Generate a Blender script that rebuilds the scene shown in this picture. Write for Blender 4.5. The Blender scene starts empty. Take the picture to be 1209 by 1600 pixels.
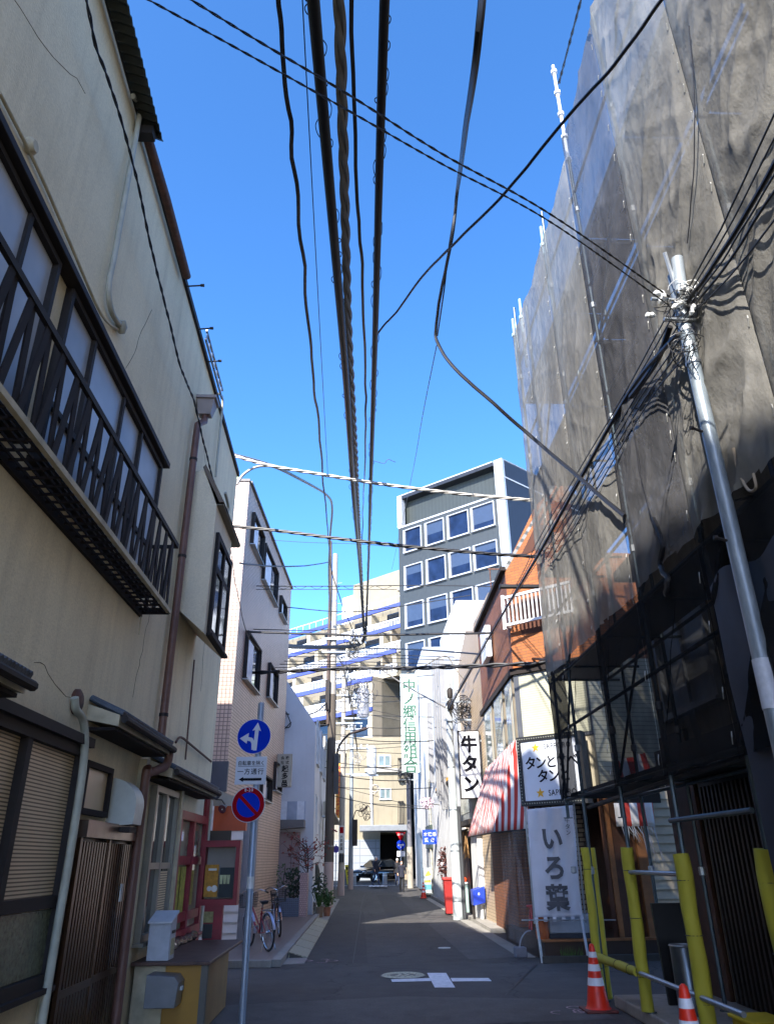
import bpy, bmesh, math, random
from mathutils import Vector as Vec, Matrix, noise
random.seed(7)
SC = bpy.context.scene
COL = SC.collection
R_ = math.radians

# ---------------------------------------------------------------- camera
CAM_H = 1.65
FPX = 1153.844
CAX = [Vec((0.99939409, 0.00501368, 0.03444295)),   # world X, Y, Z in camera axes (right, down, forward)
       Vec((-0.03328665, 0.4268524, 0.90370849)),
       Vec((-0.01017115, -0.90430741, 0.42676065))]
cam_d = bpy.data.cameras.new('street_camera')
cam = bpy.data.objects.new('street_camera', cam_d); COL.objects.link(cam)
cam_d.sensor_fit = 'VERTICAL'; cam_d.sensor_height = 24.0
cam_d.lens = FPX / 1600.0 * 24.0
cam_d.clip_start = 0.05; cam_d.clip_end = 2000
right = Vec([a[0] for a in CAX]); up = -Vec([a[1] for a in CAX]); back = -Vec([a[2] for a in CAX])
cam.matrix_world = Matrix(((right[0], up[0], back[0], 0), (right[1], up[1], back[1], 0),
                           (right[2], up[2], back[2], CAM_H), (0, 0, 0, 1)))
SC.camera = cam

# ---------------------------------------------------------------- light
SUN_AZ = 25.0     # degrees the sun stands to the left of straight behind the camera
SUN_EL = 35.0
world = bpy.data.worlds.new("World"); SC.world = world; world.use_nodes = True
nt = world.node_tree
sky = nt.nodes.new('ShaderNodeTexSky'); sky.sky_type = 'NISHITA'; sky.sun_disc = False
sky.sun_elevation = R_(SUN_EL); sky.sun_rotation = R_(180 + SUN_AZ)
sky.air_density = 0.32; sky.dust_density = 0.25; sky.ozone_density = 0.6
bg = nt.nodes['Background']; hs = nt.nodes.new('ShaderNodeHueSaturation'); hs.inputs['Saturation'].default_value = 1.26; nt.links.new(sky.outputs[0], hs.inputs['Color']); nt.links.new(hs.outputs[0], bg.inputs[0]); bg.inputs[1].default_value = 0.15
sun_d = bpy.data.lights.new('sun', 'SUN'); sun_d.energy = 2.0; sun_d.angle = R_(0.5); sun_d.color = (1.0, 0.94, 0.86)
sun = bpy.data.objects.new('sun', sun_d); COL.objects.link(sun)
a, e = R_(SUN_AZ), R_(SUN_EL)
to_sun = Vec((-math.sin(a) * math.cos(e), -math.cos(a) * math.cos(e), math.sin(e)))
sun.rotation_euler = to_sun.to_track_quat('Z', 'Y').to_euler(); sun.location = (-30, -30, 60)
SC.view_settings.view_transform = 'Standard'; SC.view_settings.look = 'None'
SC.view_settings.exposure = 2.82; SC.view_settings.gamma = 1.0; SC.view_settings.use_curve_mapping = False
SC.cycles.max_bounces = 6; SC.cycles.transparent_max_bounces = 12

# ---------------------------------------------------------------- pixel -> plane helpers (photo 1209 x 1600)
def ray(u, v):
    p = Vec((u - 604.5, v - 800.0, FPX))
    return Vec((CAX[0].dot(p), CAX[1].dot(p), CAX[2].dot(p)))
def gx(u, v, X): d = ray(u, v); return d * (X / d.x) + Vec((0, 0, CAM_H))
def gy(u, v, Y): d = ray(u, v); return d * (Y / d.y) + Vec((0, 0, CAM_H))
def gz(u, v, Z=0.0): d = ray(u, v); return d * ((Z - CAM_H) / d.z) + Vec((0, 0, CAM_H))

# ---------------------------------------------------------------- materials
def S(h, k=1.0):
    h = h.lstrip('#'); out = []
    for i in (0, 2, 4):
        c = int(h[i:i+2], 16) / 255.0
        out.append((c / 12.92 if c <= 0.04045 else ((c + 0.055) / 1.055) ** 2.4) * k)
    return tuple(out) + (1.0,)
def newmat(name):
    m = bpy.data.materials.new(name); m.use_nodes = True
    return m, m.node_tree, m.node_tree.nodes['Principled BSDF']
def N(t, k): return t.nodes.new('ShaderNode' + k)
def mixc(t, fac, a, b, mode='MIX'):
    n = N(t, 'Mix'); n.data_type = 'RGBA'; n.blend_type = mode; n.clamp_factor = True
    for s, val in ((n.inputs[0], fac), (n.inputs[6], a), (n.inputs[7], b)):
        if hasattr(val, 'is_linked'): t.links.new(val, s)
        else: s.default_value = val
    return n.outputs[2]
def ramp(t, val, p0, p1, c0=(0, 0, 0, 1), c1=(1, 1, 1, 1)):
    r = N(t, 'ValToRGB'); r.color_ramp.elements[0].position = p0; r.color_ramp.elements[1].position = p1
    r.color_ramp.elements[0].color = c0; r.color_ramp.elements[1].color = c1
    t.links.new(val, r.inputs[0]); return r.outputs[0]
def pos(t, scale=(1, 1, 1)):
    g = N(t, 'NewGeometry'); mp = N(t, 'Mapping'); mp.inputs['Scale'].default_value = scale
    t.links.new(g.outputs['Position'], mp.inputs[0]); return mp.outputs[0]
def nz(t, vec, scale, detail=4.0, rough=0.55):
    n = N(t, 'TexNoise'); n.inputs['Scale'].default_value = scale; n.inputs['Detail'].default_value = detail
    n.inputs['Roughness'].default_value = rough
    if vec is not None: t.links.new(vec, n.inputs['Vector'])
    return n.outputs[0]
def bump(t, b, h, strength=0.3, dist=0.02):
    n = N(t, 'Bump'); n.inputs['Strength'].default_value = strength; n.inputs['Distance'].default_value = dist
    t.links.new(h, n.inputs['Height']); t.links.new(n.outputs[0], b.inputs['Normal'])
MATS = {}
def paint(name, col, rough=0.55, metal=0.0, var=0.18, sc=3.0, bmp=0.0, obj_space=False, bsc=40.0, coat=0.0):
    """plain coloured surface with slight mottling and wear"""
    if name in MATS: return MATS[name]
    m, t, b = newmat(name)
    v = pos(t)
    if obj_space:
        tc = N(t, 'TexCoord'); v = tc.outputs['Object']
    f = nz(t, v, sc, 5.0)
    dark = tuple(c * (1 - var) for c in col[:3]) + (1,); lite = tuple(min(1, c * (1 + var * 0.7)) for c in col[:3]) + (1,)
    f2 = ramp(t, f, 0.3, 0.7)
    t.links.new(mixc(t, f2, dark, lite), b.inputs['Base Color'])
    b.inputs['Roughness'].default_value = rough; b.inputs['Metallic'].default_value = metal
    if coat: b.inputs['Coat Weight'].default_value = coat
    if bmp: bump(t, b, nz(t, v, bsc, 3.0), bmp, 0.01)
    MATS[name] = m; return m
def stucco(name, col, stain=0.45, stain_col=None, bmp=0.35, rough=0.9, streak=(2.2, 2.2, 0.22)):
    """rendered wall: large mottling, vertical rain streaks, fine grain"""
    if name in MATS: return MATS[name]
    m, t, b = newmat(name)
    big = ramp(t, nz(t, pos(t), 0.7, 6.0, 0.6), 0.3, 0.72)
    st = ramp(t, nz(t, pos(t, streak), 2.6, 6.0, 0.62), 0.48, 0.78)
    fine = nz(t, pos(t), 55.0, 3.0)
    d = tuple(c * 0.82 for c in col[:3]) + (1,)
    c1 = mixc(t, big, d, col)
    sc_ = stain_col or tuple(c * 0.45 for c in col[:3]) + (1,)
    mul = N(t, 'Math'); mul.operation = 'MULTIPLY'; mul.inputs[1].default_value = stain; t.links.new(st, mul.inputs[0])
    c2 = mixc(t, mul.outputs[0], c1, sc_)
    gr = ramp(t, fine, 0.3, 0.75, (0.88, 0.88, 0.88, 1), (1.05, 1.05, 1.05, 1))
    t.links.new(mixc(t, 1.0, c2, gr, 'MULTIPLY'), b.inputs['Base Color'])
    b.inputs['Roughness'].default_value = rough; b.inputs['Specular IOR Level'].default_value = 0.25
    bump(t, b, fine, bmp, 0.012)
    MATS[name] = m; return m
def tiles(name, d, col, mortar, w, h, gap=0.006, var=0.12, offset=0.5, rough=0.5, stain=0.25, bmp=0.5):
    """brick or tile courses; d = horizontal direction of the wall"""
    if name in MATS: return MATS[name]
    m, t, b = newmat(name)
    g = N(t, 'NewGeometry')
    dot = N(t, 'VectorMath'); dot.operation = 'DOT_PRODUCT'; dot.inputs[1].default_value = (d[0], d[1], 0)
    t.links.new(g.outputs['Position'], dot.inputs[0])
    sp = N(t, 'SeparateXYZ'); t.links.new(g.outputs['Position'], sp.inputs[0])
    cb = N(t, 'CombineXYZ'); t.links.new(dot.outputs['Value'], cb.inputs[0]); t.links.new(sp.outputs[2], cb.inputs[1])
    br = N(t, 'TexBrick'); br.offset = offset; br.offset_frequency = 2
    br.inputs['Scale'].default_value = 1.0; br.inputs['Brick Width'].default_value = w; br.inputs['Row Height'].default_value = h
    br.inputs['Mortar Size'].default_value = gap; br.inputs['Mortar Smooth'].default_value = 0.1; br.inputs['Bias'].default_value = 0.0
    br.inputs['Color1'].default_value = tuple(c * (1 - var) for c in col[:3]) + (1,)
    br.inputs['Color2'].default_value = tuple(min(1, c * (1 + var)) for c in col[:3]) + (1,)
    br.inputs['Mortar'].default_value = mortar
    t.links.new(cb.outputs[0], br.inputs['Vector'])
    st = ramp(t, nz(t, pos(t, (1.5, 1.5, 0.2)), 2.0, 6.0), 0.5, 0.8)
    mul = N(t, 'Math'); mul.operation = 'MULTIPLY'; mul.inputs[1].default_value = stain; t.links.new(st, mul.inputs[0])
    t.links.new(mixc(t, mul.outputs[0], br.outputs['Color'], tuple(c * 0.4 for c in col[:3]) + (1,)), b.inputs['Base Color'])
    b.inputs['Roughness'].default_value = rough
    inv = N(t, 'Math'); inv.operation = 'SUBTRACT'; inv.inputs[0].default_value = 1.0; t.links.new(br.outputs['Fac'], inv.inputs[1])
    bump(t, b, inv.outputs[0], bmp, 0.006)
    MATS[name] = m; return m
def glass(name, col=(0.02, 0.025, 0.03, 1), rough=0.06, var=0.3, spec=0.8):
    if name in MATS: return MATS[name]
    m, t, b = newmat(name)
    f = ramp(t, nz(t, pos(t), 1.2, 3.0), 0.3, 0.7)
    t.links.new(mixc(t, f, tuple(c * (1 - var) for c in col[:3]) + (1,), tuple(c * (1 + var) for c in col[:3]) + (1,)), b.inputs['Base Color'])
    b.inputs['Roughness'].default_value = rough; b.inputs['Specular IOR Level'].default_value = spec
    bump(t, b, nz(t, pos(t), 3.0, 2.0), 0.06, 0.02)
    MATS[name] = m; return m
def stripes(name, d, c1, c2, period, duty=0.5, rough=0.75, vert=False):
    """woven or printed bands (d = direction across the bands)"""
    if name in MATS: return MATS[name]
    m, t, b = newmat(name)
    g = N(t, 'NewGeometry')
    dot = N(t, 'VectorMath'); dot.operation = 'DOT_PRODUCT'; dot.inputs[1].default_value = d
    t.links.new(g.outputs['Position'], dot.inputs[0])
    md = N(t, 'Math'); md.operation = 'MODULO'; md.inputs[1].default_value = period
    ad = N(t, 'Math'); ad.operation = 'ADD'; ad.inputs[1].default_value = 100 * period
    t.links.new(dot.outputs['Value'], ad.inputs[0]); t.links.new(ad.outputs[0], md.inputs[0])
    lt = N(t, 'Math'); lt.operation = 'LESS_THAN'; lt.inputs[1].default_value = period * duty; t.links.new(md.outputs[0], lt.inputs[0])
    f = ramp(t, nz(t, pos(t), 2.5, 5.0), 0.25, 0.8, (0.78, 0.78, 0.78, 1), (1.0, 1.0, 1.0, 1))
    c = mixc(t, lt.outputs[0], c2, c1)
    t.links.new(mixc(t, 1.0, c, f, 'MULTIPLY'), b.inputs['Base Color'])
    b.inputs['Roughness'].default_value = rough
    MATS[name] = m; return m

# ---------------------------------------------------------------- mesh builder
class FR:
    """local frame: u along U, v along V, w along W (outwards)"""
    def __init__(s, o, U, V=(0, 0, 1), W=None):
        s.o = Vec(o); s.U = Vec(U).normalized(); s.V = Vec(V).normalized()
        s.W = Vec(W).normalized() if W is not None else s.U.cross(s.V)
    def p(s, u, v, w=0.0): return s.o + s.U * u + s.V * v + s.W * w
class MB:
    def __init__(s): s.v = []; s.f = []; s.m = []; s.cm = 0
    def mat(s, i): s.cm = i; return s
    def add(s, vs, fs):
        b = len(s.v); s.v += [Vec(x) for x in vs]
        for f in fs: s.f.append([b + i for i in f]); s.m.append(s.cm)
        return s
    def hexa(s, p): return s.add(p, [(0, 3, 2, 1), (4, 5, 6, 7), (0, 1, 5, 4), (1, 2, 6, 5), (2, 3, 7, 6), (3, 0, 4, 7)])
    def box(s, x0, x1, y0, y1, z0, z1):
        return s.hexa([(x0, y0, z0), (x1, y0, z0), (x1, y1, z0), (x0, y1, z0), (x0, y0, z1), (x1, y0, z1), (x1, y1, z1), (x0, y1, z1)])
    def fb(s, fr, u0, u1, v0, v1, w0, w1):
        return s.hexa([fr.p(u0, v0, w0), fr.p(u1, v0, w0), fr.p(u1, v1, w0), fr.p(u0, v1, w0),
                       fr.p(u0, v0, w1), fr.p(u1, v0, w1), fr.p(u1, v1, w1), fr.p(u0, v1, w1)])
    def prism(s, fr, pts, w0, w1):
        n = len(pts)
        vs = [fr.p(x, y, w0) for x, y in pts] + [fr.p(x, y, w1) for x, y in pts]
        fs = [list(range(n))[::-1], list(range(n, 2 * n))] + [(i, (i + 1) % n, n + (i + 1) % n, n + i) for i in range(n)]
        return s.add(vs, fs)
    def extr(s, pts, d):
        """3-D outline pushed along vector d"""
        n = len(pts); d = Vec(d)
        vs = [Vec(p) for p in pts] + [Vec(p) + d for p in pts]
        fs = [list(range(n))[::-1], list(range(n, 2 * n))] + [(i, (i + 1) % n, n + (i + 1) % n, n + i) for i in range(n)]
        return s.add(vs, fs)
    def quad(s, a, b, c, d): return s.add([a, b, c, d], [(0, 1, 2, 3)])
    def tube(s, pts, r, n=8, cap=True, flat=None):
        pts = [Vec(p) for p in pts]; k = len(pts)
        rr = r if isinstance(r, (list, tuple)) else [r] * k
        t0 = (pts[1] - pts[0]).normalized()
        ref = Vec((0, 0, 1)) if abs(t0.z) < 0.9 else Vec((1, 0, 0))
        nx = t0.cross(ref).normalized(); vs = []
        for i in range(k):
            t = (pts[min(i + 1, k - 1)] - pts[max(i - 1, 0)])
            if t.length < 1e-9: t = t0
            t = t.normalized()
            nx = (nx - t * nx.dot(t))
            if nx.length < 1e-6: nx = t.orthogonal()
            nx = nx.normalized(); ny = t.cross(nx)
            for j in range(n):
                an = 2 * math.pi * (j + 0.5) / n
                vs.append(pts[i] + nx * (math.cos(an) * rr[i]) + ny * (math.sin(an) * rr[i] * (flat or 1)))
        fs = []
        for i in range(k - 1):
            for j in range(n):
                fs.append((i * n + j, i * n + (j + 1) % n, (i + 1) * n + (j + 1) % n, (i + 1) * n + j))
        if cap: fs += [list(range(n))[::-1], list(range((k - 1) * n, k * n))]
        return s.add(vs, fs)
    def bar(s, p0, p1, w, h, up=(0, 0, 1)):
        """rectangular bar"""
        p0, p1 = Vec(p0), Vec(p1); t = (p1 - p0).normalized(); u = Vec(up)
        x = t.cross(u)
        if x.length < 1e-4: x = t.orthogonal()
        x = x.normalized() * w / 2; y = x.cross(t).normalized() * h / 2
        return s.hexa([p0 - x - y, p0 + x - y, p0 + x + y, p0 - x + y, p1 - x - y, p1 + x - y, p1 + x + y, p1 - x + y])
    def lathe(s, o, prof, n=20, axis=(0, 0, 1)):
        o = Vec(o); ax = Vec(axis).normalized(); x = ax.orthogonal().normalized(); y = ax.cross(x)
        vs = []; k = len(prof)
        for r, h in prof:
            for j in range(n):
                an = 2 * math.pi * j / n
                vs.append(o + ax * h + x * (r * math.cos(an)) + y * (r * math.sin(an)))
        fs = [(i * n + j, i * n + (j + 1) % n, (i + 1) * n + (j + 1) % n, (i + 1) * n + j) for i in range(k - 1) for j in range(n)]
        fs += [list(range(n))[::-1], list(range((k - 1) * n, k * n))]
        return s.add(vs, fs)
    def ball(s, c, r, n=10, sz=1.0):
        prof = []
        for i in range(n // 2 + 1):
            th = math.pi * i / (n // 2) - math.pi / 2
            prof.append((max(1e-4, r * math.cos(th)), r * math.sin(th) * sz))
        return s.lathe(c, prof, n)
    def torus(s, c, R, r, axis, n=28, k=6):
        c = Vec(c); ax = Vec(axis).normalized(); x = ax.orthogonal().normalized(); y = ax.cross(x); vs = []
        for i in range(n):
            A = 2 * math.pi * i / n; d = x * math.cos(A) + y * math.sin(A)
            for j in range(k):
                B = 2 * math.pi * j / k
                vs.append(c + d * (R + r * math.cos(B)) + ax * (r * math.sin(B)))
        fs = [(i * k + j, ((i + 1) % n) * k + j, ((i + 1) % n) * k + (j + 1) % k, i * k + (j + 1) % k) for i in range(n) for j in range(k)]
        return s.add(vs, fs)
    def build(s, name, mats, parent=None, smooth=False, bevel=0.0, recalc=True, **props):
        off = Vec((0, 0, 0)); q = parent
        while q is not None: off += q.location; q = q.parent
        me = bpy.data.meshes.new(name)
        me.from_pydata([v - off for v in s.v], [], s.f)
        for m in (mats if isinstance(mats, (list, tuple)) else [mats]): me.materials.append(m)
        me.polygons.foreach_set('material_index', s.m)
        if recalc:
            bm = bmesh.new(); bm.from_mesh(me); bmesh.ops.recalc_face_normals(bm, faces=bm.faces); bm.to_mesh(me); bm.free()
        if smooth:
            me.shade_smooth(); me.set_sharp_from_angle(angle=R_(42))
        me.update()
        o = bpy.data.objects.new(name, me); COL.objects.link(o)
        if parent is not None: o.parent = parent
        if bevel:
            bv = o.modifiers.new('edge', 'BEVEL'); bv.width = bevel; bv.segments = 2; bv.limit_method = 'ANGLE'
        for k_, v_ in props.items(): o[k_] = v_
        return o
def thing(name, label, cat, loc=(0, 0, 0), group=None):
    o = bpy.data.objects.new(name, None); COL.objects.link(o); o.location = loc; o.empty_display_size = 0.2
    o['label'] = label; o['category'] = cat
    if group: o['group'] = group
    return o
def dup(root, loc=None, rotz=None, label=None):
    r = root.copy(); COL.objects.link(r)
    if loc is not None: r.location = loc
    if rotz is not None: r.rotation_euler = (0, 0, rotz)
    if label: r['label'] = label
    for ch in root.children:
        c = ch.copy(); COL.objects.link(c); c.parent = r
        for g in ch.children:
            d = g.copy(); COL.objects.link(d); d.parent = c
    return r
def box_of(x0, x1, y0, y1, z0, z1): return MB().box(x0, x1, y0, y1, z0, z1)

# ---------------------------------------------------------------- lettering
_G = {}
def glyph(ch, bold=0.0):
    k = (ch, bold)
    if k in _G: return _G[k]
    cu = bpy.data.curves.new('glyph', 'FONT'); cu.body = '起'; cu.resolution_u = 3; cu.offset = bold
    o = bpy.data.objects.new('glyph', cu); COL.objects.link(o)
    bpy.context.view_layer.update(); cu.body = ch; bpy.context.view_layer.update()
    me = bpy.data.meshes.new_from_object(o.evaluated_get(bpy.context.evaluated_depsgraph_get()))
    vs = [(v.co.x, v.co.y) for v in me.vertices]; fs = [list(p.vertices) for p in me.polygons]
    bpy.data.objects.remove(o); bpy.data.curves.remove(cu); bpy.data.meshes.remove(me)
    _G[k] = (vs, fs); return _G[k]
def text(body, fr, u, v, size, mat, parent, w=0.004, bold=0.0, vertical=False, pitch=None, sx=1.0, align='L', name='lettering', mb=None):
    """flat letters on the plane w of frame fr; (u, v) = left end of the line's base (or top middle of a column)"""
    m = mb or MB(); cell = size * (pitch or 1.0)
    def width(ch):
        if ord(ch) > 0x2000: return 1.0
        vs, _ = glyph(ch, bold); return (max([p[0] for p in vs]) + 0.06) if vs else 0.3
    if vertical:
        for i, ch in enumerate(body):
            vs, fs = glyph(ch, bold)
            m.add([fr.p(u + (x - 0.5) * size * sx, v - cell * i + (y - 0.88) * size, w) for x, y in vs], fs)
    else:
        tot = sum(width(c) * size * sx * (pitch or 1.0) for c in body)
        x0 = u - (tot / 2 if align == 'C' else 0)
        for ch in body:
            vs, fs = glyph(ch, bold)
            m.add([fr.p(x0 + x * size * sx, v + y * size, w) for x, y in vs], fs)
            x0 += width(ch) * size * sx * (pitch or 1.0)
    if mb is not None: return m
    return m.build(name, mat, parent, recalc=False)

# ---------------------------------------------------------------- curves and cables
def smooth_pts(P, per=6):
    P = [Vec(p) for p in P]
    if len(P) < 3: return [P[0].lerp(P[-1], i / per) for i in range(per + 1)]
    out = []
    for i in range(len(P) - 1):
        p0 = P[max(i - 1, 0)]; p1 = P[i]; p2 = P[i + 1]; p3 = P[min(i + 2, len(P) - 1)]
        for j in range(per):
            t = j / per
            out.append(0.5 * ((2 * p1) + (p2 - p0) * t + (2 * p0 - 5 * p1 + 4 * p2 - p3) * t * t + (3 * p1 - p0 - 3 * p2 + p3) * t ** 3))
    out.append(P[-1]); return out
def wob(P, amp, seed):
    return [p + Vec((noise.noise(Vec((i * 0.37, seed, 0))), noise.noise(Vec((seed, i * 0.41, 3))), noise.noise(Vec((i * 0.33, 7, seed))))) * amp for i, p in enumerate(P)]

# ================================================================ SETTING
def asphalt(name, col, var=0.25, crack=True):
    m, t, b = newmat(name)
    v = pos(t)
    big = ramp(t, nz(t, pos(t, (0.5, 0.16, 1)), 1.0, 6.0, 0.6), 0.32, 0.7)
    c1 = mixc(t, big, tuple(c * (1 - var) for c in col[:3]) + (1,), tuple(c * (1 + var) for c in col[:3]) + (1,))
    md_ = ramp(t, nz(t, v, 2.6, 8.0, 0.7), 0.3, 0.72, (0.78, 0.78, 0.78, 1), (1.22, 1.22, 1.22, 1)); c1 = mixc(t, 1.0, c1, md_, 'MULTIPLY')
    oil = ramp(t, nz(t, pos(t, (1, 0.5, 1)), 1.1, 3.0), 0.62, 0.72, (1, 1, 1, 1), (0.62, 0.62, 0.62, 1)); c1 = mixc(t, 1.0, c1, oil, 'MULTIPLY')
    sp = ramp(t, nz(t, v, 140.0, 2.0), 0.45, 0.75, (0.72, 0.72, 0.74, 1), (1.5, 1.5, 1.5, 1))
    c2 = mixc(t, 1.0, c1, sp, 'MULTIPLY')
    if crack:
        vo = N(t, 'TexVoronoi'); vo.feature = 'DISTANCE_TO_EDGE'; vo.inputs['Scale'].default_value = 0.32
        mp = N(t, 'Mapping'); mp.inputs['Scale'].default_value = (1.0, 0.6, 1)
        wv = N(t, 'VectorMath'); wv.operation = 'ADD'
        n2 = N(t, 'TexNoise'); n2.inputs['Scale'].default_value = 1.4; n2.inputs['Detail'].default_value = 6; t.links.new(v, n2.inputs['Vector'])
        t.links.new(v, wv.inputs[0]); t.links.new(n2.outputs['Color'], wv.inputs[1])
        t.links.new(wv.outputs[0], mp.inputs[0]); t.links.new(mp.outputs[0], vo.inputs['Vector'])
        cr = ramp(t, vo.outputs['Distance'], 0.0, 0.006, (0.45, 0.45, 0.45, 1), (1, 1, 1, 1))
        c2 = mixc(t, 1.0, c2, cr, 'MULTIPLY')
    t.links.new(c2, b.inputs['Base Color'])
    b.inputs['Roughness'].default_value = 0.82; b.inputs['Specular IOR Level'].default_value = 0.35
    bump(t, b, nz(t, v, 120.0, 3.0), 0.5, 0.008)
    return m
ASPH = asphalt('asphalt', (0.078, 0.073, 0.067, 1))
ASPH2 = asphalt('asphalt_patch', (0.058, 0.055, 0.052, 1), 0.15, False)
ASPH3 = asphalt('asphalt_pale', (0.112, 0.105, 0.097, 1), 0.2, False)
CONC = stucco('kerb_concrete', S('#9a968e'), 0.5, None, 0.3)
PAVE = tiles('pavement_tile', (1, 0, 0), S('#75675f'), S('#57504a'), 0.3, 0.3, 0.004, 0.08)
ROADPAINT = paint('road_paint', S('#d9d9dc'), 0.7, var=0.22, sc=14)
SPRAY = paint('spray_paint', S('#a48c90'), 0.8, var=0.5, sc=30)

def setting(o): o['kind'] = 'structure'; return o
RISE = [(-80, 0), (46, 0), (60, 0.33), (900, 0.33)]
def groundz(y):
    for (a, za), (b, zb) in zip(RISE, RISE[1:]):
        if y <= b: return za + (zb - za) * (y - a) / (b - a)
    return RISE[-1][1]
m = MB(); xs = [-700, -30, -10, -4, 0, 4, 10, 30, 700]
for x0, x1 in zip(xs, xs[1:]):
    for (ya, za), (yb, zb) in zip(RISE, RISE[1:]): m.quad((x0, ya, za), (x1, ya, za), (x1, yb, zb), (x0, yb, zb))
bmroad = m.build('road', ASPH, recalc=False); setting(bmroad)
def sheet(name, pts, mat, z=0.004, zoff=True):
    o = MB().add([(x, y, groundz(y) + z) for x, y in pts], [list(range(len(pts)))]).build(name, mat, recalc=False); return setting(o)
def px_sheet(name, pix, mat, z=0.004): return sheet(name, [tuple(gz(u, v, 0))[:2] for u, v in pix], mat, z)
sheet('road_patch', [(-0.95, 15.6), (0.15, 15.3), (0.15, 30), (-0.95, 31)], ASPH2)
sheet('road_patch', [(2.0, 15.6), (3.15, 15.9), (3.1, 25.0), (1.95, 24.0)], ASPH3)
sheet('road_patch', [(-6, 9.2), (2.9, 9.9), (2.9, 11.2), (0.6, 11.7), (-6, 10.4)], ASPH3)
sheet('road_patch', [(0.9, 26), (1.9, 26), (1.9, 44), (0.9, 44)], ASPH2)
SEAM = paint('tar_seam', S('#1d1d1f'), 0.6)
for pts in ([(-0.12, 15.3), (-0.105, 15.3), (0.06, 30), (0.04, 30)], [(-6, 14.6), (3.1, 15.2), (3.1, 15.23), (-6, 14.63)], [(1.93, 11.6), (1.955, 11.6), (3.05, 14.7), (3.02, 14.7)], [(0.0, 30), (0.02, 30), (0.3, 46), (0.27, 46)]): sheet('road_seam', pts, SEAM, 0.0065)
# painted crossing mark
px_sheet('road_marking', [(667, 1521), (696.7, 1521), (711, 1544), (679, 1544)], ROADPAINT, 0.008)
px_sheet('road_marking', [(610.6, 1531), (671, 1529), (673.5, 1533.8), (612.5, 1535.2)], ROADPAINT, 0.008)
px_sheet('road_marking', [(703.5, 1529), (763, 1529), (768, 1534), (706.5, 1534.4)], ROADPAINT, 0.008)
def spray(cx, cy, w, h, n, seed):
    rd = random.Random(seed); m = MB()
    for k in range(n):
        x = cx + rd.uniform(-w, w); y = cy + rd.uniform(-h, h); r = rd.uniform(0.05, 0.11); a0 = rd.uniform(0, 6); L = rd.uniform(2.5, 6)
        for i in range(8):
            a1, a2 = a0 + L * i / 8, a0 + L * (i + 1) / 8; q = 0.012
            m.add([(x + (r - q) * math.cos(a1), y + (r - q) * math.sin(a1), 0.0085), (x + (r + q) * math.cos(a1), y + (r + q) * math.sin(a1), 0.0085),
                   (x + (r + q) * math.cos(a2), y + (r + q) * math.sin(a2), 0.0085), (x + (r - q) * math.cos(a2), y + (r - q) * math.sin(a2), 0.0085)], [(0, 1, 2, 3)])
    setting(m.build('road_marking', SPRAY, recalc=False))
p = gz(495, 1502); spray(p.x, p.y, 0.28, 0.22, 9, 3)
p = gz(893, 1578); spray(p.x, p.y, 0.26, 0.2, 9, 5)
m = MB()
for k in range(5): m.box(0.55 + 0.24 * k, 0.72 + 0.24 * k, 50.2, 51.0, groundz(50) + 0.13, groundz(50) + 0.142)
for k in range(4): m.box(0.62 + 0.24 * k, 0.84 + 0.24 * k, 51.6, 52.6, groundz(52) + 0.06, groundz(52) + 0.075)
setting(m.build('road_marking', ROADPAINT))
# pale painted line at the edge of the far cross street
setting(MB().box(-2.2, 3.2, 53.6, 53.9, groundz(53.9) + 0.002, groundz(53.9) + 0.012).build('road_marking', ROADPAINT))

# left forecourt with kerb, right side kerbs
m = MB().extr([(-3.9, 15.15, 0.0), (-1.52, 15.05, 0.0), (-1.42, 27.2, 0.0), (-3.9, 27.2, 0.0)], (0, 0, 0.09)); setting(m.build('pavement', PAVE))
m = MB().extr([(-1.515, 15.0, 0), (-1.36, 15.0, 0), (-1.28, 31, 0), (-1.415, 31, 0)], (0, 0, 0.11))
m.extr([(-3.9, 15.0, 0), (-1.52, 14.9, 0), (-1.52, 15.04, 0), (-3.9, 15.14, 0)], (0, 0, 0.11)); setting(m.build('kerb', CONC))
setting(MB().extr([(-1.355, 15.3, 0.0), (-0.98, 15.4, 0.0), (-0.95, 40, 0.0), (-1.3, 40, 0.0)], (0, 0, 0.006)).build('gutter', CONC))
setting(MB().extr([(-6.5, 13.2, 0), (-2.45, 13.2, 0), (-2.45, 13.55, 0), (-6.5, 13.55, 0)], (0, 0, 0.006)).build('gutter', CONC))
m = MB().box(3.12, 12, -12, 10.65, 0.0, 0.13); setting(m.build('pavement', CONC, bevel=0.02))
setting(MB().extr([(2.95, 15.75, 0), (3.25, 15.75, 0), (3.35, 40, 0), (3.1, 40, 0)], (0, 0, 0.012)).build('gutter', CONC))
setting(MB().extr([(3.25, 20.8, 0), (5, 20.8, 0), (5, 52, 0), (3.62, 52, 0)], (0, 0, 0.1)).build('pavement', CONC))
setting(MB().extr([(3.2, 14.86, 0), (9, 15.3, 0), (9, 15.42, 0), (3.2, 14.98, 0)], (0, 0, 0.1)).build('kerb', stucco('kerb_dark', S('#4d4b47'), 0.5, None, 0.3)))

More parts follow.
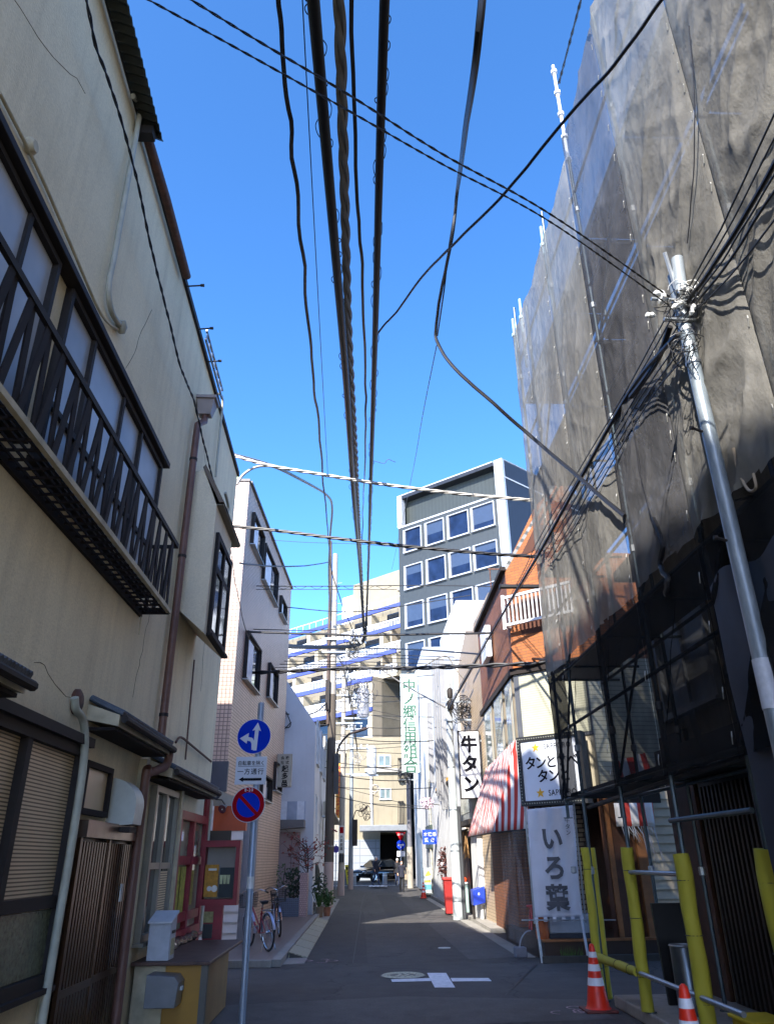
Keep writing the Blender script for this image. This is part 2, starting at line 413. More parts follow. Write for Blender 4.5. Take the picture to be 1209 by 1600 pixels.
# manhole covers
def manhole(name, c, r, mat0, mat1, label, rings):
    o = thing(name, label, 'manhole cover', (c.x, c.y, 0))
    MB().lathe((c.x, c.y, 0.001), [(r, 0), (r, 0.006), (r * 0.995, 0.009)], 40).build('cover', mat0, o)
    m = MB(); rd = random.Random(4)
    if rings:
        m.torus((c.x, c.y, 0.009), r * 0.9, 0.012, (0, 0, 1), 40, 4); m.torus((c.x, c.y, 0.009), r * 0.62, 0.010, (0, 0, 1), 32, 4)
        for k in range(26):
            a_ = 2 * math.pi * k / 26; ra, rb = r * (0.66 if k % 2 else 0.7), r * 0.86
            m.bar((c.x + ra * math.cos(a_), c.y + ra * math.sin(a_), 0.011), (c.x + rb * math.cos(a_ + 0.09), c.y + rb * math.sin(a_ + 0.09), 0.011), 0.035, 0.006)
        for k in range(16):
            a_ = rd.uniform(0, 6.28); q = rd.uniform(0.05, 0.5) * r
            m.lathe((c.x + q * math.cos(a_), c.y + q * math.sin(a_), 0.009), [(0.032, 0), (0.028, 0.005)], 9)
        m.build('pattern', mat1, o)
MH0 = paint('manhole_dark', S('#3d3d3c'), 0.5, 0.4, 0.3, 20); MH1 = paint('manhole_cream', S('#b9b39a'), 0.6, 0.0, 0.3, 18)
manhole('manhole_cover', gz(629.5, 1525), 0.36, MH0, MH1, 'large round manhole cover with cream pattern beside the white cross', True)
manhole('manhole_cover', gz(694, 1481.5), 0.13, paint('manhole_white', S('#b8b8b4'), 0.6), MH1, 'small plain pale round cover set in the dark road', False)

# ================================================================ NEAR LEFT BUILDING
STUC = stucco('old_stucco', S('#f2e2bd'), 0.22, S('#7d6848'), 0.4)
STUC_S = stucco('stucco_plain', S('#e6d8bc'), 0.15, S('#6a6052'), 0.3)
DKBR = paint('dark_brown_metal', S('#1d1512'), 0.85, 0.0, 0.25, 8)
DKFR = paint('dark_frame', S('#241e1b'), 0.75, 0.0, 0.2, 6)
BRPIPE = paint('brown_pipe', S('#6b4a3e'), 0.5, 0.0, 0.2, 6)
GRPIPE = paint('grey_pipe', S('#aaa899'), 0.6, 0.0, 0.2, 5)
RAILGR = paint('rail_grey', S('#2e2926'), 0.8, 0.0, 0.15, 5)
CREAMW = paint('cream_weathered', S('#b9ad90'), 0.7, 0.0, 0.3, 5)
FROST = glass('frosted_pane', S('#a9acb0'), 0.35, 0.25, 0.5)
FROST2 = paint('rippled_pane', S('#6b7058'), 0.25, 0, 0.4, 26, 0.6, bsc=45)
DGLASS = glass('dark_glass', (0.015, 0.018, 0.022, 1), 0.05)
ROOFT = paint('slate_roof', S('#4a525c'), 0.6, 0.0, 0.3, 10, 0.3)
WHITEP = paint('white_paint', S('#d8d6d0'), 0.5, 0.0, 0.1, 4)
STEEL = paint('galvanised', S('#9aa0a4'), 0.42, 0.75, 0.2, 7)
BLACKP = paint('black_plastic', S('#161617'), 0.45)
RUST = paint('rusty_brown', S('#5a3a2c'), 0.7, 0.0, 0.4, 14)
L = FR((-2.5, 0, 0), (0, 1, 0), (0, 0, 1), (1, 0, 0))
hb = thing('corner_house', 'old beige rendered two storey house with dark slatted balcony at the left', 'house', (-2.5, 6, 0))
m = MB().extr([(-2.5, -1.25, 0), (-2.5, 13.2, 0), (-2.5, 13.2, 8.68), (-2.5, 4.4, 9.19), (-2.5, -1.25, 9.51)], (-9.5, 0, 0))
m.build('wall', STUC, hb)
shade_bld = thing('unseen_shade_building', 'tall unseen building behind the camera, added to shade the netting opposite', 'building', (-8, -8, 0))
MB().box(-14, -4.5, -14, -1.3, 0, 17.2).build('wall', STUC_S, shade_bld)  # unseen block, added and sized to throw shadow on netting and restaurant
ed = MB().extr([(-2.46, -1.2, 9.50), (-2.46, 4.4, 9.18), (-2.46, 13.24, 8.67), (-2.46, 13.24, 8.76), (-2.46, 4.4, 9.27), (-2.46, -1.2, 9.59)], (-9.6, 0, 0))
ed.build('roof_edge', DKFR, hb)
m = MB()
for k in range(150):     # corrugated eave of the near half
    y = -1.2 + 0.1 * k; z = 9.19 - (y - 4.4) * 0.0575 - 0.03
    if y > 5.75: break
    m.add([(-2.46, y, z), (-2.24, y, z - 0.1), (-2.24, y + 0.05, z - 0.135), (-2.46, y + 0.05, z - 0.035), (-2.46, y + 0.1, z), (-2.24, y + 0.1, z - 0.1)], [(0, 1, 2, 3), (3, 2, 5, 4)])
co = m.build('corrugated_eave', paint('eave_sheet', S('#2f322c'), 0.5, 0.3), hb, recalc=False)
sm_ = co.modifiers.new('thick', 'SOLIDIFY'); sm_.thickness = 0.012
MB().box(-2.5, -2.3, 5.6, 5.72, 8.86, 8.98).build('eave_bracket', DKFR, hb)
MB().tube([(-2.42, 5.8, 9.02), (-2.40, 6.6, 8.98), (-2.40, 7.85, 8.9)], 0.055, 10).build('gutter', RUST, hb, True)
m = MB()
for y, z, l in ((8.1, 8.96, 0.22), (8.95, 8.9, 0.2), (9.7, 8.86, 0.2)):
    m.tube([(-2.46, y, z), (-2.46 + l, y, z + 0.02)], 0.012, 6); m.lathe((-2.46 + l, y, z + 0.02), [(0.02, -0.03), (0.022, 0.02)], 8, (1, 0, 0))
m.build('anchor_rod', DKFR, hb)
m = MB()
for k in range(7): m.bar((-2.40, 9.25 + 0.22 * k, 8.88 - 0.012 * k), (-2.40, 9.25 + 0.22 * k, 9.12 - 0.012 * k), 0.02, 0.02)
m.bar((-2.40, 9.2, 9.08), (-2.40, 10.7, 9.0), 0.03, 0.03); m.bar((-2.40, 9.2, 8.92), (-2.40, 10.7, 8.84), 0.03, 0.03)
m.build('roof_guard', STEEL, hb)
# upper windows
MB().fb(L, -1.0, 8.12, 6.06, 6.13, 0.002, 0.13).build('window_hood', DKFR, hb, bevel=0.006)
MB().fb(L, -1.0, 8.10, 6.135, 6.16, 0.001, 0.03).build('hood_flashing', CREAMW, hb)
def window(parent, fr, u0, u1, v0, v1, mull, mat=FROST, fmat=DKFR, fw=0.05, d=0.07, sill=True, rails=(), name='window', split=None):
    m = MB()
    m.fb(fr, u0, u1, v1 - fw, v1, 0.002, d); m.fb(fr, u0, u1, v0, v0 + fw, 0.002, d)
    m.fb(fr, u0, u0 + fw, v0 + fw, v1 - fw, 0.002, d); m.fb(fr, u1 - fw, u1, v0 + fw, v1 - fw, 0.002, d)
    for q in mull: m.fb(fr, q - fw / 2, q + fw / 2, v0 + fw, v1 - fw, 0.003, d - 0.01)
    for q in rails: m.fb(fr, u0 + fw, u1 - fw, q - fw / 2, q + fw / 2, 0.003, d - 0.016)
    w = m.build(name, fmat, parent)
    edges = [u0 + fw] + list(mull) + [u1 - fw]
    for i in range(len(edges) - 1):
        a_ = edges[i] + (fw / 2 if i else 0.0); b_ = edges[i + 1] - (fw / 2 if i < len(edges) - 2 else 0.0)
        dd = 0.018 + 0.012 * (i % 2)
        MB().fb(fr, a_, b_, v0 + fw, v1 - fw, 0.004, dd).build('pane', mat, w)
    if sill: MB().fb(fr, u0 - 0.03, u1 + 0.03, v0 - 0.04, v0 - 0.002, 0.002, d + 0.04).build('sill', fmat, w)
    return w
window(hb, L, 2.1, 4.64, 4.42, 6.05, (3.35, 4.1), FROST)
window(hb, L, 4.92, 8.04, 4.42, 6.05, (5.57, 6.49, 7.17), FROST, rails=(4.95,))
window(hb, L, -1.0, 1.8, 4.42, 6.05, (0.4,), FROST)
# balcony
bal = MB().fb(L, -1.0, 8.13, 4.16, 4.26, 0.001, 0.035).build('balcony', DKBR, hb)
B0, B1 = -2.5 + 0.036, -2.16
MB().bar((-2.17, -1, 5.03), (-2.17, 8.14, 5.03), 0.035, 0.055).build('top_rail', RAILGR, bal)
MB().bar((-2.17, -1, 4.225), (-2.17, 8.14, 4.225), 0.04, 0.05).build('lower_rail', CREAMW, bal)
m = MB(); y = -0.9; k = 0
while y < 8.05:
    m.bar((-2.17, y, 4.25), (-2.17, y + 0.13, 5.005), 0.014, 0.07, (0, 1, 0)); m.bar((-2.186, y + 0.25, 4.25), (-2.186, y + 0.19, 5.005), 0.014, 0.07, (0, 1, 0)); y += 0.29
for k in range(3): m.bar((-2.44 + 0.09 * k, 8.12, 4.22), (-2.42 + 0.09 * k, 8.12, 5.02), 0.012, 0.045, (1, 0, 0))
m.bar((-2.49, 8.125, 5.02), (-2.19, 8.125, 5.02), 0.035, 0.035)
m.build('baluster', DKBR, bal)
m = MB()
for x in (-2.43, -2.36, -2.29, -2.22): m.bar((x, -1, 4.215), (x, 8.1, 4.215), 0.012, 0.02)
y = -0.95
while y < 8.1: m.bar((-2.46, y, 4.205), (-2.19, y, 4.205), 0.014, 0.02); y += 0.135
m.bar((-2.47, 8.11, 4.215), (-2.17, 8.11, 4.215), 0.03, 0.05)
m.build('floor_grating', DKBR, bal)
MB().tube([(-2.47, 8.1, 4.16), (-2.465, 8.1, 3.95)], 0.008, 6).build('drip_pipe', CREAMW, bal)
# pipes on the upper wall
def wallpipe(name, pix, w, r, mat, parent, per=5, X=-2.5, n=10):
    P = [gx(u, v, X + w) for u, v in pix]
    return MB().tube(smooth_pts(P, per), r, n).build(name, mat, parent, True)
wallpipe('conduit', [(208, 150), (219, 168), (214, 205), (197, 300), (180, 395), (170, 450), (176, 490), (192, 512)], 0.05, 0.028, GRPIPE, hb)
MB().lathe(gx(190, 512, -2.45), [(0.05, -0.07), (0.06, 0), (0.03, 0.06)], 12, (0, 0.7, -0.7)).build('conduit_elbow', GRPIPE, hb, True)
wallpipe('thin_conduit', [(0, 145), (60, 265), (110, 380), (158, 490), (186, 516)], 0.03, 0.014, CREAMW, hb)
wallpipe('vent_pipe', [(341, 615), (348, 625), (343, 680), (337, 745)], 0.05, 0.02, GRPIPE, hb)
c = gx(42, 228, -2.5); MB().lathe((-2.5, c.y, c.z), [(0.06, 0), (0.065, 0.04), (0.045, 0.07)], 16, (1, 0, 0)).build('vent_cap', CREAMW, hb, True)
m = MB(); c = gx(308, 640, -2.38)
m.fb(L, 9.42, 9.72, 8.0, 8.05, 0.002, 0.3); m.add([L.p(9.45, 8.0, 0.002), L.p(9.69, 8.0, 0.002), L.p(9.69, 8.0, 0.27), L.p(9.45, 8.0, 0.27), L.p(9.5, 7.76, 0.04), L.p(9.64, 7.76, 0.04), L.p(9.64, 7.76, 0.22), L.p(9.5, 7.76, 0.22)],
    [(0, 1, 2, 3), (7, 6, 5, 4), (0, 4, 5, 1), (1, 5, 6, 2), (2, 6, 7, 3), (3, 7, 4, 0)])
m.build('rain_hopper', paint('hopper', S('#8d7f78'), 0.5), hb)
P = [L.p(9.57, 7.78, 0.13), L.p(9.57, 7.66, 0.13), L.p(9.48, 7.58, 0.1), L.p(9.4, 7.5, 0.08), L.p(9.38, 7.3, 0.08), L.p(9.38, 5.0, 0.08), L.p(9.38, 2.98, 0.08)]
dp = MB().tube(P, 0.05, 10).build('downpipe', BRPIPE, hb, True)
for z in (6.9, 5.4, 3.3): MB().lathe(L.p(9.38, z, 0.08), [(0.056, -0.02), (0.056, 0.02)], 10).build('pipe_bracket', DKFR, dp)
# bay window upstairs
by = MB().extr([(-2.5, 9.68, 4.78), (-2.5, 9.68, 6.86), (-2.32, 9.68, 6.9), (-2.09, 9.68, 6.32), (-2.09, 9.68, 4.42)], (0, 1.38, 0)).build('bay', STUC_S, hb)
BW = FR((-2.09, 0, 0), (0, 1, 0), (0, 0, 1), (1, 0, 0))
window(by, BW, 9.82, 11.03, 4.46, 5.95, (10.45,), DGLASS, DKBR, 0.09, 0.05, True, (5.45,), 'bay_window')
MB().extr([(-2.34, 9.66, 6.93), (-2.05, 9.66, 6.36), (-1.98, 9.66, 6.36), (-2.3, 9.66, 6.98)], (0, 1.66, 0)).build('bay_hood', paint('hood_brown', S('#6a5a4a'), 0.6), by)
MB().box(-2.49, -1.99, 9.69, 11.3, 6.325, 6.34).build('soffit', paint('soffit_grey', S('#7a7264'), 0.8), by)
wallpipe('bay_conduit', [(352, 770), (357, 795), (349, 818), (338, 830)], 0.38, 0.022, GRPIPE, hb)
# crack line / expansion joint conduit right of the bay
MB().tube([L.p(11.05, 4.4, 0.01), L.p(11.08, 3.6, 0.012), L.p(11.12, 2.98, 0.012)], 0.011, 6).build('thin_cable', BRPIPE, hb)

# ---- ground floor of the corner house
def pent(name, y0, y1, z, d, parent, tile=True):
    m = MB().mat(0)
    m.extr([(-2.498, y0, z), (-2.498 + d, y0, z - 0.06), (-2.498 + d, y0, z + 0.04), (-2.498, y0, z + 0.14)], (0, y1 - y0, 0))
    r = m.build(name, CREAMW, parent)
    t_ = MB(); n = int((y1 - y0) / 0.055)
    for k in range(n):
        y = y0 + (y1 - y0) * k / n
        t_.tube([(-2.49, y + 0.027, z + 0.2), (-2.47 + d, y + 0.027, z + 0.055)], 0.03, 6)
    t_.build('roof_tiles', ROOFT, r, True)
    MB().tube([(-2.45 + d, y0, z + 0.005), (-2.45 + d, y1, z - 0.01)], 0.035, 8).build('gutter', DKFR, r, True)
    MB().fb(L, y0 + 0.03, y1 - 0.03, z - 0.09, z - 0.062, 0.004, d - 0.03).build('soffit', DKBR, r)
    return r
pent('pent_roof', -1.0, 4.96, 2.72, 0.3, hb); pent('pent_roof', 6.98, 8.98, 2.84, 0.3, hb); pent('pent_roof', 9.3, 12.3, 2.62, 0.28, hb)
wallpipe('joint_pipe', [(275, 1160), (283, 1152), (300, 1165), (330, 1190)], 0.06, 0.016, RUST, hb)
BLIND = stripes('window_blind', (0, 0, 1), S('#e0c9a2'), S('#6d5a40'), 0.027, 0.6, 0.5)
wb = window(hb, L, 5.05, 6.86, 0.80, 2.58, (5.72,), BLIND, DKFR, 0.085, 0.09, True, (1.38,))
MB().fb(L, 5.8, 6.77, 0.89, 1.33, 0.035, 0.045).build('lower_pane', FROST2, wb); MB().fb(L, 5.14, 5.68, 0.89, 1.33, 0.035, 0.045).build('lower_pane', FROST2, wb)
MB().fb(L, 4.9, 6.95, 2.582, 2.66, 0.002, 0.13).build('window_hood', DKFR, hb)
wallpipe('drain_pipe', [(117, 1090), (119, 1108), (130, 1125), (133, 1160), (128, 1215), (112, 1320), (90, 1450), (66, 1595), (58, 1650)], 0.12, 0.034, paint('grey_green_pipe', S('#b3b3a0'), 0.6, 0, 0.2, 6), hb)
c = gx(117, 1100, -2.5); MB().lathe((-2.5, c.y, c.z + 0.02), [(0.11, 0), (0.11, 0.03), (0.08, 0.05)], 16, (1, 0, 0)).build('pipe_collar', RUST, hb, True)
MB().fb(L, 6.92, 7.02, 0.0, 2.6, 0.002, 0.06).build('door_post', CREAMW, hb)
# sliding door
dr = MB().fb(L, 7.06, 8.86, 1.86, 2.0, 0.003, 0.14).build('sliding_door', paint('bronze_head', S('#7a6a5c'), 0.3, 0.7, 0.3, 6), hb)
MB().fb(L, 7.06, 8.86, 0.05, 1.86, 0.003, 0.02).build('door_panel', paint('door_dark', S('#1d1612'), 0.35), dr)
SL = paint('door_slat', S('#4f3a29'), 0.3, 0.5, 0.25, 9)
for u0, u1, w in ((7.08, 7.94, 0.055), (7.98, 8.84, 0.03)):
    m = MB(); u = u0 + 0.05
    m.fb(L, u0, u0 + 0.045, 0.06, 1.86, w, w + 0.035); m.fb(L, u1 - 0.045, u1, 0.06, 1.86, w, w + 0.035)
    while u < u1 - 0.06: m.fb(L, u, u + 0.04, 0.7, 1.83, w, w + 0.026); u += 0.074
    u = u0 + 0.05
    while u < u1 - 0.06: m.fb(L, u, u + 0.056, 0.07, 0.68, w, w + 0.022); u += 0.074
    m.fb(L, u0 + 0.045, u1 - 0.045, 0.66, 0.72, w + 0.001, w + 0.034)
    m.build('door_leaf', SL, dr)
MB().fb(L, 8.55, 8.62, 1.3, 1.46, 0.058, 0.072).build('paper_tag', WHITEP, dr)
window(hb, L, 7.06, 7.82, 2.05, 2.5, (), glass('amber_pane', S('#d3b98f'), 0.3, 0.2, 0.5), DKBR, 0.05, 0.06, False)
MB().fb(L, 8.86, 8.98, 0.0, 2.72, 0.002, 0.09).build('door_post', CREAMW, hb)
# brown downpipe beside the door
P = [L.p(9.02, 2.84, 0.29), L.p(9.0, 2.68, 0.28), L.p(8.86, 2.6, 0.22), L.p(8.7, 2.54, 0.16), L.p(8.65, 2.38, 0.15), L.p(8.65, 0.0, 0.15)]
MB().tube(smooth_pts(P, 4), 0.05, 10).build('downpipe', BRPIPE, hb, True)
# narrow glazed bays and the red framed shop window
window(hb, L, 9.5, 10.72, 0.85, 2.5, (10.1,), DGLASS, paint('old_alu', S('#8b877c'), 0.45, 0.4), 0.07, 0.08, True, (1.62,))
MB().fb(L, 10.17, 10.6, 0.95, 1.56, 0.04, 0.046).build('blind', BLIND, hb)
REDW = paint('dark_red_wood', S('#8a1826'), 0.5, 0.0, 0.25, 7)
wr = window(hb, L, 10.85, 12.8, 0.72, 2.3, (11.85,), glass('shop_glass', S('#8c8b70'), 0.12, 0.6, 0.7), REDW, 0.11, 0.1, True, (1.68, 0.98))
POST_Y = paint('poster_yellow', S('#a99a3a'), 0.6, 0, 0.5, 16)
m = MB(); m.fb(L, 11.0, 11.35, 1.05, 1.6, 0.04, 0.045); m.fb(L, 11.42, 11.72, 1.02, 1.6, 0.04, 0.045); m.fb(L, 11.98, 12.3, 1.1, 1.55, 0.04, 0.045)
m.build('poster', POST_Y, wr)
MB().fb(L, 10.72, 10.84, 0.3, 2.55, 0.002, 0.11).build('post', CREAMW, hb)
MB().tube([L.p(13.1, 0.62, 0.05), L.p(13.1, 2.58, 0.05)], 0.035, 8).build('corner_pipe', paint('cream_pipe', S('#c9bd9f'), 0.5), hb, True)
MB().fb(L, 12.82, 13.06, 0.0, 2.6, 0.001, 0.05).build('wall_panel', REDW, hb)
# extractor hood
eh = thing('extractor_hood', 'white metal extractor hood jutting from the beige wall above the slatted door', 'vent hood', (-2.5, 8.2, 2.2))
prof = [(0.002, 1.98), (0.27, 2.0), (0.28, 2.18)] + [(0.002 + 0.278 * math.cos(q), 2.18 + 0.25 * math.sin(q)) for q in [i * math.pi / 16 for i in range(1, 9)]]
MB().extr([(-2.5 + w, 7.95, z) for w, z in prof], (0, 0.3, 0)).build('hood', paint('hood_white', S('#b9bcb2'), 0.4, 0, 0.12, 6), eh, True)
MB().fb(L, 7.98, 8.22, 1.93, 1.978, 0.05, 0.24).build('grille', DKFR, eh)

def gp(u, v, o, n):
    d = ray(u, v); c0 = Vec((0, 0, CAM_H)); n = Vec(n)
    return c0 + d * ((Vec(o) - c0).dot(n) / d.dot(n))

# ================================================================ THINGS BY THE CORNER HOUSE
CARD = paint('card_white', S('#cfcfca'), 0.7)
o = thing('mailbox', 'white sheet metal letterbox with sloping lid on the end of the dark worktop', 'mailbox', (-2.163, 9.560, 0.700))
MB().extr([(-2.35, 9.56, 0.672), (-2.35, 9.84, 0.672), (-2.35, 9.84, 1.12), (-2.35, 9.56, 1.04)], (0.24, 0, 0)).build('body', paint('mailbox_white', S('#aeb2b8'), 0.6, 0, 0.15, 9), o, bevel=0.006)
MB().extr([(-2.365, 9.53, 1.036), (-2.365, 9.86, 1.13), (-2.365, 9.86, 1.15), (-2.365, 9.53, 1.056)], (0.27, 0, 0)).build('lid', paint('mailbox_lid', S('#bcbfc3'), 0.55, 0, 0.12, 9), o)
MB().box(-2.109, -2.1, 9.62, 9.78, 0.93, 0.96).build('slot', DKFR, o)
MB().box(-2.109, -2.104, 9.63, 9.8, 0.72, 0.88).build('worn_label', paint('label_cream', S('#a9a07a'), 0.7, 0, 0.5, 30), o)
o = thing('mailbox', 'dull grey metal letterbox fixed to the ochre counter front under the white one', 'mailbox', (-2.050, 9.320, 0.300))
MB().extr([(-2.240, 9.220, 0.280), (-1.920, 9.220, 0.280), (-1.900, 9.220, 0.500), (-1.950, 9.220, 0.560), (-2.240, 9.220, 0.580)], (0, 0.32, 0)).build('body', paint('mailbox_grey', S('#7d7f82'), 0.35, 0.5, 0.15, 6), o, bevel=0.006)
MB().box(-1.920, -1.880, 9.370, 9.430, 0.420, 0.460).build('latch', STEEL, o)
# takeaway counter
o = thing('shop_counter', 'ochre and brown boarded counter with a worn dark top at the red shop window', 'counter', (-2.1, 10.2, 0))
OCH = paint('ochre_board', S('#a5771c'), 0.5, 0, 0.15, 3); BRB = paint('brown_board', S('#8f7248'), 0.6, 0, 0.18, 3)
MB().box(-2.12, -1.73, 9.55, 9.59, 0.02, 0.63).build('front_panel', OCH, o)
MB().box(-1.71, -1.67, 9.62, 11.05, 0.02, 0.63).build('side_panel', BRB, o)
MB().box(-1.73, -1.66, 9.53, 9.61, 0.0, 0.63).build('corner_post', paint('post_grey', S('#5d5a52'), 0.5, 0.3), o)
MB().box(-2.46, -1.72, 9.6, 11.05, 0.02, 0.62).build('carcass', DKBR, o)
MB().box(-2.46, -2.125, 9.56, 9.595, 0.02, 0.63).build('cream_panel', CREAMW, o)
MB().box(-2.49, -1.63, 9.48, 12.0, 0.632, 0.67).build('worktop', stucco('worktop_worn', S('#5f4a42'), 0.7, S('#2a1d18'), 0.15, 0.5), o, bevel=0.01)
o['label'] = 'ochre and brown boarded counter with a worn dark top below the red shop window'
m = MB(); rd = random.Random(9)
P = [Vec((-2.33 + 0.03 * math.sin(k), 9.9 + 0.3 * k, 0.72 + 0.015 * math.sin(k * 2.1))) for k in range(8)]
m.tube(smooth_pts(P, 4), [0.05 + 0.016 * math.sin(k * 1.9) for k in range(29)], 8)
w = m.build('foil_pipe', paint('foil', S('#b0aaa0'), 0.22, 0.9, 0.2, 30), None, True)
w['label'] = 'crumpled silver foil wrapped pipe lying along the back of the counter'; w['category'] = 'pipe'
# menu display case
o = thing('menu_case', 'dark red menu display case with posters behind glass on a red panel', 'display case', (-2.1, 12.4, 0))
CY0, CY1 = 12.3, 12.52
m = MB(); m.box(-2.37, -1.8, CY0, CY1, 1.86, 1.95); m.box(-2.37, -1.8, CY0, CY1, 1.08, 1.16); m.box(-2.37, -2.31, CY0, CY1, 1.16, 1.86); m.box(-1.86, -1.8, CY0, CY1, 1.16, 1.86)
m.build('case_frame', REDW, o)
MB().box(-2.31, -1.86, CY1 - 0.03, CY1 - 0.01, 1.16, 1.86).build('back_board', paint('case_back', S('#8f877e'), 0.6), o)
CF = FR((0, CY0 + 0.03, 0), (1, 0, 0), (0, 0, 1), (0, -1, 0))
pc = MB().fb(CF, -2.3, -2.1, 1.19, 1.62, -0.004, 0.0).build('poster', paint('poster_orange', S('#b98220'), 0.6, 0, 0.35, 18), o, label='orange poster')
m = MB(); m.lathe(CF.p(-2.22, 1.3, 0.0), [(0.035, 0), (0.035, 0.004)], 14, (0, -1, 0)); m.lathe(CF.p(-2.145, 1.3, 0.0), [(0.045, 0), (0.045, 0.004)], 14, (0, -1, 0)); m.fb(CF, -2.25, -2.13, 1.54, 1.57, 0.001, 0.004)
m.build('print', CARD, pc)
pd = MB().fb(CF, -2.08, -1.87, 1.18, 1.58, -0.004, 0.0).build('poster', paint('poster_dark', S('#1f2a2c'), 0.6, 0, 0.3, 12), o, label='dark poster of three pale drinks')
m = MB()
for k in range(3): m.prism(CF, [(-2.07 + 0.052 * k, 1.36), (-2.035 + 0.052 * k, 1.36), (-2.028 + 0.052 * k, 1.48), (-2.077 + 0.052 * k, 1.48)], 0.001, 0.004)
m.build('print', paint('drink_pale', S('#b9bd8c'), 0.6, 0, 0.2, 10), pd)
MB().box(-2.27, -2.0, 12.36, 12.44, 0.5, 1.08).build('red_panel', REDW, o)
MB().box(-2.27, -2.13, 12.335, 12.352, 0.86, 1.0).build('notice', paint('notice_paper', S('#9c925f'), 0.7, 0, 0.4, 25), o)
MB().box(-2.27, -2.13, 12.335, 12.352, 0.66, 0.84).build('black_plate', BLACKP, o)
# orange hanging shop sign and lamps at the corner
o = thing('shop_sign', 'orange and red box sign under the corner eave with a pale top panel', 'sign', (-2.2, 13.4, 2.4))
ORG = paint('sign_orange', S('#c2501c'), 0.5, 0, 0.15, 4)
MB().box(-2.42, -1.88, 13.3, 13.45, 2.12, 2.5).build('box', ORG, o)
MB().extr([(-2.44, 13.28, 2.5), (-1.95, 13.28, 2.5), (-2.05, 13.28, 2.62), (-2.44, 13.28, 2.78)], (0, 0.16, 0)).build('top_panel', paint('sign_top', S('#b3a898'), 0.6), o)
MB().box(-2.46, -2.1, 13.24, 13.28, 1.9, 2.12).build('dark_board', paint('board_brown', S('#4a4034'), 0.6), o)
def spot(loc, d, label):
    o = thing('spotlight', label, 'spotlight', loc, 'clip spotlights by the orange sign')
    p0 = Vec(loc); d = Vec(d).normalized()
    MB().lathe(p0, [(0.02, -0.07), (0.035, -0.04), (0.065, 0.05), (0.07, 0.06)], 14, d).build('shade', paint('lamp_chrome', S('#b9bdc4'), 0.2, 0.9), o, True)
    MB().tube([p0 - d * 0.06, p0 - d * 0.06 + Vec((-0.08, 0.05, 0.1)), p0 + Vec((-0.18, 0.2, 0.14))], 0.009, 6).build('arm', DKFR, o)
    MB().ball(p0 + d * 0.03, 0.035, 8).build('bulb', CARD, o, True)
spot(gy(337, 1240, 13.0), (0.2, -0.5, -0.6), 'upper silver clip spotlight beside the orange sign')
spot(gy(350, 1262, 13.0), (-0.3, -0.8, -0.4), 'lower silver clip spotlight tilted towards the red case')

# ---- road sign post
SY = 10.04
o = thing('road_sign_post', 'pale grey road sign post with blue arrow sign, white plate and no parking disc', 'road sign', (-1.32, SY, 0))
PSIGN = paint('sign_post_grey', S('#8d97a3'), 0.4, 0.35, 0.12, 4)
ps = MB().lathe((-1.32, SY, 0), [(0.042, 0), (0.042, 3.55), (0.03, 3.57)], 14).build('post', PSIGN, o, True)
MB().lathe((-1.32, SY, 1.36), [(0.0435, 0), (0.0435, 0.13)], 14).build('sticker', CARD, ps)
BLUE = paint('sign_blue', S('#0a2fa8'), 0.4, 0, 0.1, 3); RED = paint('sign_red', S('#8c0d18'), 0.4, 0, 0.1, 3); SWH = paint('sign_white', S('#b9bdc6'), 0.45, 0, 0.06, 3); INK = paint('sign_ink', S('#15151c'), 0.5)
for m_ in (BLUE, RED, INK): m_.node_tree.nodes['Principled BSDF'].inputs['Specular IOR Level'].default_value = 0.08; m_.node_tree.nodes['Principled BSDF'].inputs['Roughness'].default_value = 0.8
GRB = paint('sign_back_grey', S('#8b8f95'), 0.4, 0.6)
def disc(fr, u, v, r, w0, w1, n=40, m=None):
    m = m or MB(); return m.prism(fr, [(u + r * math.cos(2 * math.pi * k / n), v + r * math.sin(2 * math.pi * k / n)) for k in range(n)], w0, w1)
SF = FR((-1.32, SY - 0.062, 0), Vec((1, -0.05, 0)), (0, 0, 1)); SF.W = Vec((-0.05, -1, 0)).normalized()
def spx(u, v):
    q = gp(u, v, SF.o, SF.W) - SF.o; return q.dot(SF.U), q.dot(SF.V)
cu, cv = spx(397, 1150.5); r1 = abs(spx(423.5, 1150)[0] - spx(371, 1150)[0]) / 2
b1 = disc(SF, cu, cv, r1, -0.012, 0.0).build('sign_disc', SWH, o); disc(SF, cu, cv, r1 * 0.975, 0.001, 0.003).build('face', BLUE, b1)
m = MB(); k_ = r1 / 0.26
def AR(pts): return [(cu + x * k_, cv + y * k_) for x, y in pts]
m.prism(SF, AR([(0.0, -0.21), (0.052, -0.21), (0.07, 0.09), (0.105, 0.075), (0.05, 0.205), (-0.03, 0.085), (0.012, 0.093), (0.004, -0.05)]), 0.004, 0.006)
m.prism(SF, AR([(0.002, -0.20), (0.006, -0.07), (-0.02, -0.025), (-0.085, -0.01), (-0.08, 0.05), (-0.215, -0.03), (-0.105, -0.11), (-0.1, -0.062), (-0.05, -0.075), (-0.03, -0.11), (-0.026, -0.2)]), 0.0045, 0.0065)
m.build('arrows', SWH, b1)
u0, v0 = spx(366.5, 1226); u1, v1 = spx(417.5, 1182)
b2 = MB().fb(SF, u0, u1, v0, v1, -0.012, 0.0).build('sign_plate', SWH, o); W_ = u1 - u0; H_ = v1 - v0
text('自転車を除く', SF, u0 + W_ * 0.06, v0 + H_ * 0.70, W_ * 0.155, INK, b2, 0.003, 0.012, sx=0.95)
text('一方通行', SF, u0 + W_ * 0.06, v0 + H_ * 0.375, W_ * 0.2, INK, b2, 0.003, 0.012, pitch=1.1)
m = MB().fb(SF, u0 + W_ * 0.08, u0 + W_ * 0.93, v0 + H_ * 0.645, v0 + H_ * 0.66, 0.002, 0.004)
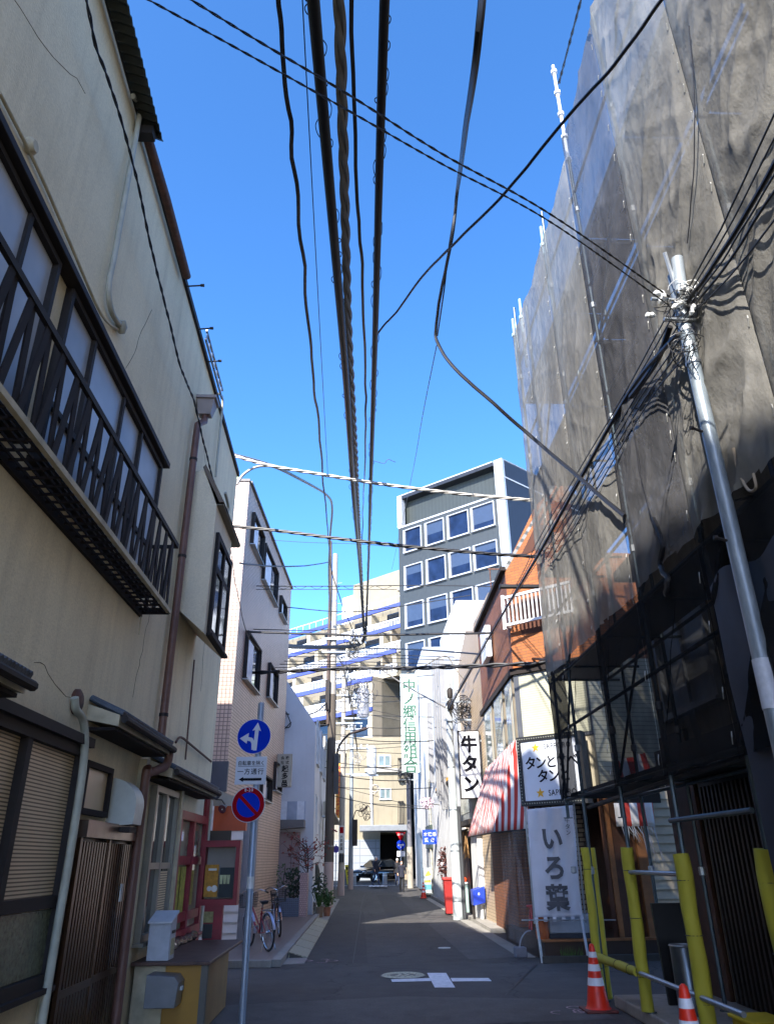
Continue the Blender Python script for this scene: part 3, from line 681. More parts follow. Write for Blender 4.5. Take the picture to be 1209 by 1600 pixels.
m.prism(SF, [(u0 + W_ * 0.86, v0 + H_ * 0.135), (u0 + W_ * 0.86, v0 + H_ * 0.225), (u0 + W_ * 0.27, v0 + H_ * 0.225), (u0 + W_ * 0.27, v0 + H_ * 0.27), (u0 + W_ * 0.12, v0 + H_ * 0.18), (u0 + W_ * 0.27, v0 + H_ * 0.09), (u0 + W_ * 0.27, v0 + H_ * 0.135)], 0.002, 0.004)
m.build('arrow', INK, b2)
cu, cv = spx(388, 1257); r1 = abs(spx(414, 1257)[0] - spx(362, 1257)[0]) / 2
b3 = disc(SF, cu, cv, r1, -0.012, 0.0).build('sign_disc', SWH, o)
disc(SF, cu, cv, r1 * 0.965, 0.001, 0.003).build('face', RED, b3); disc(SF, cu + 0.0, cv - r1 * 0.02, r1 * 0.70, 0.0035, 0.005).build('centre', BLUE, b3)
m = MB(); q = r1 * 0.74; t_ = r1 * 0.07
m.prism(SF, [(cu - q * 0.72 - t_, cv + q * 0.66 - t_), (cu - q * 0.72 + t_, cv + q * 0.66 + t_), (cu + q * 0.72 + t_, cv - q * 0.72 + t_), (cu + q * 0.72 - t_, cv - q * 0.72 - t_)], 0.0055, 0.007); m.build('slash', RED, b3)
text('8-20', SF, cu, cv + r1 * 0.735, r1 * 0.24, SWH, b3, 0.006, 0.01, align='C', pitch=1.15)
for v in (1150, 1204, 1257): c = spx(400, v); MB().box(-1.37, -1.27, SY - 0.045, SY + 0.05, c[1] - 0.02, c[1] + 0.02).build('clamp', STEEL, o)

# ================================================================ TILED BUILDING (left, beyond the cross street)
td = Vec((0.35, 7.8, 0)).normalized()
PTILE = tiles('pink_tile_front', (1, 0, 0), S('#b59d90'), S('#6d605a'), 0.095, 0.095, 0.010, 0.05, 0.0, 0.35, 0.1, 0.3)
PTILE2 = tiles('pink_tile_side', (td.x, td.y, 0), S('#bfa28c'), S('#83705f'), 0.22, 0.075, 0.012, 0.07, 0.5, 0.45, 0.5, 0.4)
tb = thing('tiled_building', 'four storey building clad in small pinkish tiles beyond the cross street', 'building', (-5, 22, 0))
A0 = Vec((-3.06, 18, 0)); A1 = A0 + td * 8.9
m = MB(); zt = 11.05
m.mat(0).quad((-11, 18, 0), (A0.x, 18, 0), (A0.x, 18, zt), (-11, 18, zt))
m.mat(1).quad(tuple(A0), tuple(A1), (A1.x, A1.y, zt), (A0.x, A0.y, zt))
m.mat(1).quad(tuple(A1), (-11, A1.y, 0), (-11, A1.y, zt), (A1.x, A1.y, zt)).quad((-11, A1.y, 0), (-11, 18, 0), (-11, 18, zt), (-11, A1.y, zt)).quad((A0.x, 18, zt), (A1.x, A1.y, zt), (-11, A1.y, zt), (-11, 18, zt))
m.build('wall', [PTILE, PTILE2], tb, recalc=False)
m = MB(); m.box(-11.1, A0.x + 0.02, 17.97, 18.1, zt + 0.002, zt + 0.07); m.bar(A0 + Vec((0.01, 0.1, zt + 0.036)), A1 + Vec((0.01, 0.02, zt + 0.036)), 0.12, 0.07); m.build('coping', paint('coping_dark', S('#4d4a4a'), 0.5), tb)
m = MB(); m.extr([(-4.6, 18.6, zt), (-3.3, 18.6, zt), (-3.3, 18.6, zt + 0.25), (-3.9, 18.6, zt + 0.95)], (0, 2, 0)); m.build('roof_hut', paint('pale_green', S('#9fae86'), 0.7), tb)
TS = FR(A0, td, (0, 0, 1), Vec((td.y, -td.x, 0)))
CURT = paint('curtain_pale', S('#c9cbd0'), 0.5, 0, 0.15, 6)
def slotwin(u0, u1, v0, v1):
    m = MB(); t = 0.05
    m.fb(TS, u0, u1, v1 - t, v1, 0.003, 0.1).fb(TS, u0, u1, v0, v0 + t, 0.003, 0.1).fb(TS, u0, u0 + t, v0 + t, v1 - t, 0.003, 0.1).fb(TS, u1 - t, u1, v0 + t, v1 - t, 0.003, 0.1)
    w = m.build('window', DKFR, tb)
    MB().fb(TS, u0 + t, u1 - t, v0 + t, v1 - t, 0.002, 0.02).build('pane', DGLASS, w)
    MB().fb(TS, u0 + t + 0.05, u0 + (u1 - u0) * 0.55, v0 + t, v1 - t - 0.08, 0.021, 0.03).build('curtain', CURT, w)
    MB().fb(TS, u0 - 0.02, u1 + 0.02, v0 - 0.03, v0 - 0.002, 0.002, 0.14).build('sill', STEEL, w)
for pa, pb in (((394, 800), (407, 885)), ((412, 848), (429, 948)), ((437, 930), (444, 975)), ((384, 985), (400, 1085)), ((419, 1035), (429, 1105)), ((407, 1208), (420, 1255)), ((428, 1190), (436, 1240))):
    n_ = TS.W; qa = gp(*pa, TS.o, n_) - TS.o; qb = gp(*pb, TS.o, n_) - TS.o
    slotwin(qa.dot(td), max(qb.dot(td), qa.dot(td) + 0.5), min(qb.z, qa.z), max(qa.z, qb.z))
FT = FR((0, 18, 0), (1, 0, 0), (0, 0, 1), (0, -1, 0))
MB().fb(FT, -7, -3.02, 3.1, 3.75, 0.003, 0.12).build('fascia', paint('slate_fascia', S('#3f4450'), 0.5, 0.1), tb)
MB().fb(FT, -7, -3.55, 0.4, 3.1, 0.003, 0.05).build('shopfront', paint('shopfront_blue', S('#3a4860'), 0.4), tb)
SIDI = stripes('white_siding', (0, 0, 1), S('#cfc6bd'), S('#8f857d'), 0.2, 0.86, 0.6)
m = MB()
for k in range(14):
    z0 = 0.1 + 0.2 * k; m.add([FT.p(-3.45, z0, 0.06), FT.p(-2.58, z0, 0.06), FT.p(-2.58, z0 + 0.2, 0.02), FT.p(-3.45, z0 + 0.2, 0.02), FT.p(-3.45, z0, 0.02), FT.p(-2.58, z0, 0.02)], [(0, 1, 2, 3), (0, 4, 5, 1)])
m.build('lap_siding', paint('siding_white', S('#d0c4bb'), 0.6, 0, 0.1, 4), tb)
m = MB(); m.fb(FT, -2.58, -2.3, 0.09, 2.9, -0.3, 0.02); m.build('grey_pier', paint('pier_grey', S('#7b797d'), 0.6, 0, 0.12, 4), tb)
# street entrance of the tiled building
ET = TS
m = MB().fb(ET, 3.2, 4.3, 0.1, 2.35, 0.003, 0.06); dd = m.build('door', paint('bronze_door', S('#4e463f'), 0.35, 0.5, 0.2, 5), tb)
MB().fb(ET, 3.3, 4.2, 0.25, 2.1, 0.061, 0.066).build('pane', DGLASS, dd); MB().fb(ET, 3.35, 3.7, 1.85, 2.0, 0.068, 0.075).build('plate', CARD, dd)
PINK = stucco('pink_render', S('#a08e8d'), 0.3, None, 0.2)
# company sign board projecting from its far corner
o = thing('company_sign', 'narrow grey metal company sign board hung on the far tiled corner', 'sign', (-2.4, 25.6, 4.6))
SGF = FR((0, 25.5, 0), (1, 0, 0), (0, 0, 1), (0, -1, 0))
q0 = gy(431, 1230, 25.5); q1 = gy(457, 1178, 25.5)
MB().fb(SGF, q0.x, q1.x, q0.z, q1.z, -0.14, 0.0).build('board', paint('board_alu', S('#8d8578'), 0.4, 0.4, 0.15, 4), o, bevel=0.01)
hh = q1.z - q0.z; ww = q1.x - q0.x
m = text('株式', SGF, q0.x + ww * 0.68, q1.z - hh * 0.06, ww * 0.24, None, None, 0.006, 0.02, True, 1.25, mb=MB()); text('会社', SGF, q0.x + ww * 0.36, q1.z - hh * 0.06, ww * 0.24, None, None, 0.006, 0.02, True, 1.25, mb=m)
text('起多邑', SGF, q0.x + ww * 0.55, q1.z - hh * 0.34, ww * 0.44, None, None, 0.006, 0.03, True, 1.05, mb=m)
m.build('lettering', INK, o, recalc=False)
MB().bar((-2.72, 25.57, q1.z - 0.2), (q0.x + 0.02, 25.57, q1.z - 0.2), 0.04, 0.04).bar((-2.72, 25.57, q0.z + 0.2), (q0.x + 0.02, 25.57, q0.z + 0.2), 0.04, 0.04).build('bracket', STEEL, o)

# ================================================================ WHITE BUILDING WITH SLANTED TOP
wb_ = thing('white_building', 'smooth white building with a slanted roof edge behind the tiled one', 'building', (-3, 32, 0))
WHT = stucco('white_render', S('#c9cbcf'), 0.12, S('#8d8d92'), 0.12)
P = [gy(u, v, 28.4) for u, v in ((405, 1440), (405, 1030), (426, 1030), (493, 1131), (487.5, 1440))]; P[0].z = 0; P[-1].z = 0
MB().extr([tuple(p) for p in P], (0, 9.4, 0)).build('wall', WHT, wb_)
WF = FR((0, 28.4, 0), (1, 0, 0), (0, 0, 1), (0, -1, 0))
qa = gy(432, 1285, 28.4); qb = gy(478, 1252, 28.4)
w = MB().fb(WF, qa.x, qb.x, qa.z, qb.z, 0.003, 0.03).build('window', glass('curtained_pane', S('#8e97a8'), 0.15, 0.35, 0.6), wb_)
MB().fb(WF, qa.x, qa.x + 0.35, qa.z, qb.z, 0.031, 0.036).build('curtain', CURT, w); MB().fb(WF, qb.x - 0.3, qb.x - 0.05, qa.z, qb.z, 0.031, 0.036).build('curtain', CURT, w)
qa = gy(424, 1297, 27.9); qb = gy(476, 1281, 27.9)
MB().extr([(qa.x, 28.38, qa.z), (qb.x, 28.38, qa.z + 0.08), (qb.x, 28.38, qb.z), (qa.x, 28.38, qb.z)], (0, -0.7, 0)).build('canopy', paint('canopy_grey', S('#5f5a58'), 0.5, 0.2), wb_)
qa = gy(425, 1440, 28.4); qb = gy(470, 1300, 28.4)
MB().fb(WF, qa.x, qb.x, 0.02, qb.z, 0.003, 0.05).build('porch_panel', PINK, wb_)
MB().fb(WF, qa.x + 0.55, qa.x + 0.56, 0.05, qb.z, 0.051, 0.06).build('panel_joint', DKFR, wb_)
WS = FR((P[3].x, 28.4, 0), (0, 1, 0), (0, 0, 1), (1, 0, 0))
for u0, u1, v0, v1 in ((0.8, 2.2, 5.0, 6.6), (3.5, 5.0, 5.0, 6.6), (0.9, 1.8, 2.3, 3.9), (3.6, 6.4, 0.6, 3.0), (6.2, 8.0, 5.0, 6.4)):
    xo = (487.5 - 493) * 0  # side wall stands a little out of plumb in the photo
    window(wb_, FR((P[3].x - 0.02, 28.4, 0), (0, 1, 0), (0, 0, 1), (1, 0, 0)), u0, u1, v0, v1, ((u0 + u1) / 2,), DGLASS, paint('window_alu', S('#a4a8ad'), 0.4, 0.4), 0.06, 0.08)
# ================================================================ BLOCK BEHIND IT, WITH THE ORANGE SIGN
lb = thing('pale_building', 'pale rendered building behind the concrete poles with grated openings', 'building', (-4, 45, 0))
BEIG = stucco('pale_render', S('#c3bdb0'), 0.35, None, 0.15)
MB().box(-9, -1.75, 38.2, 52.5, 0, 7.3).build('wall', BEIG, lb)
LS = FR((-1.75, 38.2, 0), (0, 1, 0), (0, 0, 1), (1, 0, 0))
for k in range(3):
    for j in range(2): window(lb, LS, 1.2 + 4.2 * k, 3.4 + 4.2 * k, 1.6 + 3.2 * j, 3.2 + 3.2 * j, (2.3 + 4.2 * k,), DGLASS, paint('window_alu', S('#a4a8ad'), 0.4, 0.4), 0.06, 0.08)
MB().fb(LS, 0.2, 13.5, 3.75, 3.85, 0.003, 0.5).build('ledge', CONC, lb)
o = thing('vertical_sign', 'tall orange and yellow vertical sign with red writing between the poles', 'sign', (-1.0, 46, 7))
q0 = gy(524, 1278, 46); q1 = gy(536.5, 1192, 46)
VF = FR((0, 46, 0), (1, 0, 0), (0, 0, 1), (0, -1, 0))
MB().fb(VF, q0.x, q1.x, q0.z, q1.z, -0.15, 0).build('board', paint('sign_amber', S('#d79a3a'), 0.5, 0, 0.15, 2), o)
hh = q1.z - q0.z; ww = q1.x - q0.x
text('中国式ビト治療院', VF, (q0.x + q1.x) / 2, q1.z - hh * 0.04, ww * 0.8, paint('sign_redink', S('#b8321c'), 0.5), o, 0.006, 0.03, True, hh * 0.115 / (ww * 0.8))
MB().bar((-1.75, 46.07, q1.z - 0.5), (q0.x, 46.07, q1.z - 0.5), 0.06, 0.06).bar((-1.75, 46.07, q0.z + 0.5), (q0.x, 46.07, q0.z + 0.5), 0.06, 0.06).build('bracket', STEEL, o)

# ================================================================ APARTMENT BLOCK WITH BLUE TRIM (far)
CRM = stucco('cream_render', S('#a69e8a'), 0.2, None, 0.1); BEI2 = stucco('beige_render', S('#988e7c'), 0.35, S('#7d7364'), 0.12)
TRIMB = paint('blue_trim', S('#3d4890'), 0.5, 0, 0.12, 2); WRAIL = paint('white_rail', S('#cfd2d6'), 0.5, 0, 0.06, 3); GRYB = paint('grey_beige', S('#8b8578'), 0.8, 0, 0.2, 2)  # last one: plain grey-beige for joints, vent grille and side balconies
CRM2_ = stucco('penthouse_render', S('#938b78'), 0.25, None, 0.1)
ab = thing('apartment_block', 'cream stepped apartment block with blue trim and white balcony railings', 'apartment block', (-4, 86, 0))
AO = Vec((1.25, 80.0, 0)); AU = Vec((-0.707, 0.707, 0)); AW = Vec((-0.707, -0.707, 0)); AF = FR(AO, AU, (0, 0, 1), AW)
def az(v, back): # height of photo row v at the corner column of a storey set back by `back`
    return gp(574, v, AO - AW * back, AW).z
tops = [(1172, 0.0), (1105, 0.0), (1058, 0.0), (1024, 1.6), (988, 3.2), (956, 4.8)]
zs = [az(v, b) for v, b in tops]; zs = [0] + zs
body = MB(); rails = MB(); LEN = 26.0
ustart = []
for i in range(1, len(zs)):
    bk = tops[i - 1][1]; z0, z1 = zs[i - 1], zs[i]; ust = -1.35 * bk
    ustart.append(ust)
    body.fb(AF, ust, LEN, z0, z1, -16, -bk - 1.5)
body.build('wall', stucco('apartment_wall_shaded', S('#857f70'), 0.25, None, 0.1), ab)  # wall behind the balconies, its shade put in as a darker render
for i in range(2, len(zs)):
    bk = tops[i - 1][1]; z0, z1 = zs[i - 1], zs[i]; us = ustart[i - 1]; h = z1 - z0
    MB().fb(AF, us, LEN, z0 - 0.02, z0 + 0.28, -bk - 1.52, -bk + 0.02).build('balcony_slab', CRM, ab)
    MB().fb(AF, us, LEN, z1 - 0.5, z1 - 0.05, -bk - 0.1, -bk + 0.14).build('blue_band', TRIMB, ab)
    r_ = MB(); r_.fb(AF, us, LEN, z0 + 1.25, z0 + 1.38, -bk - 0.05, -bk + 0.05); r_.fb(AF, us, LEN, z0 + 0.34, z0 + 0.42, -bk - 0.04, -bk + 0.04)
    u = us
    while u < LEN: r_.fb(AF, u, u + 0.07, z0 + 0.42, z0 + 1.25, -bk - 0.02, -bk + 0.02); u += 0.26
    u = us
    while u < LEN: r_.fb(AF, u, u + 0.3, z0 + 0.72, z0 + 0.95, -bk - 0.015, -bk + 0.015); u += 0.52
    r_.build('railing', WRAIL, ab)
    u = us + 0.1
    while u < LEN: MB().fb(AF, u, u + 0.6, z0 + 0.28, z1 - 0.5, -bk - 1.5, -bk - 0.06).build('pier', CRM, ab); u += 5.6
    u = us + 1.2; 
    while u < LEN - 3:
        MB().fb(AF, u, u + 3.2, z0 + 0.4, z1 - 0.5, -bk - 1.498, -bk - 1.45).build('window', DGLASS, ab); u += 5.6
# broad side wall, stepped
n_s = Vec((0.707, -0.707, 0)); sw = MB(); SWF = FR(AO, Vec((0.707, 0.707, 0)), (0, 0, 1), n_s)
prev = 0
pts = [(0.0, 0.0)]
for i in range(1, len(zs)):
    d_ = tops[i - 1][1] + 0.02
    pts += [(d_, zs[i - 1] if i > 1 else 0.0), (d_, zs[i])]
pts += [(16.5, zs[-1]), (16.5, 0)]
pts = [pts[0]] + [q for j, q in enumerate(pts[1:]) if q != pts[j]]
sw.prism(SWF, pts, -0.25, 0.0); sw.build('side_wall', BEI2, ab)
for v in (1063, 1118):
    q = gp(590, v, AO, n_s); MB().fb(SWF, 0.1, 16, q.z - 0.06, q.z, 0.002, 0.03).build('joint', GRYB, ab)
# roof hut and plants at the top
q0 = gp(560, 985, AO - AW * 8, AW); q1 = gp(535, 935, AO - AW * 8, AW); qr = gp(603, 950, AO - AW * 8, AW)
MB().fb(AF, (q0 - AO).dot(AU), (q1 - AO).dot(AU), zs[-1], q1.z, -14, -8).build('roof_hut', paint('hut_white', S('#d6d8db'), 0.6, 0, 0.06, 2), ab)
u_r = (qr - AO).dot(AU)
rb = MB().fb(AF, -10.5, (q0 - AO).dot(AU), zs[-1], zs[-1] + 5.2, -15, -7).build('penthouse', CRM2_, ab)
for u in (-2.0, 0.6, 3.4): MB().fb(AF, u - 6, u - 4.6, zs[-1] + 2.0, zs[-1] + 3.4, -6.99, -6.93).build('window', DGLASS, ab)
r_ = MB(); r_.fb(AF, -9, LEN, zs[-1] + 1.1, zs[-1] + 1.18, -5.6, -5.55); u = -9
while u < LEN: r_.fb(AF, u, u + 0.05, zs[-1], zs[-1] + 1.1, -5.6, -5.56); u += 1.3
r_.build('roof_railing', WRAIL, ab)

# ================================================================ END BUILDING WITH DARK GARAGE (street end)
CRM2 = stucco('end_render', S('#8f8773'), 0.3, S('#5f5848'), 0.12)
eb = thing('end_building', 'cream building closing the street with a dark garage opening under a canopy', 'building', (1, 62, 0.3))
GZ = 0.33; EY = 62.0
EF = FR((0, EY, 0), (1, 0, 0), (0, 0, 1), (0, -1, 0))
def eq(u, v): q = gy(u, v, EY); return q.x, q.z
xl, _ = eq(540, 1300); xg, zg = eq(594, 1301); xr = 3.75; _, ztop = eq(560, 1152)
m = MB().fb(EF, xl, xg, GZ - 0.1, ztop, -6, 0).fb(EF, xg, xr, zg, ztop, -6, 0).fb(EF, xr - 0.4, xr, GZ - 0.1, zg, -6, -0.002)
m.build('wall', CRM2, eb)
GRW = tiles('grey_block_wall', (1, 0, 0), S('#868c92'), S('#6c7278'), 1.2, 0.5, 0.03, 0.04, 0.0, 0.7, 0.1, 0.2)
m = MB().fb(EF, -4.0, xg - 0.05, GZ - 0.1, eq(580, 1312)[1], 0.003, 0.4); m.build('grey_base', GRW, eb)
MB().fb(EF, xg, xr - 0.4, GZ, zg, -5.9, -5.5).build('garage_back', paint('garage_dark', S('#2a2a2c'), 0.8), eb)
ca, cz0 = eq(562, 1305); cz1 = eq(600, 1297)[1]
MB().fb(EF, ca, xr, zg + 0.02, zg + 0.42, 0.45, 3.2).build('canopy', paint('canopy_metal', S('#84888c'), 0.4, 0.4, 0.12, 3), eb, bevel=0.03)
for (ua, va, ub, vb) in ((591, 1198, 610, 1180), (593, 1249, 611, 1232), (593, 1297, 613, 1290)):
    x0, z0 = eq(ua, va); x1, z1 = eq(ub, vb); window(eb, EF, x0, x1, z0, z1, ((x0 + x1) / 2,), glass('green_grey_pane', S('#5d6a66'), 0.15), WRAIL, 0.07, 0.08)
x0, z0 = eq(570, 1207); m = MB().fb(EF, x0, xr, z0, z0 + 0.28, 0.003, 0.3); m.build('ledge', paint('ledge_grey', S('#8d8a82'), 0.7), eb)
MB().tube([EF.p(*eq(579, 1180), 0.1), EF.p(*eq(581, 1296), 0.1)], 0.09, 8).build('downpipe', WRAIL, eb, True)
for vv in (1195, 1262):
    m = MB(); x0, z0 = eq(622, vv + 26); x1, z1 = eq(630, vv - 10)
    for k in range(5): m.fb(EF, x0 + (x1 - x0) * k / 4 - 0.02, x0 + (x1 - x0) * k / 4 + 0.02, z0, z1, 0.3, 0.34)
    m.fb(EF, x0, x1, z1 - 0.05, z1, 0.003, 0.345).fb(EF, x0, x1, z0, z0 + 0.05, 0.003, 0.345); m.build('balcony_rail', DKFR, eb)
for (u_, v0_, v1_) in ((572, 1160, 1290),): pass

# ================================================================ GREY OFFICE WITH WHITE FRAMED WINDOWS
go = thing('office_building', 'tall grey clad office building with rows of square white framed windows', 'office building', (8, 66, 0))
G0 = Vec((13.05, 60, 0)); GU = Vec((-9.1, 8.0, 0)).normalized(); GW = Vec((-GU.y, GU.x, 0)); GW = GW if GW.y < 0 else -GW
GF = FR(G0, GU, (0, 0, 1), GW); GLEN = 12.4; GV = Vec((0.77, 0.64, 0)).normalized()
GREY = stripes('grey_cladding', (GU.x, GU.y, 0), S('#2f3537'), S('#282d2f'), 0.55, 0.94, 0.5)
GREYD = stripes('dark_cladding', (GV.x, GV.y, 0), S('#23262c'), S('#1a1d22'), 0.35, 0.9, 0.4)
ztop = gp(783, 716, G0, GW).z
zb_ = gp(775, 775, G0, GW).z
corner = [G0, G0 + GU * GLEN, G0 + GU * GLEN + GV * 16, G0 + GV * 16]
m = MB(); m.mat(0).quad((corner[0].x, corner[0].y, 0), (corner[1].x, corner[1].y, 0), (corner[1].x, corner[1].y, zb_), (corner[0].x, corner[0].y, zb_))
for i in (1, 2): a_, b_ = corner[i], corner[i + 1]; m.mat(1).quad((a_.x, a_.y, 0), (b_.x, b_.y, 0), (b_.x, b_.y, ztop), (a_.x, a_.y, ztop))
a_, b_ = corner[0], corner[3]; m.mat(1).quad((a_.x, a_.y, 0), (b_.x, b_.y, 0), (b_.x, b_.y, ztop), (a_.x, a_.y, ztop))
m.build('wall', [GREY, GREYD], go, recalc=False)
LOUV = stripes('grey_louvre', (GU.x, GU.y, 0), S('#2f3634'), S('#272d2b'), 0.42, 0.75, 0.5)
MB().fb(GF, 0.3, GLEN - 0.2, zb_, ztop - 0.5, -1.6, -0.9).build('roof_screen', LOUV, go)
GWH = paint('office_white', S('#9fa3a8'), 0.4, 0.1, 0.05, 2)
MB().fb(GF, 0.02, GLEN, ztop - 0.45, ztop - 0.1, -1.0, 0.02).build('parapet', GREYD, go)
MB().fb(GF, -0.05, 0.85, 0, ztop + 0.02, -0.4, 0.06).build('corner_column', GWH, go)
m = MB(); m.fb(GF, 1.0, GLEN + 0.1, ztop - 0.1, ztop + 0.03, -0.5, 0.05).fb(GF, 1.0, GLEN, zb_ - 0.02, zb_ + 0.16, -0.5, 0.05).fb(GF, GLEN - 0.5, GLEN + 0.1, zb_ + 0.16, ztop - 0.1, -0.5, 0.05); m.build('white_trim', GWH, go)
m = MB(); m.extr([corner[0] + Vec((0, 0, ztop - 0.1)), corner[3] + Vec((0, 0, ztop - 0.1)), corner[3] + Vec((0, 0, ztop + 0.03)), corner[0] + Vec((0, 0, ztop + 0.03))], GU * 0.3); m.build('roof_trim', GWH, go)
bs = GV.copy(); sidefr = FR(G0, GV, (0, 0, 1), Vec((GV.y, -GV.x, 0)))
q = gp(800, 752, G0, sidefr.W); MB().fb(sidefr, 0.1, 16, q.z, q.z + 0.14, 0.003, 0.05).build('side_trim', GWH, go)
OGL = glass('office_glass', S('#16233c'), 0.18, 0.35, 0.25)
OBL = stripes('office_blind', (0, 0, 1), S('#2f3f58'), S('#26344a'), 0.12, 0.7, 0.4)
cols = [((632, 866, 659, 826)), ((665.5, 851, 694, 811)), ((700.5, 842, 732, 797)), ((738, 830, 772, 785))]
rowdz = None
qa = gp(755, 830, G0, GW).z; qb = gp(761, 891, G0, GW).z; rowdz = qa - qb
for ci, (ua, va, ub, vb) in enumerate(cols):
    A_ = gp(ua, va, G0, GW) - G0; B_ = gp(ub, vb, G0, GW) - G0
    u1, u0 = A_.dot(GU), B_.dot(GU)
    zc = gp(755, 808, G0, GW).z
    for r in range(6):
        z1 = zc + 1.25 - r * rowdz; z0 = z1 - 2.5
        if z0 < 2: break
        fr = GF; t = 0.13; m = MB()
        m.fb(fr, u0, u1, z1 - t * 0.7, z1, 0.003, 0.2).fb(fr, u0, u1, z0, z0 + t, 0.003, 0.24).fb(fr, u0, u0 + t * 0.6, z0 + t, z1 - t * 0.7, 0.003, 0.2).fb(fr, u1 - t * 1.6, u1, z0 + t, z1 - t * 0.7, 0.003, 0.2)
        w = m.build('window', GWH, go); MB().fb(fr, u0 + t * 0.6, u1 - t * 1.6, z0 + t, z1 - t * 0.7, 0.004, 0.03).build('pane', OGL, w)
        hb2 = ((ci * 7 + r * 5) % 11) / 11.0
        if hb2 > 0.35: MB().fb(fr, u0 + t * 0.7, u1 - t * 1.7, z1 - t * 0.7 - (z1 - z0) * 0.75 * hb2, z1 - t * 0.75, 0.031, 0.036).build('blind', OBL, w)
m = MB()
for v in (880, 975): 
    q = gp(627, v, G0, GW); uu = (q - G0).dot(GU)
    MB().fb(GF, uu + 0.1, uu + 1.6, q.z - 2.2, q.z - 2.0, -3.0, -1.2).build('side_balcony', GRYB, go)

# ================================================================ WHITE BANK BUILDING WITH VERTICAL SIGN
BKX = 3.62
wb2 = thing('bank_building', 'bright white building with tall vertical fins and green lettered sign', 'building', (BKX, 42, 0))
WHB = stucco('bright_white', S('#cfd0ce'), 0.06, S('#95969a'), 0.1)
P = [gx(u, v, BKX) for u, v in ((650, 1385), (648, 1050), (660, 1011), (709, 1010), (712, 1330))]
yb0 = P[0].y; P[0].z = 0; P[-1] = Vec((BKX, P[3].y, 0)); P[1] = Vec((BKX, P[0].y, P[1].z))
MB().extr([tuple(p) for p in P], (7, 0, 0)).build('wall', WHB, wb2)
BF = FR((BKX, 0, 0), (0, -1, 0), (0, 0, 1), (-1, 0, 0))
def bx_(u, v): q = gx(u, v, BKX); return q
for (u_, vt, vb) in ((688, 1000, 1205), (692, 1000, 1215), (696, 1000, 1230), (700, 1000, 1225), (677, 1090, 1180)):
    y = bx_(u_, 1200).y; zt_ = bx_(u_, vt).z; zb2 = bx_(u_, vb).z
    MB().box(BKX - 0.22, BKX - 0.003, y - 0.1, y + 0.1, zb2 * 0.8, min(zt_, bx_(u_, 1012).z)).build('fin', paint('fin_shade_grey', S('#77787a'), 0.6, 0, 0.15, 2), wb2)  # fins coloured grey to carry their shadow lines on the white wall
for (ua, va, ub, vb, nm, mt) in ((668, 1325, 676, 1288, 'shutter', paint('dark_green_panel', S('#2c3a33'), 0.5)), (655, 1390, 660, 1300, 'door', paint('door_bluegrey', S('#4a5a6c'), 0.4))):
    a_, b_ = bx_(ua, (va + vb) / 2), bx_(ub, (va + vb) / 2)
    MB().box(BKX - 0.12, BKX - 0.003, b_.y, a_.y, max(0.15, bx_(ub, va).z), bx_(ub, vb).z).build(nm, mt, wb2)
o = thing('bank_sign', 'tall white vertical sign with green characters beside the white building', 'sign', (3.2, 46, 9))
BSF = FR((0, 46, 0), (1, 0, 0), (0, 0, 1), (0, -1, 0)); q0 = gy(628, 1207, 46); q1 = gy(651.5, 1053, 46)
MB().fb(BSF, q0.x, q1.x, q0.z, q1.z, -0.3, 0).build('board', paint('sign_mint_white', S('#b4beb8'), 0.5, 0, 0.05, 1), o)
hh = q1.z - q0.z; ww = q1.x - q0.x
text('中ノ郷信用組合', BSF, (q0.x + q1.x) / 2, q1.z - hh * 0.05, ww * 0.82, paint('sign_green', S('#174a35'), 0.5), o, 0.006, 0.02, True, hh * 0.135 / (ww * 0.82))
MB().bar((q1.x - 0.02, 46.15, q1.z - 0.6), (BKX + 0.05, 46.15, q1.z - 0.6), 0.08, 0.08).bar((q1.x - 0.02, 46.15, q0.z + 0.6), (BKX + 0.05, 46.15, q0.z + 0.6), 0.08, 0.08).build('bracket', STEEL, o)
o = thing('roof_block', 'plain white block building rising behind the vertical fins', 'building', (6.5, 52, 0))
q0 = gy(700, 960, 50); q1 = gy(760, 938, 50)
MB().extr([(q0.x, 50, 0), (q0.x + 6, 50, 0), (q0.x + 6, 50, q1.z), (q0.x + 0.6, 50, q1.z), (q0.x, 50, q1.z - 1.3)], (0, 6, 0)).build('wall', WHB, o)
FB = FR((0, 50, 0), (1, 0, 0), (0, 0, 1), (0, -1, 0)); MB().fb(FB, q0.x + 1.6, q0.x + 2.3, q1.z - 2.6, q1.z - 2.1, 0.003, 0.04).build('vent_grille', GRYB, o)

# ================================================================ NARROW TILED HOUSES (right side, between bank and brick corner)
BGT = tiles('beige_tile', (0, 1, 0), S('#b29d80'), S('#8d7d68'), 0.25, 0.08, 0.01, 0.06, 0.5, 0.6, 0.4, 0.3)
CRT = tiles('cream_brick_front', (1, 0, 0), S('#d8cdb8'), S('#6d6256'), 0.24, 0.1, 0.014, 0.06, 0.5, 0.6, 0.3, 0.4)
GRIDT = tiles('grid_tile', (0.3, 0.95, 0), S('#b9aa92'), S('#4d443a'), 0.16, 0.16, 0.016, 0.08, 0.0, 0.6, 0.3, 0.3)
def rowhouse(name, label, X, pix, depth, mat):
    o = thing(name, label, 'building', (X, 26, 0))
    P = [gx(u, v, X) for u, v in pix]; P[0].z = 0; P[-1].z = 0
    MB().extr([tuple(p) for p in P], (depth, 0, 0)).build('wall', mat, o); return o, P
rh1, P1 = rowhouse('row_house', 'narrow beige tiled house rising just past the brick corner', 3.66, ((742, 1420), (738, 976), (762, 926), (775, 926), (775, 1440)), 5, BGT)
fy = P1[2].y
MB().box(3.75, 8.0, P1[3].y - 0.06, P1[3].y + 0.02, 0, P1[2].z - 0.2).build('brick_front', CRT, rh1)
m = MB(); z = P1[2].z
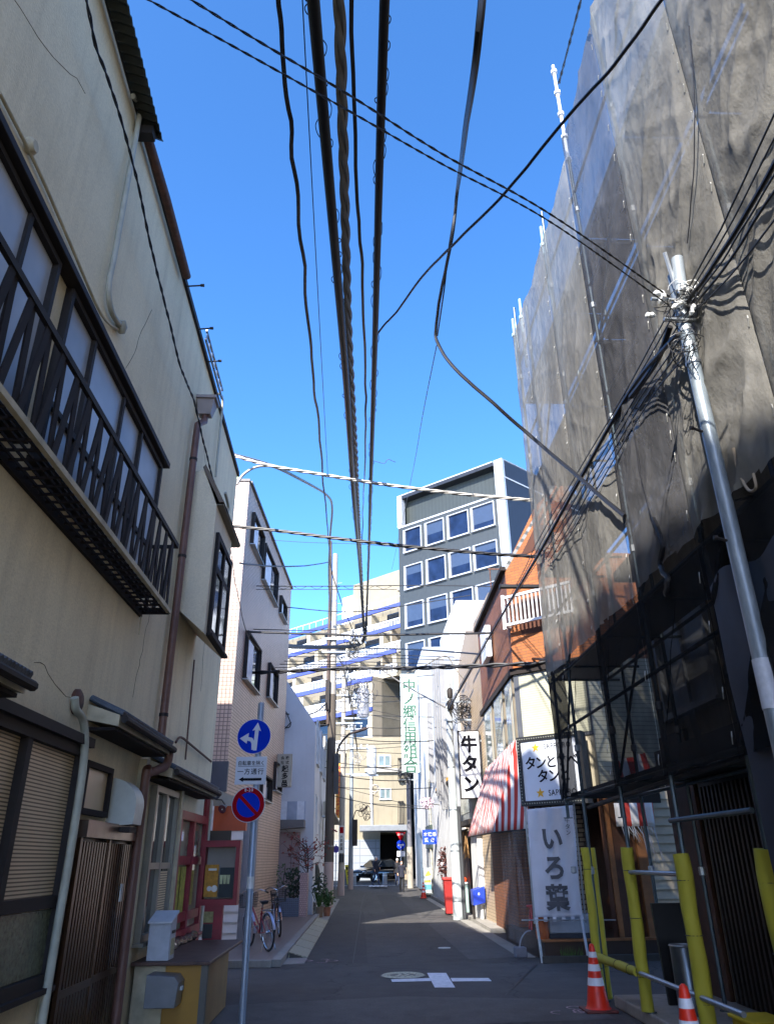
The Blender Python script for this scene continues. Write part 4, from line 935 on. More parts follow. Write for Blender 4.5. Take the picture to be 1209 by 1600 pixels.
for k in range(8): m.bar((3.8 + 0.3 * k, P1[2].y + 0.2, z), (3.8 + 0.3 * k, P1[2].y + 0.2, z + 0.8), 0.025, 0.025)
m.bar((3.75, P1[2].y + 0.2, z + 0.8), (6, P1[2].y + 0.2, z + 0.8), 0.04, 0.04); m.build('roof_railing', RUST, rh1)
rh2, P2 = rowhouse('row_house', 'lower beige house with stepped cream brick and a roof railing past the white sign', 3.72, ((690, 1400), (703, 1098), (727, 985), (741, 985), (742, 1420)), 5, BGT)
MB().box(3.8, 8.0, P2[3].y - 0.06, P2[3].y + 0.02, 0, P2[2].z - 0.3).build('brick_front', CRT, rh2)
MB().box(3.69, 3.718, P2[0].y - 4.5, P2[0].y - 0.1, 0.1, 2.9).build('tile_panel', GRIDT, rh2)
m = MB(); z = P2[2].z
for k in range(8): m.bar((3.8 + 0.3 * k, P2[2].y + 0.3, z), (3.8 + 0.3 * k, P2[2].y + 0.3, z + 1.1), 0.03, 0.03)
m.bar((3.75, P2[2].y + 0.3, z + 1.1), (6, P2[2].y + 0.3, z + 1.1), 0.04, 0.04); m.build('roof_railing', WRAIL, rh2)
# boxed bay and white wall of the first row house
m = MB().box(3.3, 3.65, 23.7, 26.0, 2.75, 3.9); w = m.build('bay_window', paint('bay_grey', S('#8d8f8e'), 0.5, 0.2), rh1)
MB().box(3.285, 3.298, 23.85, 25.85, 2.95, 3.75).build('pane', glass('pale_pane', S('#9fa39c'), 0.15), w); MB().box(3.36, 3.6, 23.69, 23.698, 2.9, 3.75).build('pane', glass('pale_pane', S('#9fa39c'), 0.15), w)
MB().box(3.2, 3.65, 23.6, 26.1, 2.6, 2.74).build('canopy', DKBR, rh1)
MB().box(3.5, 3.655, 24.1, 25.5, 0.1, 2.45).build('white_wall', WHB, rh1)
MB().box(3.55, 3.715, 26.3, 28.4, 0.1, 2.5).build('shop_opening', paint('shop_dark', S('#2b211c'), 0.6), rh2)
STR = paint('straw', S('#8d6a42'), 0.9, 0, 0.4, 22)
o = thing('straw_blind', 'bundle of straw coloured blind hung over the dark shop opening', 'blind', (3.4, 26.4, 2)); m = MB(); rd = random.Random(2)
for k in range(44): y = rd.uniform(25.6, 27.3); l = rd.uniform(0.4, 0.85); m.tube([(3.42 + rd.uniform(-.06, .06), y, 2.5), (3.4 + rd.uniform(-.1, .1), y + rd.uniform(-.06, .06), 2.5 - l)], 0.015, 4)
m.build('straw', STR, o); MB().bar((3.42, 25.5, 2.52), (3.42, 27.4, 2.52), 0.05, 0.05).build('rod', DKBR, o)
o = thing('striped_sign', 'yellow sign board with dark slanting shadows on the house before the bank', 'sign', (3.6, 31, 4.8))
q0 = gx(682, 1237, 3.55); q1 = gx(702, 1213, 3.55)
MB().box(3.5, 3.7, q1.y, q0.y, q0.z, q1.z).build('board', paint('sign_yellow', S('#cf9a1e'), 0.5, 0, 0.1, 3), o); MB().box(3.48, 3.499, q1.y, q0.y, q0.z - 0.08, q0.z).build('edge', DKFR, o)

# ================================================================ ORANGE BRICK CORNER RESTAURANT
CU = Vec((0.75, -0.66, 0)).normalized(); CW = Vec((CU.y, -CU.x, 0)); CW = CW if CW.y < 0 else -CW
K1 = Vec((3.47, 16.65, 0)); CF_ = FR(K1, CU, (0, 0, 1), CW); CL = 1.75; K2 = K1 + CU * CL
SD = Vec((0.02, 1, 0)).normalized(); STF = FR(K1, SD, (0, 0, 1), Vec((-1, 0.02, 0))); SL_ = 5.3
XD = Vec((1, 0.09, 0)).normalized(); XF = FR(K2, XD, (0, 0, 1), Vec((0.09, -1, 0)).normalized()); XL = 7.5
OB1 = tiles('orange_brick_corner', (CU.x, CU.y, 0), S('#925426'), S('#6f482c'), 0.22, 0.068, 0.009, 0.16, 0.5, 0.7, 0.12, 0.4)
OB2 = tiles('orange_brick_street_shaded', (0, 1, 0), S('#7c4c2f'), S('#5a3f30'), 0.22, 0.068, 0.009, 0.16, 0.5, 0.7, 0.25, 0.4)  # same brick as the corner, coloured browner for its grazing light
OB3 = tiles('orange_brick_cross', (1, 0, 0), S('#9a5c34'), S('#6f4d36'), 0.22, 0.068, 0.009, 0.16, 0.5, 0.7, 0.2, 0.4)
rs = thing('restaurant', 'orange brick corner restaurant with a cut-off corner and cream blinds', 'restaurant', (3.5, 16.6, 0))
S2 = K1 + SD * SL_; X2 = K2 + XD * XL; BK = Vec((X2.x, S2.y, 0))
ring = [S2, K1, K2, X2, BK]
def wallband(z0, z1, mats_, parent, name, zt=None):
    m = MB()
    for i in range(5):
        a_, b_ = ring[i], ring[(i + 1) % 5]; m.mat(min(i, 2)); m.quad((a_.x, a_.y, z0), (b_.x, b_.y, z0), (b_.x, b_.y, z1), (a_.x, a_.y, z1))
    m.mat(0).add([(p.x, p.y, z1) for p in ring], [(0, 1, 2, 3, 4)]).add([(p.x, p.y, z0) for p in ring], [(4, 3, 2, 1, 0)])
    return m.build(name, mats_, parent)
wallband(5.55, 8.0, [OB2, OB1, OB3], rs, 'upper_wall')
CRB = paint('cream_frame', S('#b8ae96'), 0.5, 0, 0.12, 3)
wallband(2.95, 5.548, [CRB, CRB, stripes('ribbed_cream', (0, 0, 1), S('#d2d0ba'), S('#a5a48f'), 0.09, 0.82, 0.6)], rs, 'window_band')
# lintel band
m = MB(); m.fb(STF, -0.06, SL_ + 0.02, 5.42, 5.56, 0.003, 0.09).fb(CF_, -0.02, CL + 0.02, 5.42, 5.56, 0.003, 0.09); m.build('lintel', DKBR, rs)
# big cream roller blind windows
BLW = stripes('cream_blind', (0, 0, 1), S('#a9a892'), S('#8f8e7a'), 0.05, 0.8, 0.7)
w = MB().fb(CF_, 0.0, CL, 3.95, 5.4, 0.003, 0.03).build('corner_window', paint('frame_dark_grey', S('#54565a'), 0.4, 0.3), rs)
MB().fb(CF_, 0.14, CL - 0.03, 4.02, 5.36, 0.031, 0.04).build('roller_blind', BLW, w)
for u0, u1 in ((0.12, 1.1), (1.5, 2.9), (3.3, 4.7)):
    w = MB().fb(STF, u0, u1, 3.75, 5.38, 0.003, 0.05).build('window', paint('frame_bronze', S('#6f675a'), 0.4, 0.3), rs)
    MB().fb(STF, u0 + 0.06, u1 - 0.06, 3.82, 5.33, 0.051, 0.056).build('pane', glass('cafe_glass', S('#7f8a88'), 0.06, 0.35, 0.9), w)
    MB().fb(STF, u0 + 0.1, u0 + 0.3, 3.9, 5.2, 0.0565, 0.06).build('curtain', CRB, w)
# corner balcony rail and dark openings on the upper floor
ow = MB().fb(CF_, 0.3, CL - 0.02, 6.3, 7.15, 0.003, 0.012).build('opening', paint('opening_brown', S('#4a2818'), 0.8), rs)
m = MB()
for k in range(int(CL / 0.105) + 1): m.fb(CF_, 0.02 + 0.105 * k, 0.055 + 0.105 * k, 6.56, 7.16, 0.22, 0.25)
m.fb(CF_, 0.0, CL, 7.16, 7.22, 0.2, 0.27).fb(CF_, 0.0, CL, 6.5, 6.56, 0.2, 0.27).fb(CF_, -0.02, 0.05, 6.44, 7.26, 0.2, 0.27)
m.fb(CF_, 0.0, 0.05, 6.51, 6.55, 0.003, 0.2).fb(CF_, 0.0, 0.05, 7.17, 7.21, 0.003, 0.2); m.build('balcony_rail', WRAIL, rs)
m = MB().prism(CF_, [(0.0, 8.0), (CL, 8.0), (CL, 9.9), (0.95, 9.35)], -0.3, 0.0); m.build('gable', OB1, rs)
MB().prism(CF_, [(0.45, 8.2), (1.35, 8.35), (1.35, 8.75), (0.95, 8.9)], 0.002, 0.01).build('dark_recess', paint('opening_brown', S('#4a2818'), 0.8), rs)
CORR = stripes('corrugated_grey', (0, 1, 0), S('#a5a7a4'), S('#6c6e6c'), 0.09, 0.6, 0.5)
m = MB(); a_, b_, c_ = K1 + Vec((-0.04, -0.03, 8.0)), S2 + Vec((-0.04, 0, 8.0)), Vec((1.15, 0.2, 1.75))
m.extr([a_, b_, b_ + c_, a_ + c_ + Vec((0, -1.2, 0))], (0.1, 0, -0.04)); m.build('sloping_roof', CORR, rs)
MB().bar(K1 + Vec((-0.06, -0.05, 8.0)), S2 + Vec((-0.06, 0, 8.0)), 0.12, 0.1).build('eave', DKBR, rs)
# white sign panel on the street wall
o = thing('wall_sign', 'plain white sign panel fixed high on the brown brick street wall', 'sign', (3.4, 19.6, 6.9))
u0, u1 = 2.5, 3.5
m = MB().fb(STF, u0, u1, 6.5, 7.35, 0.06, 0.2); m.build('panel', paint('sign_plain_white', S('#d3d7da'), 0.4), o); MB().fb(STF, u0 + 0.2, u0 + 0.26, 6.6, 7.2, 0.002, 0.06).build('bracket', STEEL, o)

# ground floor: brick piers, brown interior, deck
WOOD = paint('dark_wood', S('#4a2c1a'), 0.6, 0, 0.3, 5, 0.2); WOOD2 = paint('warm_wood', S('#8a5a32'), 0.55, 0, 0.3, 5); TANW = paint('tan_wood', S('#a8773f'), 0.5, 0, 0.25, 6)
m = MB().fb(STF, 1.75, 2.25, 0.1, 2.95, -0.35, 0.0); m.build('pier', OB2, rs)
m = MB().fb(STF, 2.25, SL_, 0.1, 2.95, -0.3, -0.003); m.build('brick_wall', OB2, rs)
MB().box(5.3, 5.4, 15.6, S2.y, 0.1, 2.95).build('inner_wall', WOOD, rs); MB().box(4.0, 5.3, S2.y - 3.0, S2.y - 2.9, 0.1, 2.95).build('inner_wall', WOOD, rs)
dk = MB().extr([(3.3, 15.12, 0.0), (9.5, 15.5, 0.0), (9.5, 16.5, 0.0), (5.3, 16.4, 0.0), (5.3, 19.2, 0.0), (3.34, 19.2, 0.0)], (0, 0, 0.3)).build('deck', paint('deck_brown', S('#3a2a20'), 0.65, 0, 0.3, 4, 0.2), rs)
MB().extr([(3.27, 15.09, 0.3), (9.5, 15.47, 0.3), (9.5, 15.6, 0.3), (3.27, 15.22, 0.3)], (0, 0, 0.04)).build('deck_edge', WOOD2, dk)
for x, y in ((3.55, 16.4), (4.85, 15.75)):
    MB().box(x - 0.06, x + 0.06, y - 0.06, y + 0.06, 0.3, 2.95).build('post', WOOD, rs)
m = MB().fb(XF, 0.55, 0.75, 0.3, 2.95, 0.003, 0.08).fb(XF, 0.0, 0.08, 0.3, 2.95, 0.003, 0.06); m.build('wood_frame', WOOD2, rs)
MB().fb(XF, -0.02, 0.55, 0.3, 2.95, -0.2, 0.0).build('door_panel', WOOD, rs)
m = MB()
for k in range(16): m.add([XF.p(0.76, 0.3 + 0.16 * k, 0.05), XF.p(2.3, 0.3 + 0.16 * k, 0.05), XF.p(2.3, 0.46 + 0.16 * k, 0.02), XF.p(0.76, 0.46 + 0.16 * k, 0.02), XF.p(0.76, 0.3 + 0.16 * k, 0.02), XF.p(2.3, 0.3 + 0.16 * k, 0.02)], [(0, 1, 2, 3), (0, 4, 5, 1)])
m.build('lap_siding', paint('siding_cream', S('#b5a78e'), 0.6, 0, 0.12, 5), rs)
MB().fb(XF, 2.3, XL, 0.0, 2.95, -0.25, 0.0).build('front_wall', WOOD, rs)
# striped awnings
RW_C = stripes('awning_stripes_corner', (CU.x, CU.y, 0), S('#b5332a'), S('#d8d6d4'), 0.27, 0.5)
RW_S = stripes('awning_stripes_street', (SD.x, SD.y, 0), S('#c0504a'), S('#dcd6d2'), 0.16, 0.5)
RW_X = stripes('awning_stripes_cross', (1, 0, 0), S('#c23a2c'), S('#dcd9d6'), 0.30, 0.5)
aw = thing('awning', 'red and white striped corner awning next to the star sign', 'awning', (3.2, 17, 3))
ct = K1 + CW * 0.05 + Vec((-0.03, 0.15, 4.02)); cb = gz(771, 1300, 2.2); fb_ = Vec((2.86, 21.3, 2.2)); ft = Vec((3.5, 21.6, 3.92)); et = K1 + CU * 0.42 + CW * 0.06 + Vec((0, 0, 4.02)); eb_ = gz(822, 1295, 2.2)
def sheet3(name, pts, mat, parent, nu=14, nv=8, sag=0.02, th=0.012, seed=0):
    a_, b_, c_, d_ = [Vec(p) for p in pts]; vs = []; fs = []; n_ = (b_ - a_).cross(d_ - a_).normalized()
    for j in range(nv + 1):
        for i in range(nu + 1):
            p = (a_.lerp(b_, i / nu)).lerp(d_.lerp(c_, i / nu), j / nv)
            vs.append(p + n_ * (sag * noise.noise(Vec((i * 0.7, j * 0.4, seed)))))
    for j in range(nv):
        for i in range(nu): fs.append((j * (nu + 1) + i, j * (nu + 1) + i + 1, (j + 1) * (nu + 1) + i + 1, (j + 1) * (nu + 1) + i))
    o_ = MB().add(vs, fs).build(name, mat, parent, True, recalc=False); q = o_.modifiers.new('t', 'SOLIDIFY'); q.thickness = th; return o_
sheet3('street_canvas', [ft, ct, cb, fb_], RW_S, aw, 40, 8, 0.03)
sheet3('corner_canvas', [ct, et, eb_, cb], RW_C, aw, 10, 8, 0.02)
MB().tube([fb_ + Vec((0, 0, -0.01)), cb + Vec((0, 0, -0.01)), eb_ + Vec((0, 0, -0.01))], 0.02, 6).build('front_bar', DKFR, aw)
MB().bar(fb_, (3.5, 21.3, 2.3), 0.03, 0.03).bar(cb + Vec((0.03, 0, 0)), K1 + Vec((0.0, 0.1, 2.3)), 0.03, 0.03).build('arm', DKFR, aw)
# star sign board
SGO = K1 + CW * 0.4 + CU * 0.0; SG = FR(SGO, CU, (0, 0, 1), CW)
qa = gp(813, 1160, SGO, CW) - SGO; qb = gp(822, 1252, SGO, CW) - SGO; u0 = qa.dot(CU); zt_, zb_2 = qa.z, qb.z; u1 = u0 + 1.3
o = thing('star_sign', 'white board sign with gold stars and a bulb studded black frame above the banner', 'sign', tuple(SGO + Vec((0, 0, 3.3))))
m = MB().fb(SG, u0 - 0.09, u1 + 0.09, zb_2 - 0.1, zb_2, -0.2, 0.03).fb(SG, u0 - 0.09, u1 + 0.09, zt_, zt_ + 0.1, -0.2, 0.03).fb(SG, u0 - 0.09, u0, zb_2, zt_, -0.2, 0.03).fb(SG, u1, u1 + 0.09, zb_2, zt_, -0.2, 0.03)
m.build('frame', BLACKP, o); bd = MB().fb(SG, u0, u1, zb_2, zt_, -0.15, 0.0).build('board', paint('sign_offwhite', S('#c9cfdb'), 0.5, 0, 0.06, 2), o)
m = MB(); H2 = zt_ - zb_2
for k in range(22): m.ball(SG.p(u0 - 0.05, zb_2 - 0.05 + (H2 + 0.1) * k / 21, 0.035), 0.014, 6)
for k in range(24): m.ball(SG.p(u0 + (u1 - u0) * k / 23, zb_2 - 0.05, 0.035), 0.014, 6); m.ball(SG.p(u0 + (u1 - u0) * k / 23, zt_ + 0.05, 0.035), 0.014, 6)
m.build('bulb', paint('bulb_grey', S('#8b8d80'), 0.3), o)
GOLD = paint('star_gold', S('#d8a21c'), 0.45, 0, 0.08, 3)
def star(u, v, r):
    return MB().prism(SG, [(u + (r if k % 2 == 0 else r * 0.42) * math.sin(math.pi * k / 5), v + (r if k % 2 == 0 else r * 0.42) * math.cos(math.pi * k / 5)) for k in range(10)], 0.001, 0.008).build('star', GOLD, bd)
star(u0 + 0.34, zt_ - 0.14, 0.10); star(u0 + 0.36, zb_2 + 0.14, 0.10)
text('SAPPORO', SG, u0 + 0.52, zt_ - 0.19, 0.155, INK, bd, 0.004, 0.01, sx=0.85); text('SAPPORO', SG, u0 + 0.54, zb_2 + 0.08, 0.155, INK, bd, 0.004, 0.01, sx=0.85)
text('タンと食べ', SG, u0 + 0.06, zt_ - 0.54, 0.27, INK, bd, 0.004, 0.025, pitch=0.88); text('タンと', SG, u0 + 0.32, zb_2 + 0.36, 0.27, INK, bd, 0.004, 0.025, pitch=0.9)
# white vertical ox tongue sign
o = thing('vertical_sign', 'white lightbox sign with three big black brush characters above the sidewalk', 'sign', (3.3, 23.2, 4.2))
TF = FR((0, 23.2, 0), Vec((1, -0.05, 0)), (0, 0, 1), Vec((-0.05, -1, 0)))
MB().fb(TF, 2.98, 3.57, 3.29, 5.17, -0.22, 0).build('box', paint('lightbox_white', S('#cfd0d2'), 0.4, 0, 0.04, 2), o)
m = MB().fb(TF, 2.95, 2.979, 3.26, 5.2, -0.23, 0.012).fb(TF, 3.571, 3.6, 3.26, 5.2, -0.23, 0.012).fb(TF, 2.979, 3.571, 5.171, 5.2, -0.23, 0.012).fb(TF, 2.979, 3.571, 3.26, 3.289, -0.23, 0.012); m.build('frame', DKFR, o)
text('牛タン', TF, 3.275, 5.06, 0.5, INK, o, 0.006, 0.045, True, 1.14)
MB().bar((3.59, 23.1, 4.9), (3.75, 23.1, 4.9), 0.05, 0.05).bar((3.59, 23.1, 3.5), (3.75, 23.1, 3.5), 0.05, 0.05).build('bracket', STEEL, o)
# cloth banner in front
o = thing('cloth_banner', 'tall white cloth banner with grey brush characters on a low white frame', 'banner', (3.6, 15.0, 0.6))
BNF = FR((0, 15.02, 0), (1, 0, 0), (0, 0, 1), (0, -1, 0)); vs = []; fs = []; nu, nv = 26, 40
for j in range(nv + 1):
    for i in range(nu + 1):
        u = 3.13 + (4.02 - 3.13) * i / nu + (0.03 * (j / nv)); z = 0.70 + (2.5 - 0.70) * j / nv + 0.07 * (i / nu) * (j / nv)
        w_ = 0.03 * noise.noise(Vec((i * 0.28, j * 0.05, 2))) + 0.035 * (j / nv) * math.sin(i * 0.75 + 0.4 * math.sin(j * 0.3)) * (j / nv)
        vs.append(BNF.p(u, z, w_))
for j in range(nv):
    for i in range(nu): fs.append((j * (nu + 1) + i, j * (nu + 1) + i + 1, (j + 1) * (nu + 1) + i + 1, (j + 1) * (nu + 1) + i))
cl = MB().add(vs, fs).build('cloth', paint('banner_cloth', S('#c6cad6'), 0.9, 0, 0.08, 3), o, True, recalc=False)
q = cl.modifiers.new('t', 'SOLIDIFY'); q.thickness = 0.006
BINK = paint('banner_ink', S('#54565c'), 0.9, 0, 0.2, 9)
text('いろ葉', BNF, 3.58, 2.22, 0.44, BINK, o, 0.05, 0.035, True, 1.12, sx=0.95); text('牛タン', BNF, 3.9, 2.35, 0.1, BINK, o, 0.05, 0.01, True, 1.05)
MB().tube([(2.9, 15.0, 0.66), (4.6, 15.0, 0.64)], 0.012, 6).build('rod', STEEL, o)
m = MB()
for k in range(6): m.fb(BNF, 3.14 + 0.165 * k, 3.2 + 0.165 * k, 0.63, 0.7, -0.005, 0.02)
m.build('loop', paint('banner_cloth', S('#c6cad6'), 0.9), o)
m = MB().bar((3.16, 14.98, 0.66), (3.2, 14.95, 0.0), 0.05, 0.03); m.build('leg', paint('flaking_white', S('#b5b7b4'), 0.6, 0, 0.35, 14), o); MB().bar((3.98, 14.98, 0.66), (4.02, 14.95, 0.0), 0.05, 0.03).build('leg', paint('leg_white', S('#b9bdc8'), 0.5), o)
MB().bar((3.14, 15.03, 0.6), (3.13, 15.03, 2.55), 0.03, 0.03).bar((4.06, 15.03, 0.6), (4.08, 15.03, 2.6), 0.03, 0.03).build('side_pole', STEEL, o)
# second awning along the cross street
a2 = thing('awning', 'small red and white striped awning with torn silver fringe behind the scaffold', 'awning', (5.3, 15.8, 3))
A_ = [Vec((5.15, 15.85, 4.18)), Vec((5.78, 15.85, 4.21)), Vec((5.85, 15.35, 2.95)), Vec((5.1, 15.35, 2.95))]
sheet3('canvas', A_, RW_X, a2, 10, 8, 0.015); sheet3('valance', [Vec((4.95, 15.34, 2.62)), Vec((5.72, 15.34, 2.62)), Vec((5.7, 15.34, 2.2)), Vec((4.95, 15.34, 2.2))], RW_X, a2, 10, 4, 0.02)
MB().box(5.0, 5.9, 15.36, 15.44, 2.62, 2.95).build('black_box', BLACKP, a2)
m = MB(); rd = random.Random(5)
for k in range(26):
    x = rd.uniform(5.05, 5.7); l = rd.uniform(0.15, 0.3) + (0.45 if x > 5.4 and rd.random() < .6 else 0); dx = rd.uniform(0, 0.2)
    m.tube([(x, 15.33, 2.2), (x + dx * 0.4, 15.3, 2.2 - l * 0.5), (x + dx, 15.32, 2.2 - l)], [0.012, 0.016, 0.003], 4, True, 0.3)
m.build('fringe', paint('silver_plastic', S('#cfd2d6'), 0.25, 0.3), a2)
# terrace furniture and clear curtain
tbm = thing('wooden_table', 'tan wooden table on the restaurant terrace behind clear plastic', 'table', (4.1, 17.2, 0.3))
MB().box(3.75, 4.5, 16.85, 17.6, 1.0, 1.06).build('top', TANW, tbm)
for x in (3.8, 4.42):
    for y in (16.9, 17.52): MB().box(x, x + 0.05, y, y + 0.05, 0.3, 1.0).build('leg', TANW, tbm)
MB().box(3.78, 4.48, 16.88, 16.9, 0.86, 0.99).build('apron', TANW, tbm)
RST = paint('red_plastic', S('#c02a1e'), 0.4)
for i, (x, y) in enumerate(((3.72, 17.75), (3.75, 16.35))):
    o = thing('stool', ('red plastic stool on the terrace beyond the wooden table', 'red plastic stool half hidden by the blue crate on the terrace')[i], 'stool', (x, y, 0.3), 'red stools on the terrace')
    MB().lathe((x, y, 0.72), [(0.16, 0), (0.17, 0.02), (0.15, 0.04)], 16).build('seat', RST, o, True)
    for k in range(4):
        a_ = math.pi / 4 + k * math.pi / 2; MB().bar((x + 0.1 * math.cos(a_), y + 0.1 * math.sin(a_), 0.72), (x + 0.16 * math.cos(a_), y + 0.16 * math.sin(a_), 0.3), 0.03, 0.02).build('leg', RST, o)
    MB().torus((x, y, 0.48), 0.13, 0.012, (0, 0, 1), 18, 5).build('ring', RST, o)
o = thing('plastic_crate', 'dark blue plastic crate standing on the terrace floor', 'crate', (3.75, 15.95, 0.3)); NB = paint('crate_navy', S('#20305c'), 0.45)
m = MB().box(3.5, 4.0, 15.75, 15.77, 0.3, 0.85).box(3.5, 4.0, 16.13, 16.15, 0.3, 0.85).box(3.5, 3.52, 15.77, 16.13, 0.3, 0.85).box(3.98, 4.0, 15.77, 16.13, 0.3, 0.85).box(3.52, 3.98, 15.77, 16.13, 0.3, 0.32); m.build('body', NB, o)
m = MB()
for z in (0.45, 0.6, 0.75): m.box(3.49, 4.01, 15.742, 15.749, z, z + 0.03)
m.box(3.48, 4.02, 15.735, 15.748, 0.82, 0.87); m.build('ribs', NB, o)
m = MB(); m.box(3.55, 3.95, 15.8, 16.1, 0.7, 0.8); m.build('black_bag', BLACKP, o)
clear, t, b = newmat('clear_plastic'); b.inputs['Base Color'].default_value = (0.9, 0.88, 0.84, 1); b.inputs['Roughness'].default_value = 0.2
tr = N(t, 'BsdfTransparent'); mx = N(t, 'MixShader'); f = ramp(t, nz(t, pos(t, (3, 3, 0.6)), 2.2, 5.0), 0.35, 0.8, (0.0, 0.0, 0.0, 1), (0.13, 0.13, 0.13, 1)); t.links.new(f, mx.inputs[0]); t.links.new(tr.outputs[0], mx.inputs[1]); t.links.new(b.outputs[0], mx.inputs[2]); t.links.new(mx.outputs[0], t.nodes['Material Output'].inputs[0])
def curtain(name, label, p0, p1, z0, z1, amp, seed):
    p0, p1 = Vec(p0), Vec(p1); vs = []; fs = []; nu, nv = 44, 12; d = (p1 - p0).normalized(); nn = Vec((d.y, -d.x, 0))
    for j in range(nv + 1):
        for i in range(nu + 1):
            p = p0.lerp(p1, i / nu); vs.append(p + Vec((0, 0, z0 + (z1 - z0) * j / nv)) + nn * amp * math.sin(i * 0.9 + seed + 0.6 * math.sin(j * 0.5 + i * 0.2)))
    for j in range(nv):
        for i in range(nu): fs.append((j * (nu + 1) + i, j * (nu + 1) + i + 1, (j + 1) * (nu + 1) + i + 1, (j + 1) * (nu + 1) + i))
    o = MB().add(vs, fs).build(name, clear, None, True, recalc=False); o['label'] = label; o['category'] = 'curtain'; return o
curtain('plastic_curtain', 'clear wrinkled plastic sheet hanging along the street side of the terrace', (3.2, 18.2, 0), (3.2, 16.1, 0), 0.12, 2.18, 0.04, 0)
curtain('plastic_curtain', 'clear plastic sheet across the terrace corner beside the cloth banner', (3.2, 16.08, 0), (3.62, 15.55, 0), 0.12, 2.18, 0.03, 2)
o = thing('cool_box', 'low white cool box with dark base behind the banner legs', 'cool box', (3.8, 15.3, 0.34))
MB().box(3.45, 4.35, 15.25, 15.6, 0.42, 0.72).build('body', paint('cool_white', S('#a5abb4'), 0.5), o, bevel=0.02); MB().box(3.44, 4.36, 15.24, 15.61, 0.345, 0.419).build('base', paint('cool_base', S('#2c3440'), 0.5), o)
o = thing('barrel_stool', 'rusty orange drum behind the banner leg', 'drum', (3.32, 15.35, 0.34))
MB().lathe((3.32, 15.3, 0.34), [(0.11, 0), (0.125, 0.1), (0.11, 0.2), (0.125, 0.3), (0.11, 0.4)], 16).build('body', paint('drum_rust', S('#a5531f'), 0.6, 0, 0.3, 9), o, True); MB().torus((3.32, 15.3, 0.74), 0.1, 0.012, (0, 0, 1), 18, 5).build('rim', RUST, o)
c = gz(815, 1497)
o = thing('weight_block', 'grey concrete weight with a bent handle on the road by the deck', 'weight', (c.x, c.y, 0))
MB().box(c.x - 0.11, c.x + 0.11, c.y, c.y + 0.22, 0.0, 0.17).build('block', paint('weight_grey', S('#6d7078'), 0.7, 0, 0.15, 12), o, bevel=0.02)
MB().tube(smooth_pts([(c.x - 0.01, c.y + 0.1, 0.16), (c.x + 0.04, c.y + 0.12, 0.3), (c.x + 0.14, c.y + 0.16, 0.4), (c.x + 0.24, c.y + 0.2, 0.42)], 5), 0.013, 6).build('handle', paint('hose_grey', S('#8b8f96'), 0.5), o, True)
m = MB(); rd = random.Random(11)
for k in range(60):
    x = rd.uniform(3.55, 3.95); y = 15.0 + rd.uniform(-0.05, 0.08); h = rd.uniform(0.05, 0.2); m.add([(x, y, 0.08), (x + 0.012, y, 0.08), (x + rd.uniform(-.05, .05), y - rd.uniform(0, .05), 0.08 + h)], [(0, 1, 2)])
w = m.build('weeds', paint('weed_green', S('#4f6a34'), 0.8, 0, 0.3, 9), recalc=False); w['kind'] = 'stuff'

# ================================================================ RIGHT HAND BUILDING UNDER SCAFFOLD
rbld = thing('netted_building', 'old beige building wrapped by scaffolding with a dark slatted ground floor', 'building', (6, 3, 0))
OLDW = stucco('old_wall_right', S('#b3a68e'), 0.55, S('#4a4034'), 0.3)
MB().box(4.35, 12, -14, 10.95, 0.12, 9.4).build('wall', OLDW, rbld)
RFr = FR((4.35, 0, 0), (0, -1, 0), (0, 0, 1), (-1, 0, 0))
for k in range(6):
    for z0 in (3.4, 6.3):
        window(rbld, RFr, -10.5 + 3.0 * k, -8.8 + 3.0 * k, z0, z0 + 1.7, (-9.65 + 3.0 * k,), FROST if (k + int(z0)) % 2 else DGLASS, paint('window_alu', S('#a4a8ad'), 0.4, 0.4), 0.06, 0.08)
MB().fb(RFr, -10.93, 8, 5.6, 5.75, 0.003, 0.35).build('ledge', OLDW, rbld)
DSL = paint('black_brown_slat', S('#241a14'), 0.5, 0, 0.25, 8)
g = MB().fb(RFr, -9.9, -6.4, 0.13, 2.5, 0.003, 0.03).build('slat_door', BLACKP, rbld); m = MB(); u = -9.85
while u < -6.45: m.fb(RFr, u, u + 0.05, 0.14, 2.45, 0.031, 0.06); u += 0.11
m.build('slats', DSL, g)
MB().fb(RFr, -10.9, -10.0, 0.13, 3.2, 0.003, 0.06).build('dark_boarding', WOOD, rbld)
MB().fb(RFr, -6.3, -4.4, 1.95, 3.0, 0.003, 0.1).build('sign_panel', paint('panel_greybrown', S('#7d7264'), 0.7, 0, 0.15, 3), rbld)
MB().fb(RFr, -6.3, 2, 0.13, 1.9, 0.003, 0.05).build('shutter', stripes('grey_shutter', (0, 1, 0), S('#7a746a'), S('#4a453e'), 0.16, 0.75), rbld)
MB().fb(RFr, -10.0, -6.3, 2.55, 2.9, 0.003, 0.5).build('dark_fascia', DSL, rbld)

